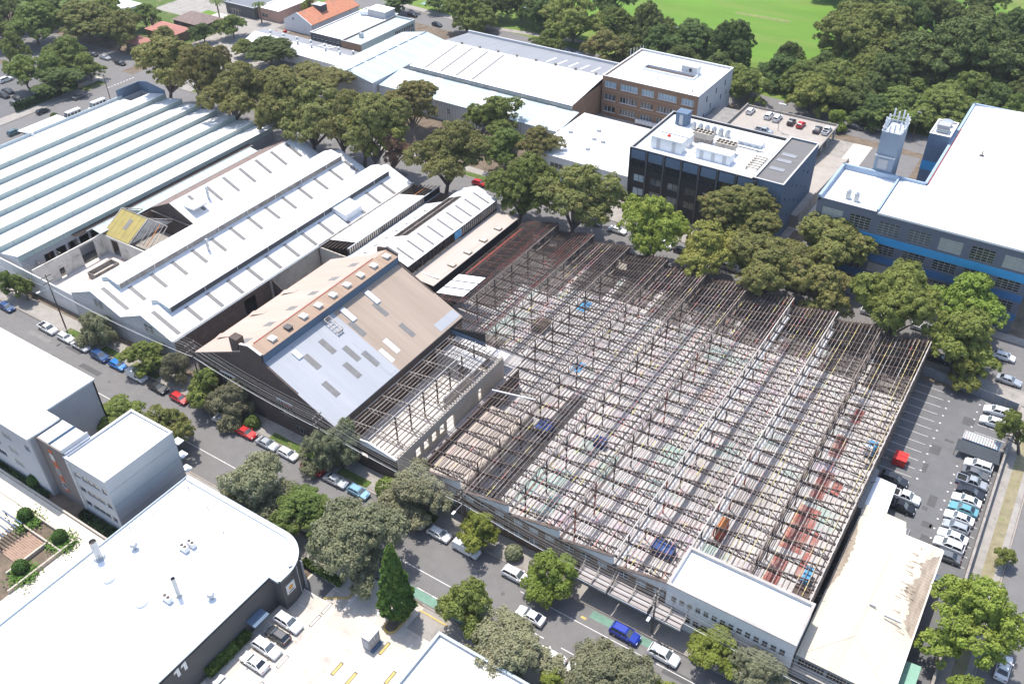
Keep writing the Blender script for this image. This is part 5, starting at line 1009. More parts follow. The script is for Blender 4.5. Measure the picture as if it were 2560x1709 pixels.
# ---- apartments
t = thing('apartment_block', 'long grey apartment block with white roof beside the garden', 'apartments', (-155,55,0))
out = [(-200,47.6),(-129.4,47.6),(-129.4,53.9),(-133.2,53.9),(-133.2,63.9),(-200,63.9)]
G().pl(out, 13.8, 14.15).build('roof', white_flat, t)
ops = [(-196+5.2*k,-193.4+5.2*k,z,z+1.3) for k in range(12) for z in (3.2,6.4,9.8)]+[(-132.3,-130.9,9.9,11.3)]
wall(WS(47.9), -199.8, -129.6, 0, 13.8, lgrey_w, t, ops=ops)
for k, o in enumerate(ops): window(WS(47.9), o, t, 3, 1, fm=grey_w, gm=random.choice((glass_d,glass_d,glass_c,glass_m)))
wall(WE(-133.4), 54.2, 63.7, 0, 13.8, grey_w, t); wall(WE(-129.6), 48.2, 53.7, 0, 13.8, grey_w, t); wall(WN(63.7), -199.8, -133.4, 0, 13.8, lgrey_w, t); wall(WN(53.75), -133.4, -129.6, 0, 13.8, grey_w, t)
t = thing('stair_link', 'taupe stair link with orange window panels between two apartment blocks', 'apartments', (-125.5,51.5,0))
wall(WS(49.0), -129.4, -122.2, 0, 13.6, taupe_w, t); G().box(-129.3,-121.9,49.3,54.2,13.2,13.5).build('roof', white_flat, t); wall(WN(54.3), -129.4, -122, 0, 13.4, grey_w, t)
G().box(-126.0,-125.8,49.2,54.2,13.5,13.9).build('parapet', navy_w, t); G().box(-122.4,-122.1,49.0,54.2,13.5,14.3).build('parapet', lgrey_w, t)
for k, z in enumerate((11.6, 9.0, 8.0, 5.6, 4.6, 2.2)): G().box(-126.6,-125.6,48.93,48.99,z,z+0.8).build('orange_panel', mat('orange_panel',(0.55,0.13,0.05),0.7), t)
for z in (9.9, 6.4, 3.0): window(WS(48.8), (-126.6,-125.6,z,z+1.5), t, 1, 1, gm=glass_c if z > 9 else glass_m)
ops = [(a,b,z,z+1.2) for a, b in ((-120.6,-119.0),(-118.6,-114.0),(-113.4,-112.2)) for z in (2.4,5.8,9.2)]
t = flat_block('apartment_block', 'square pale grey apartment block with white roof and balcony slabs', 'apartments', -122.0, -111.4, 48.9, 62.7, 12.6, lgrey_w, white_flat, 0.35, white_flat, opsS=ops)
for o in ops: window(WS(48.9), o, t, 3 if o[1]-o[0] > 3 else 1, 1, fm=grey_w, gm=random.choice((glass_d,glass_m,glass_c)))
for z in (3.6, 7.0, 10.2):
    G().box(-111.42,-111.36,49,62.6,z,z+0.06).build('panel_joint', grey_w, t); G().box(-112.5,-110.9,62.72,64.0,z-0.2,z).build('balcony', white_flat, t)
for x in (-121.5, -121.1): G().tube((x,48.8,0),(x,48.8,12.4),0.07,k=6).build('downpipe', trim_w, t)
# ---- garden court
t = thing('garden_court', 'landscaped court of pale paving, planter walls and timber deck', 'garden', (-126,40,0))
G().box(-150,-108,43.3,46.2,0.03,0.07).build('paving', mat('court_paving',(0.66,0.60,0.50),0.9,var=0.1,sc=0.6), t); G().box(-117.2,-107.2,20,43.3,0.03,0.065).build('paving', mat('court_paving',(0.66,0.6,0.5)), t)
G().box(-145,-129.6,36.5,43.2,0.03,0.06).build('concrete_apron', paleconc, t)
G().box(-150,-112,46.3,46.6,0.03,0.55).build('planter_wall', paleconc, t)
for b in ((-130.2,-117.2,43.0,43.28),(-117.5,-117.2,31,43.0),(-121.0,-120.7,33,40.6),(-127.5,-117.5,40.5,40.75)): G().box(*b,0.03,0.75).build('planter_wall', tan_w, t)
for k in range(14): G().box(-126.0,-121.2,35.2+0.37*k,35.53+0.37*k,0.08,0.2).build('deck_board', deckm, t)
g = None
for k in range(9): G().box(-131.6,-126.2,35.6+0.55*k,35.78+0.55*k,2.3,2.5).build('pergola_slat', trim_w if k % 2 else navy_w, t)
for x, y in ((-131.4,35.6),(-126.4,35.6),(-131.4,40.2),(-126.4,40.2)): G().box(x-0.08,x+0.08,y-0.08,y+0.08,0.06,2.3).build('pergola_post', steel, t)
lm = mat('topiary_leaf', (0.055,0.115,0.018), 0.8, var=0.4, sc=3.0, bump=0.8, bsc=5)
def leafy(name, verts_fn, n, sz, m, parent=None, seed=0):
    r = np.random.default_rng(seed); P_, Nn = verts_fn(r, n)
    a = r.normal(size=(n,3)); Nn = Nn+0.55*r.normal(size=(n,3)); Nn /= np.linalg.norm(Nn,axis=1,keepdims=True)+1e-9
    u = np.cross(Nn,a); u /= np.linalg.norm(u,axis=1,keepdims=True)+1e-9; v = np.cross(Nn,u); s = sz*r.uniform(0.6,1.3,(n,1))
    V = np.stack([P_-u*s-v*s*0.7, P_+u*s-v*s*0.7, P_+u*s*0.8+v*s*0.8, P_-u*s*0.8+v*s*0.8],1).reshape(-1,3)
    me = bpy.data.meshes.new(name); me.vertices.add(4*n); me.vertices.foreach_set('co', V.astype(np.float32).ravel()); me.loops.add(4*n); me.loops.foreach_set('vertex_index', np.arange(4*n,dtype=np.int32))
    me.polygons.add(n); me.polygons.foreach_set('loop_start', np.arange(0,4*n,4,dtype=np.int32)); me.update(calc_edges=True); me.validate()
    if m: me.materials.append(m)
    return link(name, me, parent) if parent is not None else me
def ballf(c, R): 
    def fn(r, n):
        d = r.normal(size=(n,3)); d /= np.linalg.norm(d,axis=1,keepdims=True); d[:,2] = np.abs(d[:,2])*1.0-0.35*(r.random(n)<0.3); return np.array(c)+d*R*r.uniform(0.93,1.03,(n,1)), d
    return fn
for k, (x, y, w) in enumerate(((-128.7,42.0,'beside concrete apron'),(-119.5,42.2,'at planter corner nearest apartments'),(-119.3,34.8,'at planter corner nearest the store'),(-134.6,47.8,'against the long apartment block'))):
    f = thing('topiary_ball', 'clipped round topiary ball %s' % w, 'shrub', (x,y,0.1), 'topiary balls of the court'); G().ball((x,y,1.3),1.12,1.12,1.1).build('core', lm, f); leafy('foliage', ballf((x,y,1.3),1.25), 900, 0.11, lm, f, k); G().tube((x,y,0.1),(x,y,0.6),0.09,k=6).build('stem', bark, f)
    if k < 3: q = thing('ground_shrub', 'low spreading shrubs around topiary ball %s' % w, 'shrub', (x,y,0.1)); leafy('foliage', (lambda c: (lambda r, n: (np.stack([c[0]+r.normal(size=n)*1.1, c[1]+r.normal(size=n)*1.0, 0.3+0.5*r.random(n)],1), np.tile([0,0,1.0],(n,1)))))((x+0.8,y-0.3)), 900, 0.16, mat('shrub_leaf',(0.10,0.19,0.03),0.8,var=0.4,sc=2), q, 30+k); G().box(x-1.5,x+2.5,y-1.6,y+1.4,0.06,0.2).build('soil_bed', dirtm, q)
def strip(x0, x1, y0, y1, z0, z1):
    def fn(r, n):
        q = np.stack([r.uniform(x0,x1,n), r.uniform(y0,y1,n), z0+(z1-z0)*np.sqrt(r.random(n))],1); c = np.array([(x0+x1)/2,(y0+y1)/2,z0]); d = q-c; d[:,2] += 0.6; d /= np.linalg.norm(d,axis=1,keepdims=True); return q, d
    return fn
hm = mat('hedge_leaf', (0.085,0.135,0.022), 0.85, var=0.4, sc=1.5)
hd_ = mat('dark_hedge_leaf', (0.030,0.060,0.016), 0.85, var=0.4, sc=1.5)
def hedge(label, b, n, m, seed, sz=0.2):
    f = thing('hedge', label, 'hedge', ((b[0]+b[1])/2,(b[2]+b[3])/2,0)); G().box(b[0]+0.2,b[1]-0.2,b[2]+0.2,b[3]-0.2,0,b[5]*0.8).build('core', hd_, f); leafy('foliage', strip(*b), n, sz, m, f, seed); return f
hedge('yellow-green hedge between rounded store corner and street', (-82,-73.6,60.2,61.4,0.05,1.1), 1600, hm, 51)
hedge('dim hedge along the shaded wall of charcoal store', (-79.7,-78.5,38,46.2,0.05,1.7), 1500, hm, 52)
hedge('tall dark hedge around the corner car lot by cross street', (-286.2,-284.4,144,167,0.05,2.8), 3200, hd_, 53, 0.3)
hedge('shaded planting below the long apartment block', (-150,-130,46.7,47.5,0.05,0.9), 1500, hd_, 54)
hedge('shaded planting below the square apartment block', (-121.5,-112,46.9,48.5,0.05,1.0), 1500, hd_, 55)
# ---- yard: booth, island, wheel stops
t = thing('ticket_booth', 'small square booth with white roof in the pale yard', 'booth', (-62.8,55.2,0))
G().box(-63.5,-62.0,54.1,56.4,0.04,2.7).build('cabin', grey_w, t); G().box(-63.62,-61.88,53.98,56.52,2.7,2.95).build('roof', white_flat, t); window(WE(-61.88), (54.6,55.9,1.3,2.4), t, 2, 1, gm=glass_m); G().box(-63.2,-62.3,54.04,54.098,0.1,2.2).build('door', lgrey_w, t)
G().box(-61.98,-61.4,54.0,56.4,0.04,0.2).build('step', navy_w, t)
g = G()
pts = [(-62.1+1.15*math.cos(a), 58.9+1.1*math.sin(a)) for a in np.linspace(math.pi,2*math.pi,9)]+[(-62.0+1.15*math.cos(a), 62.2+1.1*math.sin(a)) for a in np.linspace(0,math.pi,9)]
t = thing('kerbed_island', 'planted island with worn yellow kerb under the conical tree', 'island', (-62,60.5,0)); G().pl(pts, 0.03, 0.2).build('kerb_ring', paint_y, t); G().pl([(-62.05+(x+62.05)*0.8, 60.5+(y-60.5)*0.87) for x,y in pts], 0.2, 0.24).build('soil_bed', dirtm, t)
for k, (x, y, m) in enumerate(((-64.3,49.2,paint_y),(-61.5,49.1,paint_y),(-56.8,52.3,paint_y),(-72.7,53.6,paint_w),(-72.7,56.3,paint_w),(-60.6,55.6,paint_y),(-53.6,47,paint_y),(-71.9,45.7,paint_w),(-71.9,40.6,paint_w))):
    g = G(); g.quad((x-0.28,y-1.2,0.042),(x+0.28,y-1.2,0.042),(x+0.28,y+1.2,0.042),(x-0.28,y+1.2,0.042)); g.build('road_marking', steel, None, kind='structure')
    g = G(); g.quad((x-0.18,y-1.05,0.047),(x+0.18,y-1.05,0.047),(x+0.18,y+1.05,0.047),(x-0.18,y+1.05,0.047)); g.build('road_marking', m, None, kind='structure')
for pts in ([(-74.4,57.4),(-71.4,59.4)],[(-71.2,59.3),(-71.0,63.4)],[(-60.2,63.8),(-55,63.8)]):
    G().bar((*pts[0],0.1),(*pts[1],0.1),0.25,0.16).build('kerb', paint_y, None, kind='structure')
path(asphalt2, -79, -74.5, 57.2, 60.1, z=0.06)

# ================================================================= poles and wires
PO = [(-171.2,80.2,14.0),(-127.0,80.4,14.2),(-95.0,80.4,11.5),(-63.5,80.4,10.5),(-28.2,79.6,9.9),(14,79.8,10)]
for k, (x, y, h) in enumerate(PO[:5]):
    t = thing('power_pole', ('tall dark power pole beside parked white ute','power pole among trees before the brick hall','power pole before the grey roof slope of brick hall','power pole before the westernmost sawtooth facade','timber power pole standing in front of the awning')[k], 'power pole', (x,y,0), 'power poles of the front street')
    G().tube((x,y,0),(x,y,h),0.17,0.11,k=8).build('pole', wood_d, t)
    for z in (h-0.5, h-1.9): G().box(x-0.07,x+0.07,y-1.2,y+1.2,z-0.08,z+0.08).build('crossarm', wood_d, t)
    if k in (0,3,4): a = G().bar((x,y,h-3.5),(x+0.3,y-2.6,h-2.8),0.08).build('lamp_arm', galv, t); G().box(x+0.1,x+0.5,y-3.3,y-2.5,h-2.86,h-2.7).build('lamp_head', trim_w, t)
    g = G()
    for z in (h-0.42, h-1.82):
        for s_ in (-1.0,-0.4,0.4,1.0): g.tube((x,y+s_,z),(x,y+s_,z+0.22),0.05,k=6)
    g.build('insulator', trim_w, t)
PW = [(-215,80.2,14.0)]+PO
for k, ((x0,y0,h0),(x1,y1,h1)) in enumerate(zip(PW, PW[1:])):
    t = thing('power_lines', 'sagging power lines over footpath, %s span from the cross street' % ('first','second','third','fourth','fifth','sixth')[k], 'cables', ((x0+x1)/2,(y0+y1)/2,9))
    for dz in (-0.2, -1.6):
        for s_ in (-1.0,-0.4,0.4,1.0):
            g = G(); pv = None
            for i in range(9):
                f = i/8; p = (x0+(x1-x0)*f, y0+(y1-y0)*f+s_, h0+(h1-h0)*f+dz-1.1*4*f*(1-f)*abs(x1-x0)/40)
                if pv: g.bar(pv, p, 0.022)
                pv = p
            g.build('wire', wirem, t)
    g = G(); pv = None
    for i in range(9):
        f = i/8; p = (x0+(x1-x0)*f, y0+(y1-y0)*f, h0+(h1-h0)*f-3.6-0.9*4*f*(1-f)*abs(x1-x0)/40)
        if pv: g.bar(pv, p, 0.05)
        pv = p
    g.build('wire', trim_w if k else wirem, t)
t = thing('power_pole', 'lone power pole at the cross street footpath by white vans', 'power pole', (-265.4,165.2,0)); G().tube((-265.4,165.2,0),(-265.4,165.2,9.5),0.15,0.1,k=8).build('pole', wood_d, t); G().box(-266.3,-264.5,165.1,165.3,9.0,9.15).build('crossarm', wood_d, t)
for k, (x, y, h) in enumerate(((-185.5,291.5,9),(-128,301,9),(-45,370,9),(-38,272,9))):
    t = thing('lamp_post', 'slender park lamp post %s' % ('near the park path','on the oval edge','on the far park lawn','by the rear street')[k], 'lamp post', (x,y,0)); G().tube((x,y,0),(x,y,h),0.12,0.08,k=8).build('pole', steel, t); G().box(x-0.6,x+0.6,y-0.15,y+0.15,h,h+0.15).build('lamp_head', galv, t)
for k, (x, y, m) in enumerate(((-268,238,orange_p),(-266,240.6,red_p),(-263.2,243,red_p),(-270.6,235,orange_p),(-262,239.5,yell_p),(-286.5,222.5,orange_p))):
    t = thing('road_barrier', '%s plastic road barrier, %s' % (('orange','red','red','orange','yellow','orange')[k], ('second in the row by terracotta hall','third in the row by terracotta hall','nearest the terracotta gable','furthest from the terracotta gable','lone one near turbine vents','beside the dark round tree')[k]), 'barrier', (x,y,0), 'plastic road barriers')
    G().ext([(x-0.3,0.02),(x+0.3,0.02),(x+0.12,0.9),(x-0.12,0.9)], y-1.0, y+1.0).build('body', m, t); G().box(x-0.4,x+0.4,y-0.15,y+0.15,0.02,0.15).build('foot', m, t)
t = thing('ladder_rack', 'leaning ladder frame with orange drum beside the cream hall end', 'ladder', (-1.2,119.4,0))
for x in (-1.0,-0.5): G().bar((x,116,0.1),(x,120.6,0.6),0.07).build('rail', galv, t)
for k in range(8): G().bar((-1.0,116.4+0.55*k,0.14+0.06*k),(-0.5,116.4+0.55*k,0.14+0.06*k),0.05).build('rung', galv, t)
G().tube((-1.7,117.6,0.02),(-1.7,117.6,1.0),0.35,k=12).build('drum', orange_p, t)

# ================================================================= trees
def crown_mesh(name, R, ratio, nl, seed, lobes, clump=1.15, per=46, leaf=0.26, droop=0.0):
    """foliage as many small leaf faces gathered into rounded clumps that sit on several overlapping lobes"""
    r = np.random.default_rng(seed); C = [(r.uniform(-.15,.15)*R,r.uniform(-.15,.15)*R,0.42*R*ratio,0.40*R)]
    for k in range(lobes*2-1):
        a = 2*math.pi*(k*0.381966+r.uniform(-0.06,0.06)); q = math.sqrt((k+0.6)/(lobes*2-1)); d = q*0.68*R
        zz = (r.uniform(-0.62,0.30) if q > 0.6 else r.uniform(-0.25,0.52))*R*ratio; C.append((d*math.cos(a)*r.uniform(0.8,1.2), d*math.sin(a)*r.uniform(0.8,1.2), zz, R*r.uniform(0.20,0.38)))
    cl = []
    for x, y, z, rr in C:
        n = int(max(7, 4*math.pi*rr*rr/(clump*clump*1.75)))
        d = r.normal(size=(n,3)); d /= np.linalg.norm(d,axis=1,keepdims=True); d[:,2] = np.where(d[:,2] < -0.30, -d[:,2], d[:,2])
        p = np.array([x,y,z])+d*np.array([rr,rr,rr*0.78])*r.uniform(0.66,1.12,(n,1)); cl.append(np.hstack([p,d]))
    cl = np.vstack(cl); n = len(cl); tot = n*per
    ci = np.repeat(np.arange(n), per); e = r.normal(size=(tot,3)); e /= np.linalg.norm(e,axis=1,keepdims=True)
    o = cl[ci,3:]; flip = (e*(o*0.6+np.array([0,0,0.6]))).sum(1) < -0.25; e[flip] *= -1
    cr = clump*np.repeat(r.uniform(0.45,1.0,n), per)[:,None]
    P_ = cl[ci,:3]+e*cr*np.array([1,1,0.72])*r.uniform(0.55,1.05,(tot,1)); P_[:,2] -= droop*r.random(tot)**2
    Nn = e+0.25*o+np.array([0,0,0.35])+0.45*r.normal(size=(tot,3)); Nn /= np.linalg.norm(Nn,axis=1,keepdims=True)+1e-9
    a = r.normal(size=(tot,3)); u = np.cross(Nn,a); u /= np.linalg.norm(u,axis=1,keepdims=True)+1e-9; v = np.cross(Nn,u); s = leaf*r.uniform(0.6,1.35,(tot,1))
    V = np.stack([P_-u*s-v*s*0.55, P_+u*s-v*s*0.55, P_+u*s*0.55+v*s*0.75, P_-u*s*0.55+v*s*0.75],1).reshape(-1,3)
    me = bpy.data.meshes.new(name); me.vertices.add(4*tot); me.vertices.foreach_set('co', V.astype(np.float32).ravel()); me.loops.add(4*tot); me.loops.foreach_set('vertex_index', np.arange(4*tot,dtype=np.int32))
    me.polygons.add(tot); me.polygons.foreach_set('loop_start', np.arange(0,4*tot,4,dtype=np.int32)); me.update(calc_edges=True)
    me.materials.append(None); return me, [(c[0],c[1],c[2],c[3]) for c in C]
LC = {'o':('olive_leaf',(0.217,0.219,0.062),(0.245,0.196,0.073)),'g':('mid_green_leaf',(0.173,0.226,0.050),(0.217,0.239,0.062)),'b':('bright_leaf',(0.217,0.285,0.046),(0.268,0.296,0.057)),'y':('yellow_green_leaf',(0.234,0.253,0.055),(0.285,0.274,0.068)),
 'd':('deep_green_leaf',(0.112,0.160,0.041),(0.146,0.185,0.050)),'s':('grey_green_leaf',(0.245,0.253,0.139),(0.296,0.274,0.165)),'r':('russet_leaf',(0.234,0.148,0.085),(0.257,0.194,0.091))}
LEAF = {k: mat(n, c1, 0.7, var=0.35, sc=0.7, col2=c2, mix2=0.4, sc2=0.35, objvar=0.15, transl=0.28) for k, (n, c1, c2) in LC.items()}
CR = {'S': [], 'M': [], 'L': [], 'F': []}
for k in range(3): CR['S'].append(crown_mesh('crown', 3.6, 0.72, 0, 10+k, 5, 0.72, 75, 0.115))
for k in range(6): CR['M'].append(crown_mesh('crown', 7.0, 0.72, 0, 20+k, 6+k % 3, 0.9+0.06*k, 72, 0.145+0.006*k))
for k in range(5): CR['L'].append(crown_mesh('crown', 11.0, 0.66, 0, 30+k, 8+k % 3, 1.05+0.07*k, 66, 0.185+0.008*k))
for k in range(4): CR['F'].append(crown_mesh('crown', 5.6, 0.72, 0, 40+k, 7, 0.8, 85, 0.11, droop=0.9))
RT = random.Random(5)
def tree(x, y, h, r, rz, k, label, base=None, group=None, name='street_tree', zc=None):
    bx, by = base or (x, y); t = thing(name, label, 'tree', (bx,by,0), group)
    pool = 'F' if k == 's' else ('S' if r < 5.2 else ('M' if r < 9.2 else 'L')); R0 = {'S':3.6,'M':7.0,'L':11.0,'F':5.6}[pool]; rat = {'S':0.72,'M':0.72,'L':0.66,'F':0.72}[pool]
    me, lob = RT.choice(CR[pool]); zc = zc or h-rz*1.02; sx = r/R0*0.98; sz = max(0.6*sx, min(1.7*sx, rz/(R0*rat))); a = RT.uniform(0, 6.28)
    c = bpy.data.objects.new('crown', me); COL.objects.link(c); c.parent = t; c.location = (x-bx, y-by, zc); c.scale = (sx, sx*RT.uniform(0.92,1.08), sz); c.rotation_euler = (0,0,a)
    c.material_slots[0].link = 'OBJECT'; c.material_slots[0].material = LEAF[k]
    g = G(); tr = max(0.16, min(0.55, h*0.026)); f = (bx+(x-bx)*0.35+RT.uniform(-.3,.3), by+(y-by)*0.35+RT.uniform(-.3,.3), max(1.5, (zc-rz)*0.85+0.6)); g.tube((bx,by,0),f,tr*1.25,tr*0.85,k=8)
    ca, sa = math.cos(a), math.sin(a)
    for lx, ly, lz, lr in lob:
        e = (x+(lx*ca-ly*sa)*sx*0.85, y+(lx*sa+ly*ca)*sx*0.85, zc+lz*sz-lr*0.2*sz); m = tuple(f[i]*0.45+e[i]*0.55+((0.4 if i == 2 else RT.uniform(-.4,.4))) for i in range(3))
        g.tube(f, m, tr*0.6, tr*0.36, k=6, cap=False); g.tube(m, e, tr*0.36, tr*0.12, k=5, cap=False)
        g.tube(m, (e[0]+RT.uniform(-1,1)*sx*2, e[1]+RT.uniform(-1,1)*sx*2, e[2]+0.4), tr*0.25, tr*0.08, k=5, cap=False)
    g.build('trunk', bark, t); return t
ORD = ['first','second','third','fourth','fifth','sixth','seventh','eighth','ninth','tenth','eleventh','twelfth','thirteenth','fourteenth','fifteenth','sixteenth','seventeenth','eighteenth','nineteenth','twentieth']
ORD += ['twenty-'+o for o in ORD[:9]]+['thirtieth']+['thirty-'+o for o in ORD[:9]]+['fortieth']+['forty-'+o for o in ORD[:9]]
KN = {'o':'olive','g':'mid-green','b':'bright green','y':'yellow-green','d':'dark green','s':'grey-green','r':'russet'}
def row(rowname, group, items, name='street_tree', fat=1.0):
    """items sorted from the cross street end; each label counts its colour from that end"""
    items = sorted(items, key=lambda i: i[0]); cnt = {}; tot = {}
    for i in items: tot[i[5]] = tot.get(i[5],0)+1
    for i in items:
        k = i[5]; n = cnt.get(k,0); cnt[k] = n+1
        lab = ('the only %s tree %s' % (KN[k], rowname)) if tot[k] == 1 else ('%s %s tree from west %s' % (ORD[n], KN[k], rowname))
        i = (i[0], i[1], i[2]*(1+(fat-1)*0.4), i[3]*fat, i[4]*(1+(fat-1)*1.8))+tuple(i[5:])
        tree(*i[:6], lab, group=group, name=name, **(i[6] if len(i) > 6 else {}))
def site(x, y, h, r, rz, k, yc=172.0, yb=167.4, dx=0):
    s = yc/y; zc = 120-(120-0.62*h)*s; return (x*s, yc, zc+rz, r*s*1.13, rz*s*1.22, k, dict(base=(x*s+dx, yb), zc=zc-0.4))
row('along the footpath behind the sheds and steel works', 'street trees along the back street', [site(*q) for q in (
 (-257.3,186.1,14,13.0,7.2,'o',173),(-242.1,186.5,14,9,7.2,'o',173),(-220.9,180.6,14,11.2,7.4,'o',172),(-201.5,182.5,14,10.0,7.4,'o',172),(-187.6,180.5,15,12.9,7.8,'o',172),(-178.5,183.5,14,9.5,7.2,'o',172),(-170.9,184.1,14,10.7,7.2,'o',172),
 (-164.5,182,11,7.4,5.6,'y',173),(-157.3,180,9,5.0,4.0,'r',172),(-139.6,181.8,14,11.3,7.2,'o',172),(-111.7,176.6,14,9.5,6.3,'g'),(-97,177.7,15,10.9,6.8,'o'),(-75.3,175.1,14,8.8,6.3,'b',171,167.4),
 (-60.4,173,13,8,5.9,'y',170),(-46.4,174.2,13,9.7,5.9,'o',171),(-33.7,172.1,12,7.5,5.4,'o',170),(-18,174.2,14,8.7,6.3,'y',171),(-4,169.1,12,7.4,5.4,'y',168),(-1.2,160.5,11,4.0,2.8,'y',164.5,166.6,-3.2))])
row('on the far footpath of the back street', 'street trees across the back street', [(-212.3,188,15,9.6,6.3,'o'),(-205,200,13,11.0,4.6,'o',dict(base=(-203,192))),(-168.3,200,16,9.9,6.4,'o',dict(base=(-161.5,193))),(-141.2,206,15,9.7,6,'g',dict(base=(-143,192))),(-129.8,194,13,7.3,5.4,'g'),(-121.8,198,13,6.8,4.4,'o',dict(base=(-124,192))),
 (-59.5,188.6,17,10.4,6.3,'o',dict(base=(-60,187.5))),(-36.2,186.6,17,10.4,6.3,'o',dict(base=(-38,186.2))),(-6.5,181.4,15,7.7,6.3,'b',dict(base=(-8,186)))])
row('on the works side of the front street', 'street trees on the works side', [(-191.3,81.5,8,2.8,3.6,'g'),(-187.7,82.0,7,2.8,3.1,'g'),(-159.9,80.4,8,4.1,3.6,'s'),(-143.8,80.6,7,4.9,3.1,'g'),(-136.2,81.4,7,3.3,3.1,'s'),(-125.2,79.9,8,4.4,3.6,'g'),(-118,80.7,8,5,3.6,'s'),
 (-90.6,82.0,10.5,3.5,3.2,'s',dict(base=(-91,80.8))),(-93.8,79.4,8,4.5,3.6,'s'),(-72.9,79.9,9,6.3,3.4,'s'),(-59.7,79.2,7,3.6,2.7,'b'),(-44.5,77.4,8,4.4,3.2,'b'),(-18.7,79.4,6.6,4.4,2.4,'b'),(-11.6,79.8,7,3.9,2.2,'s')], fat=1.14)
row('on the apartment and store side of the front street', 'street trees on the apartment side', [(-175.6,67,8,2.9,3.1,'g'),(-157,67,7,3.6,2.6,'g'),(-134.4,66,6.4,5.2,2.6,'g'),(-122,66.6,9.6,5.1,4.0,'o'),(-96.5,65.5,10.5,7.1,4.5,'s'),(-86.2,66.6,8.5,5.1,3.3,'g'),(-73.4,65.0,12.5,7.6,5.0,'s'),(-52.7,65.4,9.6,4.6,4.0,'g'),(-42.5,62.5,9,6.5,3.3,'s'),(-29.3,65.6,9.6,6.7,3.5,'s'),(-35.4,62.6,5.4,2.6,1.6,'b'),(-21.4,69.0,6,2.8,1.8,'b',dict(base=(-21,64)))], fat=1.12)
row('in the car lots and gardens past cross street', 'trees past the cross street', [(-333.7,185.6,15,12,6.8,'g'),(-316.6,166.6,14,6,6.3,'g'),(-318.4,198,15,12.8,6.8,'o'),(-299,198.7,15,8.4,6.8,'o',dict(base=(-303,197.5))),(-318.7,207.4,14,9.8,6.3,'g'),(-296.9,173.7,14,8.9,6.3,'g'),(-297,157,12.5,6.5,5.4,'g'),(-284.8,161,9,9.4,4,'d'),(-353.5,188,15,8.3,6.5,'d'),(-290.5,163.2,12,7.2,5.4,'g'),(-286,173.2,10,5.9,4.5,'g'),(-349.4,201.8,14,10.1,4.7,'d'),(-342,176,14,8,5.5,'d'),(-312,218.3,10,6.7,4.5,'g'),(-287.5,207,9,6.0,4,'o')], 'garden_tree')
row('around the workshops and houses by the rear road', 'trees among rear workshops and houses', [(-281,219,8,5.2,3.6,'d'),(-276.4,229.3,9,6.2,4,'g'),(-242.6,215.2,10,10.3,4,'d'),(-257.5,216.6,7,5.4,3.1,'g'),(-239.9,283,9,8.0,4,'d'),(-227,293,8,6.8,3.6,'g'),(-312,262,10,6,4,'d'),(-268,262,8,4,3.4,'g')], 'garden_tree')
PK = [(-32,335,16,9,7,'d'),(-16,350,17,10,7,'d'),(-6,322,15,9,6.5,'g'),(-40,358,15,9,6.5,'d'),(-66,380,13,8,5.5,'d'),(-55,300,13,9,6,'d'),(-30,300,13,9,6,'g'),(-12,310,16,9,7,'d'),(-95,279,9,6,4,'g'),(-60,300,12,8,5.5,'g'),(-76,305,9,6,4,'d'),(-8,340,16,10,7,'d'),(-130,292,12,7,5.5,'d'),(-150,300,12,8,5.5,'g'),(-201.5,279.2,14,10.5,6.3,'g'),(-167,277.5,8,5.7,3.6,'g'),(-164.3,290.9,17,12.3,7,'g'),(-145.3,280.3,11,7.3,5,'o'),(-138.9,285,9,5.5,4,'o'),(-137.9,299.2,16,8.5,7.2,'d'),(-122.6,303.3,11,10,5,'d'),(-106.7,299.6,15,8.2,6.8,'d'),(-89.5,272.4,11,6.8,5,'g'),(-86.9,291.1,10,7.1,4.5,'d'),(-89.6,311.9,8,4.5,3.6,'d'),(-68.2,322.6,20,16.5,9,'g'),(-35.8,319.2,22,18.1,9.9,'d'),(-69.4,275.5,12,7.3,5.4,'y'),(-67.6,288.4,12,10.3,5.4,'g'),(-59.2,268.7,6,3.7,2.7,'b'),(-46.7,281,11,9.4,4.6,'g'),(-33.7,288,11,11.1,5,'g'),(-53,364.3,16,9.5,6.9,'d'),(-27.7,351.4,18,8.9,8.1,'d'),(-77.9,290.3,11,7,5,'g'),(-203.9,296,12,8.4,4.6,'d'),(-192.9,300.8,12,8.4,4.5,'d'),(-117,461,13,11.6,5.5,'d'),(-23.1,297.8,12,7.8,5.4,'d'),(-15.4,293.2,12,5.1,5.4,'g'),(-63.1,355.4,16,9.4,7.2,'d'),(-58.8,283.1,10,6.7,4.5,'d'),(-51.6,276.2,10,5.9,4.5,'d'),(-44.4,303.3,7,5.5,3.1,'g'),(-33.8,309.1,6,5,2.7,'g'),(-162,318,15,7.6,5,'d'),(-181.3,297.8,12,7.4,5.4,'d'),(-118.9,286.8,9,5.9,4,'d'),(-104.8,285.6,9,6.5,4,'d'),(-20.5,330,16,8,7.2,'d'),(-43.8,390.8,14,8.1,4.5,'d'),(-80,372,14,9,6,'d'),(-90,383,13,9,5.5,'d'),(-70,392,13,8,5.5,'d'),(-102,388,13,8,5.5,'d'),(-140,306,9,6,4,'g'),(-18,372,15,10,6.5,'d')]
row('in the park and along the rear street', 'park trees', PK, 'park_tree', fat=1.17)
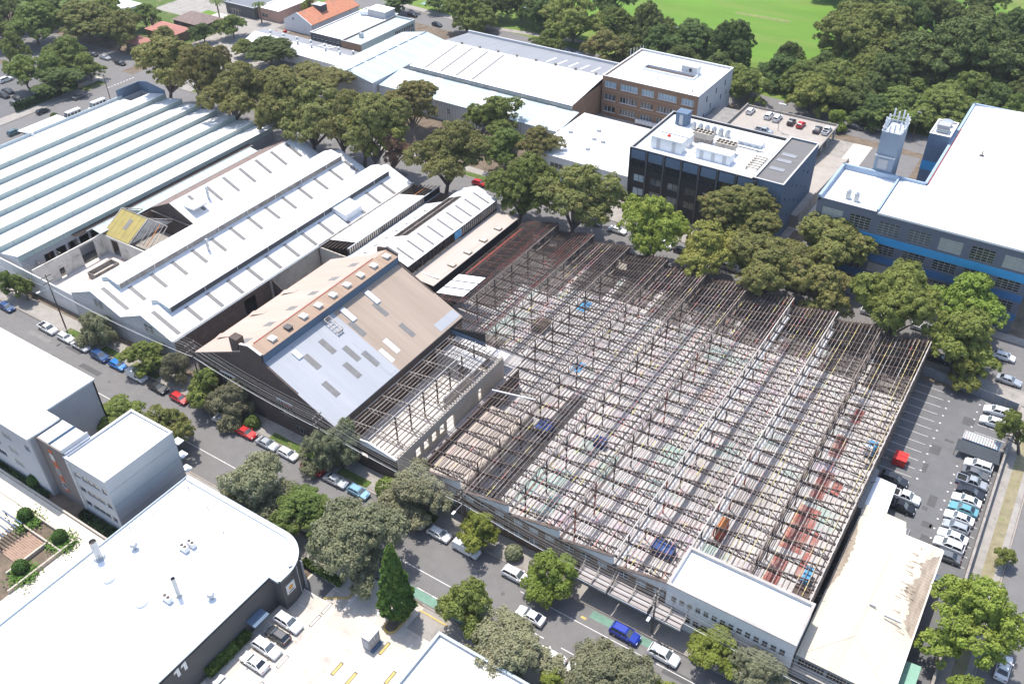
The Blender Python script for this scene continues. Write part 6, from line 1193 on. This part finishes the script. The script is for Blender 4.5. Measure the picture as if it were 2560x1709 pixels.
# the big trees by the car park and the conical one
tree(11.1,101.5,15.5,8.8,7.4,'b','great spreading yellow-green tree between the cream hall and side road',name='street_tree',base=(12.2,104)); tree(9.0,148.6,11,3.3,4.5,'g','slim tree overhanging the white cars near the hoarding',base=(11.6,150))
tree(14.5,90.5,9,5.0,4,'b','lower bushy tree at the foot of the great spreading tree',base=(13,90)); tree(13.6,121.5,4,2.2,1.6,'g','small shrub-like tree on the grass verge by car park wall')
t = thing('conical_tree', 'tall narrow conical conifer on the kerbed island in the yard', 'tree', (-62.3,61.2,0))
def conef(r, n):
    z = 1.9+15.3*(1-np.sqrt(r.random(n))); a = r.uniform(0,2*math.pi,n); R_ = (0.25+2.45*np.clip((17.3-z)/13.4,0,1)**0.8)*(1-0.25*np.clip((3.2-z)/1.3,0,1))*(1+0.10*np.sin(5*a+z*1.7)+0.07*np.sin(9*a-z*2.3)); k = r.uniform(0.80,1.03,n)
    d = np.stack([np.cos(a),np.sin(a),np.full(n,0.55)],1); return np.stack([-62.3+R_*k*np.cos(a), 61.2+R_*k*np.sin(a), z],1), d/np.linalg.norm(d,axis=1,keepdims=True)
leafy('crown', conef, 12000, 0.17, mat('conifer_leaf',(0.070,0.135,0.020),0.75,var=0.35,sc=1.0,col2=(0.115,0.165,0.026),mix2=0.4,sc2=0.5,transl=0.15), t, 77)
G().tube((-62.3,61.2,0.2),(-62.3,61.2,15),0.24,0.06,k=8).build('trunk', bark, t)
# palms by the houses
for k, (x, y) in enumerate(((-296,240.5),(-279,246.5))):
    t = thing('palm_tree', 'feathery palm %s' % ('beside the dark modern house','in front of the pink-walled house')[k], 'tree', (x,y,0)); G().tube((x,y,0),(x,y,7.4),0.3,0.24,k=8).build('trunk', bark, t); g = G()
    for i in range(22):
        a = 2*math.pi*i/22; e = RT.uniform(0.0,0.7); pv = (x,y,7.4)
        for j in range(1,7):
            f = j/6; p = (x+2.9*f*math.cos(a), y+2.9*f*math.sin(a), 7.5+2.2*f*e+1.0*f-2.6*f*f); w = 0.42*(1-0.75*abs(f-0.45)); q = (-math.sin(a)*w, math.cos(a)*w, -0.12)
            g.quad((pv[0]-q[0],pv[1]-q[1],pv[2]-0.12),(p[0]-q[0],p[1]-q[1],p[2]-0.12),p,pv); g.quad(pv,p,(p[0]+q[0],p[1]+q[1],p[2]-0.12),(pv[0]+q[0],pv[1]+q[1],pv[2]-0.12)); pv = p
    g.build('crown', LEAF['d'], t)
# low bushes
for k, (x, y, r, h, kk, w) in enumerate(((-196,166.2,2.4,2.6,'b','behind the sheds near lean-to'),(-113,79.8,1.6,1.4,'g','at the foot of brick hall'),(-80,80.2,2.2,2.2,'g','by the roofless workshop front'),(-76.5,79.6,1.2,3.0,'b','young one by the workshop front'),(-268.2,146.5,1.3,2.6,'d','clipped one by the white vans'),(-49,80.2,1.4,1.5,'s','wiry one below facade windows'),(-53.6,80.4,1.5,1.7,'s','wiry one below facade, further west'))):
    t = thing('bush', 'small leafy bush, %s' % w, 'bush', (x,y,0.1)); leafy('crown', ballf((x,y,h*0.55),r*0.95), 900, 0.18, LEAF[kk], t, 60+k); G().tube((x,y,0.1),(x,y,h*0.6),0.07,k=6).build('stem', bark, t)

# ================================================================= vehicles
PAINT = {k: mat('paint_'+k, c, 0.28, m, var=0.03, sc=0.6, spec=0.6) for k, c, m in (('white',(0.74,0.74,0.73),0),('silver',(0.42,0.44,0.46),0.35),('grey',(0.16,0.165,0.17),0.3),('dark',(0.030,0.034,0.042),0.2),('black',(0.012,0.012,0.014),0.1),('red',(0.46,0.012,0.014),0),('blue',(0.010,0.16,0.50),0.1),('blue2',(0.010,0.035,0.30),0.1),('navy',(0.010,0.05,0.16),0.1),('sky',(0.20,0.38,0.50),0.2),('teal',(0.13,0.33,0.37),0.1),('teal2',(0.06,0.13,0.15),0.1))}
lamp_m = mat('lamp_lens',(0.60,0.62,0.63),0.15,spec=0.8); tail_m = mat('tail_lens',(0.30,0.01,0.01),0.2,spec=0.6); hub_m = mat('alloy_wheel',(0.36,0.36,0.37),0.4,0.6)
SPEC = { # L, W, belt profile (x,z), cabin: rear base, front base, rear roof, front roof, H
 'sedan': (4.75,1.84,((-2.37,0.62),(-2.32,0.95),(-1.55,1.04),(0.95,0.99),(2.05,0.80),(2.37,0.58)),(-1.75,1.02,-1.05,0.30),1.45),
 'hatch': (4.25,1.78,((-2.12,0.62),(-2.08,1.00),(-1.5,1.05),(1.0,1.00),(1.85,0.84),(2.12,0.60)),(-2.02,1.10,-1.55,0.35),1.50),
 'suv': (4.75,1.90,((-2.37,0.68),(-2.33,1.08),(-1.5,1.14),(1.0,1.10),(2.05,0.96),(2.37,0.68)),(-2.26,1.10,-1.85,0.35),1.72),
 'ute': (5.25,1.88,((-2.62,0.66),(-2.60,0.80),(-0.75,0.80),(-0.70,1.08),(1.25,1.06),(2.35,0.96),(2.62,0.66)),(-0.72,1.35,-0.45,0.62),1.76),
 'van': (4.9,1.86,((-2.45,0.7),(-2.42,1.10),(-1.5,1.12),(1.3,1.10),(2.2,0.92),(2.45,0.66)),(-2.36,1.75,-2.22,1.05),1.95),
 'bigvan': (6.4,2.02,((-3.2,0.7),(-3.17,1.25),(-1.5,1.25),(2.0,1.20),(2.9,1.0),(3.2,0.7)),(-3.1,2.45,-2.95,1.75),2.75)}
def car_parts(kind):
    L, W_, prof, (rb, fb, rr, fr), H = SPEC[kind]; w = W_/2; g = G(); st = []
    for i, (x, z) in enumerate(prof):
        e = 0.90 if i in (0, len(prof)-1) else 1.0; st.append([(x,-w*e*0.94,0.30),(x,-w*e,0.52),(x,-w*e,z*0.86),(x,-w*e*0.93,z),(x,w*e*0.93,z),(x,w*e,z*0.86),(x,w*e,0.52),(x,w*e*0.94,0.30)])
    n0 = 0
    for s_ in st: g.v += s_
    for i in range(len(st)-1):
        for j in range(8):
            k = (j+1) % 8; g.f.append((i*8+j, i*8+k, (i+1)*8+k, (i+1)*8+j))
    g.f.append(tuple(range(7,-1,-1))); g.f.append(tuple(range((len(st)-1)*8, len(st)*8)))
    zb = lambda x: float(np.interp(x, [p[0] for p in prof], [p[1] for p in prof]))
    yb, yr = w*0.90, w*(0.72 if H < 1.9 else 0.84); zr_, zf = zb(rb)-0.02, zb(fb)-0.02; zt = H-0.06
    c = {'rb':(rb,zr_),'fb':(fb,zf)}
    B = lambda s_: [(rb,s_*yb,zr_),(fb,s_*yb,zf)]; T = lambda s_: [(rr,s_*yr,zt),(fr,s_*yr,zt)]
    for s_ in (-1, 1):
        (a, b), (d, e) = B(s_), T(s_)
        g.bar(a, d, 0.11); g.bar(b, e, 0.09)
        m1 = tuple((a[i]*0.48+b[i]*0.52) for i in range(3)); m2 = tuple((d[i]*0.45+e[i]*0.55) for i in range(3)); g.bar(m1, m2, 0.09)
        g.box(fb-0.35, fb-0.12, s_*w*1.0-0.09+0.09*s_, s_*w*1.0+0.09+0.09*s_, zf+0.02, zf+0.16)
    n = len(g.v); ro = [(rr-0.08,-yr-0.02,zt-0.05),(fr+0.10,-yr-0.02,zt-0.05),(fr+0.10,yr+0.02,zt-0.05),(rr-0.08,yr+0.02,zt-0.05)]; ri = [(rr+0.1,-yr+0.12,H),(fr-0.15,-yr+0.12,H),(fr-0.15,yr-0.12,H),(rr+0.1,yr-0.12,H)]
    rf = G(); rf.v = ro+ri; rf.f = [(4,5,6,7),(0,1,5,4),(1,2,6,5),(2,3,7,6),(3,0,4,7),(3,2,1,0)]
    if kind == 'ute':
        for b in ((-2.6,-0.85,-w*0.97,-w*0.85),(-2.6,-0.85,w*0.85,w*0.97),(-2.62,-2.5,-w*0.85,w*0.85),(-0.95,-0.83,-w*0.85,w*0.85)): g.box(*b,0.78,1.10)
    sh = 0.62 if kind in ('van','bigvan') else 0.0
    out = {'body': g, 'roof': rf, 'windscreen': G().quad(B(-1)[1],B(1)[1],T(1)[1],T(-1)[1]), 'rear_window': G().quad(B(1)[0],B(-1)[0],T(-1)[0],T(1)[0])}
    for s_, nm in ((-1,'side_window'),(1,'side_window.001')): out[nm] = G().quad(B(s_)[0],B(s_)[1],T(s_)[1],T(s_)[0])
    if kind == 'ute': out['tray_liner'] = G().box(-2.5,-0.95,-w*0.85,w*0.85,0.76,0.815)
    for k, (x, s_) in enumerate(((L*0.30,-1),(L*0.30,1),(-L*0.29,-1),(-L*0.29,1))):
        q = G().tube((x,s_*(w-0.20),0.33),(x,s_*(w+0.015),0.33),0.33,k=14); out['wheel%d' % k] = q
    for k, s_ in enumerate((-1,1)):
        out['headlight%d' % k] = G().box(L/2-0.16,L/2-0.02,s_*w*0.66-0.2,s_*w*0.66+0.2,0.62,0.76); out['taillight%d' % k] = G().box(-L/2-0.012,-L/2+0.1,s_*w*0.70-0.16,s_*w*0.70+0.16,0.72,0.90)
    res = []
    for nm, q in out.items():
        base = ''.join(c for c in nm if not c.isdigit()).rstrip('.'); me = q.mesh(base)
        me.materials.append({'body':None,'roof':None,'windscreen':glass_m,'rear_window':glass_d,'side_window':glass_d,'wheel':rubber,'headlight':lamp_m,'taillight':tail_m,'tray_liner':rubber}[base])
        hub = None
        if base == 'wheel':
            zc = q.v[0][0]; s_ = 1 if q.v[0][1] > 0 else -1; k = nm[-1]; x = (L*0.30 if k in '01' else -L*0.29); s_ = -1 if k in '02' else 1
            hub = G().tube((x,s_*(w+0.016),0.33),(x,s_*(w+0.03),0.33),0.2,k=10).mesh('rim'); hub.materials.append(hub_m)
        if kind in ('van','bigvan') and base in ('side_window','rear_window'): me.materials[0] = None
        res.append((base, me, hub))
    if kind in ('van','bigvan'):
        for s_ in (-1,1):
            q = G(); y = s_*(yb+yr)/2*1.005+s_*0.05; q.box(fb-1.25,fb-0.45,y-0.03,y+0.03,zf+0.12,zt-0.35); me = q.mesh('side_window'); me.materials.append(glass_d); res.append(('side_window', me, None))
            if kind == 'bigvan':
                for k in range(3): q = G(); q.box(-2.6+1.25*k,-1.7+1.25*k,y-0.03,y+0.03,zf+0.25,zt-0.4); me = q.mesh('side_window'); me.materials.append(glass_d); res.append(('side_window', me, None))
    return res
CP = {k: car_parts(k) for k in SPEC}
def car(x, y, kind, col, ang, label, group, z=0.0):
    t = thing({'bigvan':'van','ute':'utility_truck'}.get(kind, kind if kind in ('van',) else 'car'), label, {'bigvan':'van','ute':'pickup truck'}.get(kind, kind if kind == 'van' else 'car'), (x,y,z), group); t.rotation_euler = (0,0,math.radians(ang))
    del t['_o']
    for base, me, hub in CP[kind]:
        o = bpy.data.objects.new(base, me); COL.objects.link(o); o.parent = t
        if me.materials[0] is None: o.material_slots[0].link = 'OBJECT'; o.material_slots[0].material = PAINT[col]
        if hub: h = bpy.data.objects.new('rim', hub); COL.objects.link(h); h.parent = o
CN = {'dark':'dark','blue2':'royal blue','navy':'navy blue','sky':'light blue','teal':'pale teal','teal2':'dark teal','blue':'bright blue'}
KN2 = {'sedan':'sedan','hatch':'hatchback','suv':'four-wheel drive','ute':'utility truck','van':'van','bigvan':'tall van'}
def cars(where, group, end, items, key=0, rev=False):
    items = sorted(items, key=lambda i: i[key], reverse=rev); tot = {}; cnt = {}
    for i in items: tot[i[2:4]] = tot.get(i[2:4],0)+1
    for x, y, k, c, a, *z in items:
        n = cnt.get((k,c),0); cnt[(k,c)] = n+1; nm = '%s %s' % (CN.get(c,c), KN2[k])
        lab = '%s %s' % (nm, where) if tot[(k,c)] == 1 else '%s %s %s, from %s' % (ORD[n], nm, where, end)
        car(x, y, k, c, a+RT.uniform(-1.2,1.2), lab, group, z[0] if z else 0.0)
cars('parked at the works kerb', 'cars parked along the works kerb', 'the cross street', [(-188.5,77.5,'hatch','navy',0),(-173.5,77.5,'ute','white',0),(-167.3,77.5,'hatch','white',0),(-161.9,77.5,'sedan','white',0),(-155.5,77.4,'suv','navy',0),(-149.8,77.5,'hatch','blue',0),(-143.6,77.3,'van','white',0),(-137,77.2,'sedan','black',0),(-130.7,77.3,'hatch','red',0),(-118.2,77.4,'sedan','white',0),(-112.3,77.4,'sedan','red',0),(-106.6,77.4,'sedan','silver',0),(-101.4,77.5,'hatch','white',0),(-95,77.3,'suv','red',0),(-89.4,77.2,'sedan','silver',0),(-84.2,77.3,'hatch','sky',0),(-72,77.3,'suv','silver',0),(-66.5,77.3,'hatch','white',0),(-60.8,77.2,'van','white',0),(-51,77.1,'suv','white',0),(-31.3,76.9,'suv','blue2',0),(-24.8,76.7,'suv','white',0)])
car(-45,71.9,'sedan','white',180,'white sedan driving along the middle of the front street','moving cars')
cars('at the store-side kerb', 'cars parked along the store-side kerb', 'the cross street', [(-104.3,66.4,'suv','white',180),(-93.2,66.5,'sedan','silver',180),(-86.9,66.4,'hatch','white',180),(-46.2,67.8,'hatch','white',180),(-38.7,67.6,'sedan','white',180),(-33.6,67.6,'sedan','white',180),(-28.6,67.6,'hatch','white',180),(-140.5,66.3,'hatch','silver',180)])
cars('in the car park row', 'cars in the car park row', 'the hoarding', [(6.0,159.3,'suv','white',184),(6.0,155.6,'suv','white',182),(6.0,142.2,'suv','white',182),(6.0,139.9,'sedan','grey',0),(5.9,137.3,'ute','silver',0),(6.3,134.8,'sedan','dark',0),(6.0,132.4,'sedan','white',182),(6.0,130.0,'sedan','teal',180),(5.8,127.6,'sedan','white',180),(5.8,125.2,'hatch','silver',180),(5.8,122.8,'sedan','white',180),(5.7,120.5,'suv','white',180),(5.7,118.0,'sedan','grey',182),(5.8,112,'sedan','silver',0)], 1, True)
car(-5.8,130.6,'suv','dark',0,'dark four-wheel drive beside the white carport','cars by the carport'); car(-3.2,127.6,'ute','white',0,'white utility truck poking out from the carport','cars by the carport'); car(-3.4,124.9,'ute','black',0,'black utility truck beside the white one at carport','cars by the carport')
cars('parked along the back street', 'cars parked along the back street', 'the west', [(-94.7,180.9,'suv','white',0),(-87.3,180.4,'sedan','white',0),(-74.6,180.2,'suv','white',0),(-69.2,180.2,'sedan','dark',0),(-61.5,179.6,'hatch','white',0),(-56.4,179.4,'suv','silver',0),(-40.7,179.2,'sedan','dark',180),(-37.2,170.9,'sedan','white',0),(-23.1,179.0,'ute','white',0),(-12.4,179.2,'ute','white',0),(-6.8,178.9,'suv','white',0),(-7.2,170.4,'sedan','dark',0),(-1.2,170.4,'suv','dark',0),(4.0,178.0,'hatch','white',0),(6.2,170.4,'sedan','silver',0),(-131,182.4,'hatch','red',0)])
cars('on the raised parking deck', 'cars on the parking deck', 'the stair block', [(-77.0,257.4,'suv','white',90,3.9),(-74.3,257.0,'suv','white',90,3.9),(-69.8,256.6,'hatch','black',90,3.9),(-66.8,256.2,'hatch','red',90,3.9),(-61.6,255.6,'sedan','dark',90,3.9),(-59.1,256.2,'ute','white',90,3.9),(-74.5,246.4,'ute','silver',0,3.9),(-74.4,243.6,'sedan','navy',0,3.9),(-68.5,238.0,'suv','silver',0,3.9),(-83,257.8,'hatch','white',90,3.9)])
cars('on the rear street beside the park', 'cars on the rear street', 'the west', [(-232.9,283.2,'hatch','black',-4),(-217.9,279.2,'hatch','dark',-4),(-161.6,280.2,'ute','white',-4),(-155.6,279.8,'sedan','white',-4),(-48.7,274.5,'hatch','white',-4),(-54.8,271.8,'sedan','dark',-4)])
cars('in the service yard', 'cars in the service yard', 'the front', [(-33,224,'suv','white',0),(-33.5,219,'hatch','silver',0)], 1)
cars('standing in the cross street', 'vehicles in the cross street', 'the front street', [(-265.0,150.6,'bigvan','white',268),(-264.8,159.8,'bigvan','white',269),(-277.2,148.3,'hatch','dark',90),(-277.3,162,'sedan','grey',90),(-270.8,134,'hatch','teal2',90)], 1)
cars('parked past the cross street corner', 'cars past the cross street corner', 'the west', [(-312,189.6,'sedan','dark',0),(-306.4,189.2,'sedan','dark',0),(-299.6,189.2,'sedan','silver',0),(-290.5,188.6,'sedan','black',0)])
cars('in the hedged corner car lot', 'cars in the corner car lot', 'the west', [(-291.2,156.8,'suv','white',0),(-311.4,157.7,'suv','white',90),(-299.6,149.2,'suv','black',0),(-293.4,150.4,'sedan','black',0),(-301.9,152.2,'sedan','dark',0),(-289.9,147.1,'hatch','grey',0)])
cars('in the yard bays', 'cars in the yard bays', 'the sign', [(-75.6,50.9,'suv','white',0),(-75.4,48.4,'hatch','dark',180),(-75.2,45.9,'suv','white',0),(-75.0,43.2,'sedan','white',180),(-75.6,38.3,'hatch','white',180)], 1, True)
cars('under the great tree', 'cars under the great tree', 'the front', [(17.5,101.5,'sedan','white',90),(17.4,108.6,'hatch','white',90)], 1)
car(-44,308,'hatch','dark',20,'dark hatchback on the park lawn under figs','park cars'); car(-54,397,'sedan','navy',10,'navy sedan on the far park drive','park cars')

# ---------------------------------------------------------------- added veil of haze
hz = G().box(-1700, 1400, -800, 2500, -1.5, 126).build('haze', None, None, kind='stuff')  # added volume, lifts the shadows in place of a lens veil
hm_ = bpy.data.materials.new('shadow_lift_haze'); hm_.use_nodes = True; _n = hm_.node_tree; _n.nodes.remove(_n.nodes['Principled BSDF'])
_v = _n.nodes.new('ShaderNodeVolumePrincipled'); _v.inputs['Color'].default_value = (0.92, 0.95, 1.0, 1); _v.inputs['Density'].default_value = 0.0001; _v.inputs['Anisotropy'].default_value = 0.2
_n.links.new(_v.outputs[0], _n.nodes['Material Output'].inputs['Volume']); hz.data.materials.append(hm_); tag(hz, 'thin pale haze added over the whole suburb to lift shadows', 'haze')

for o in list(bpy.data.objects):
    if '_o' in o: del o['_o']
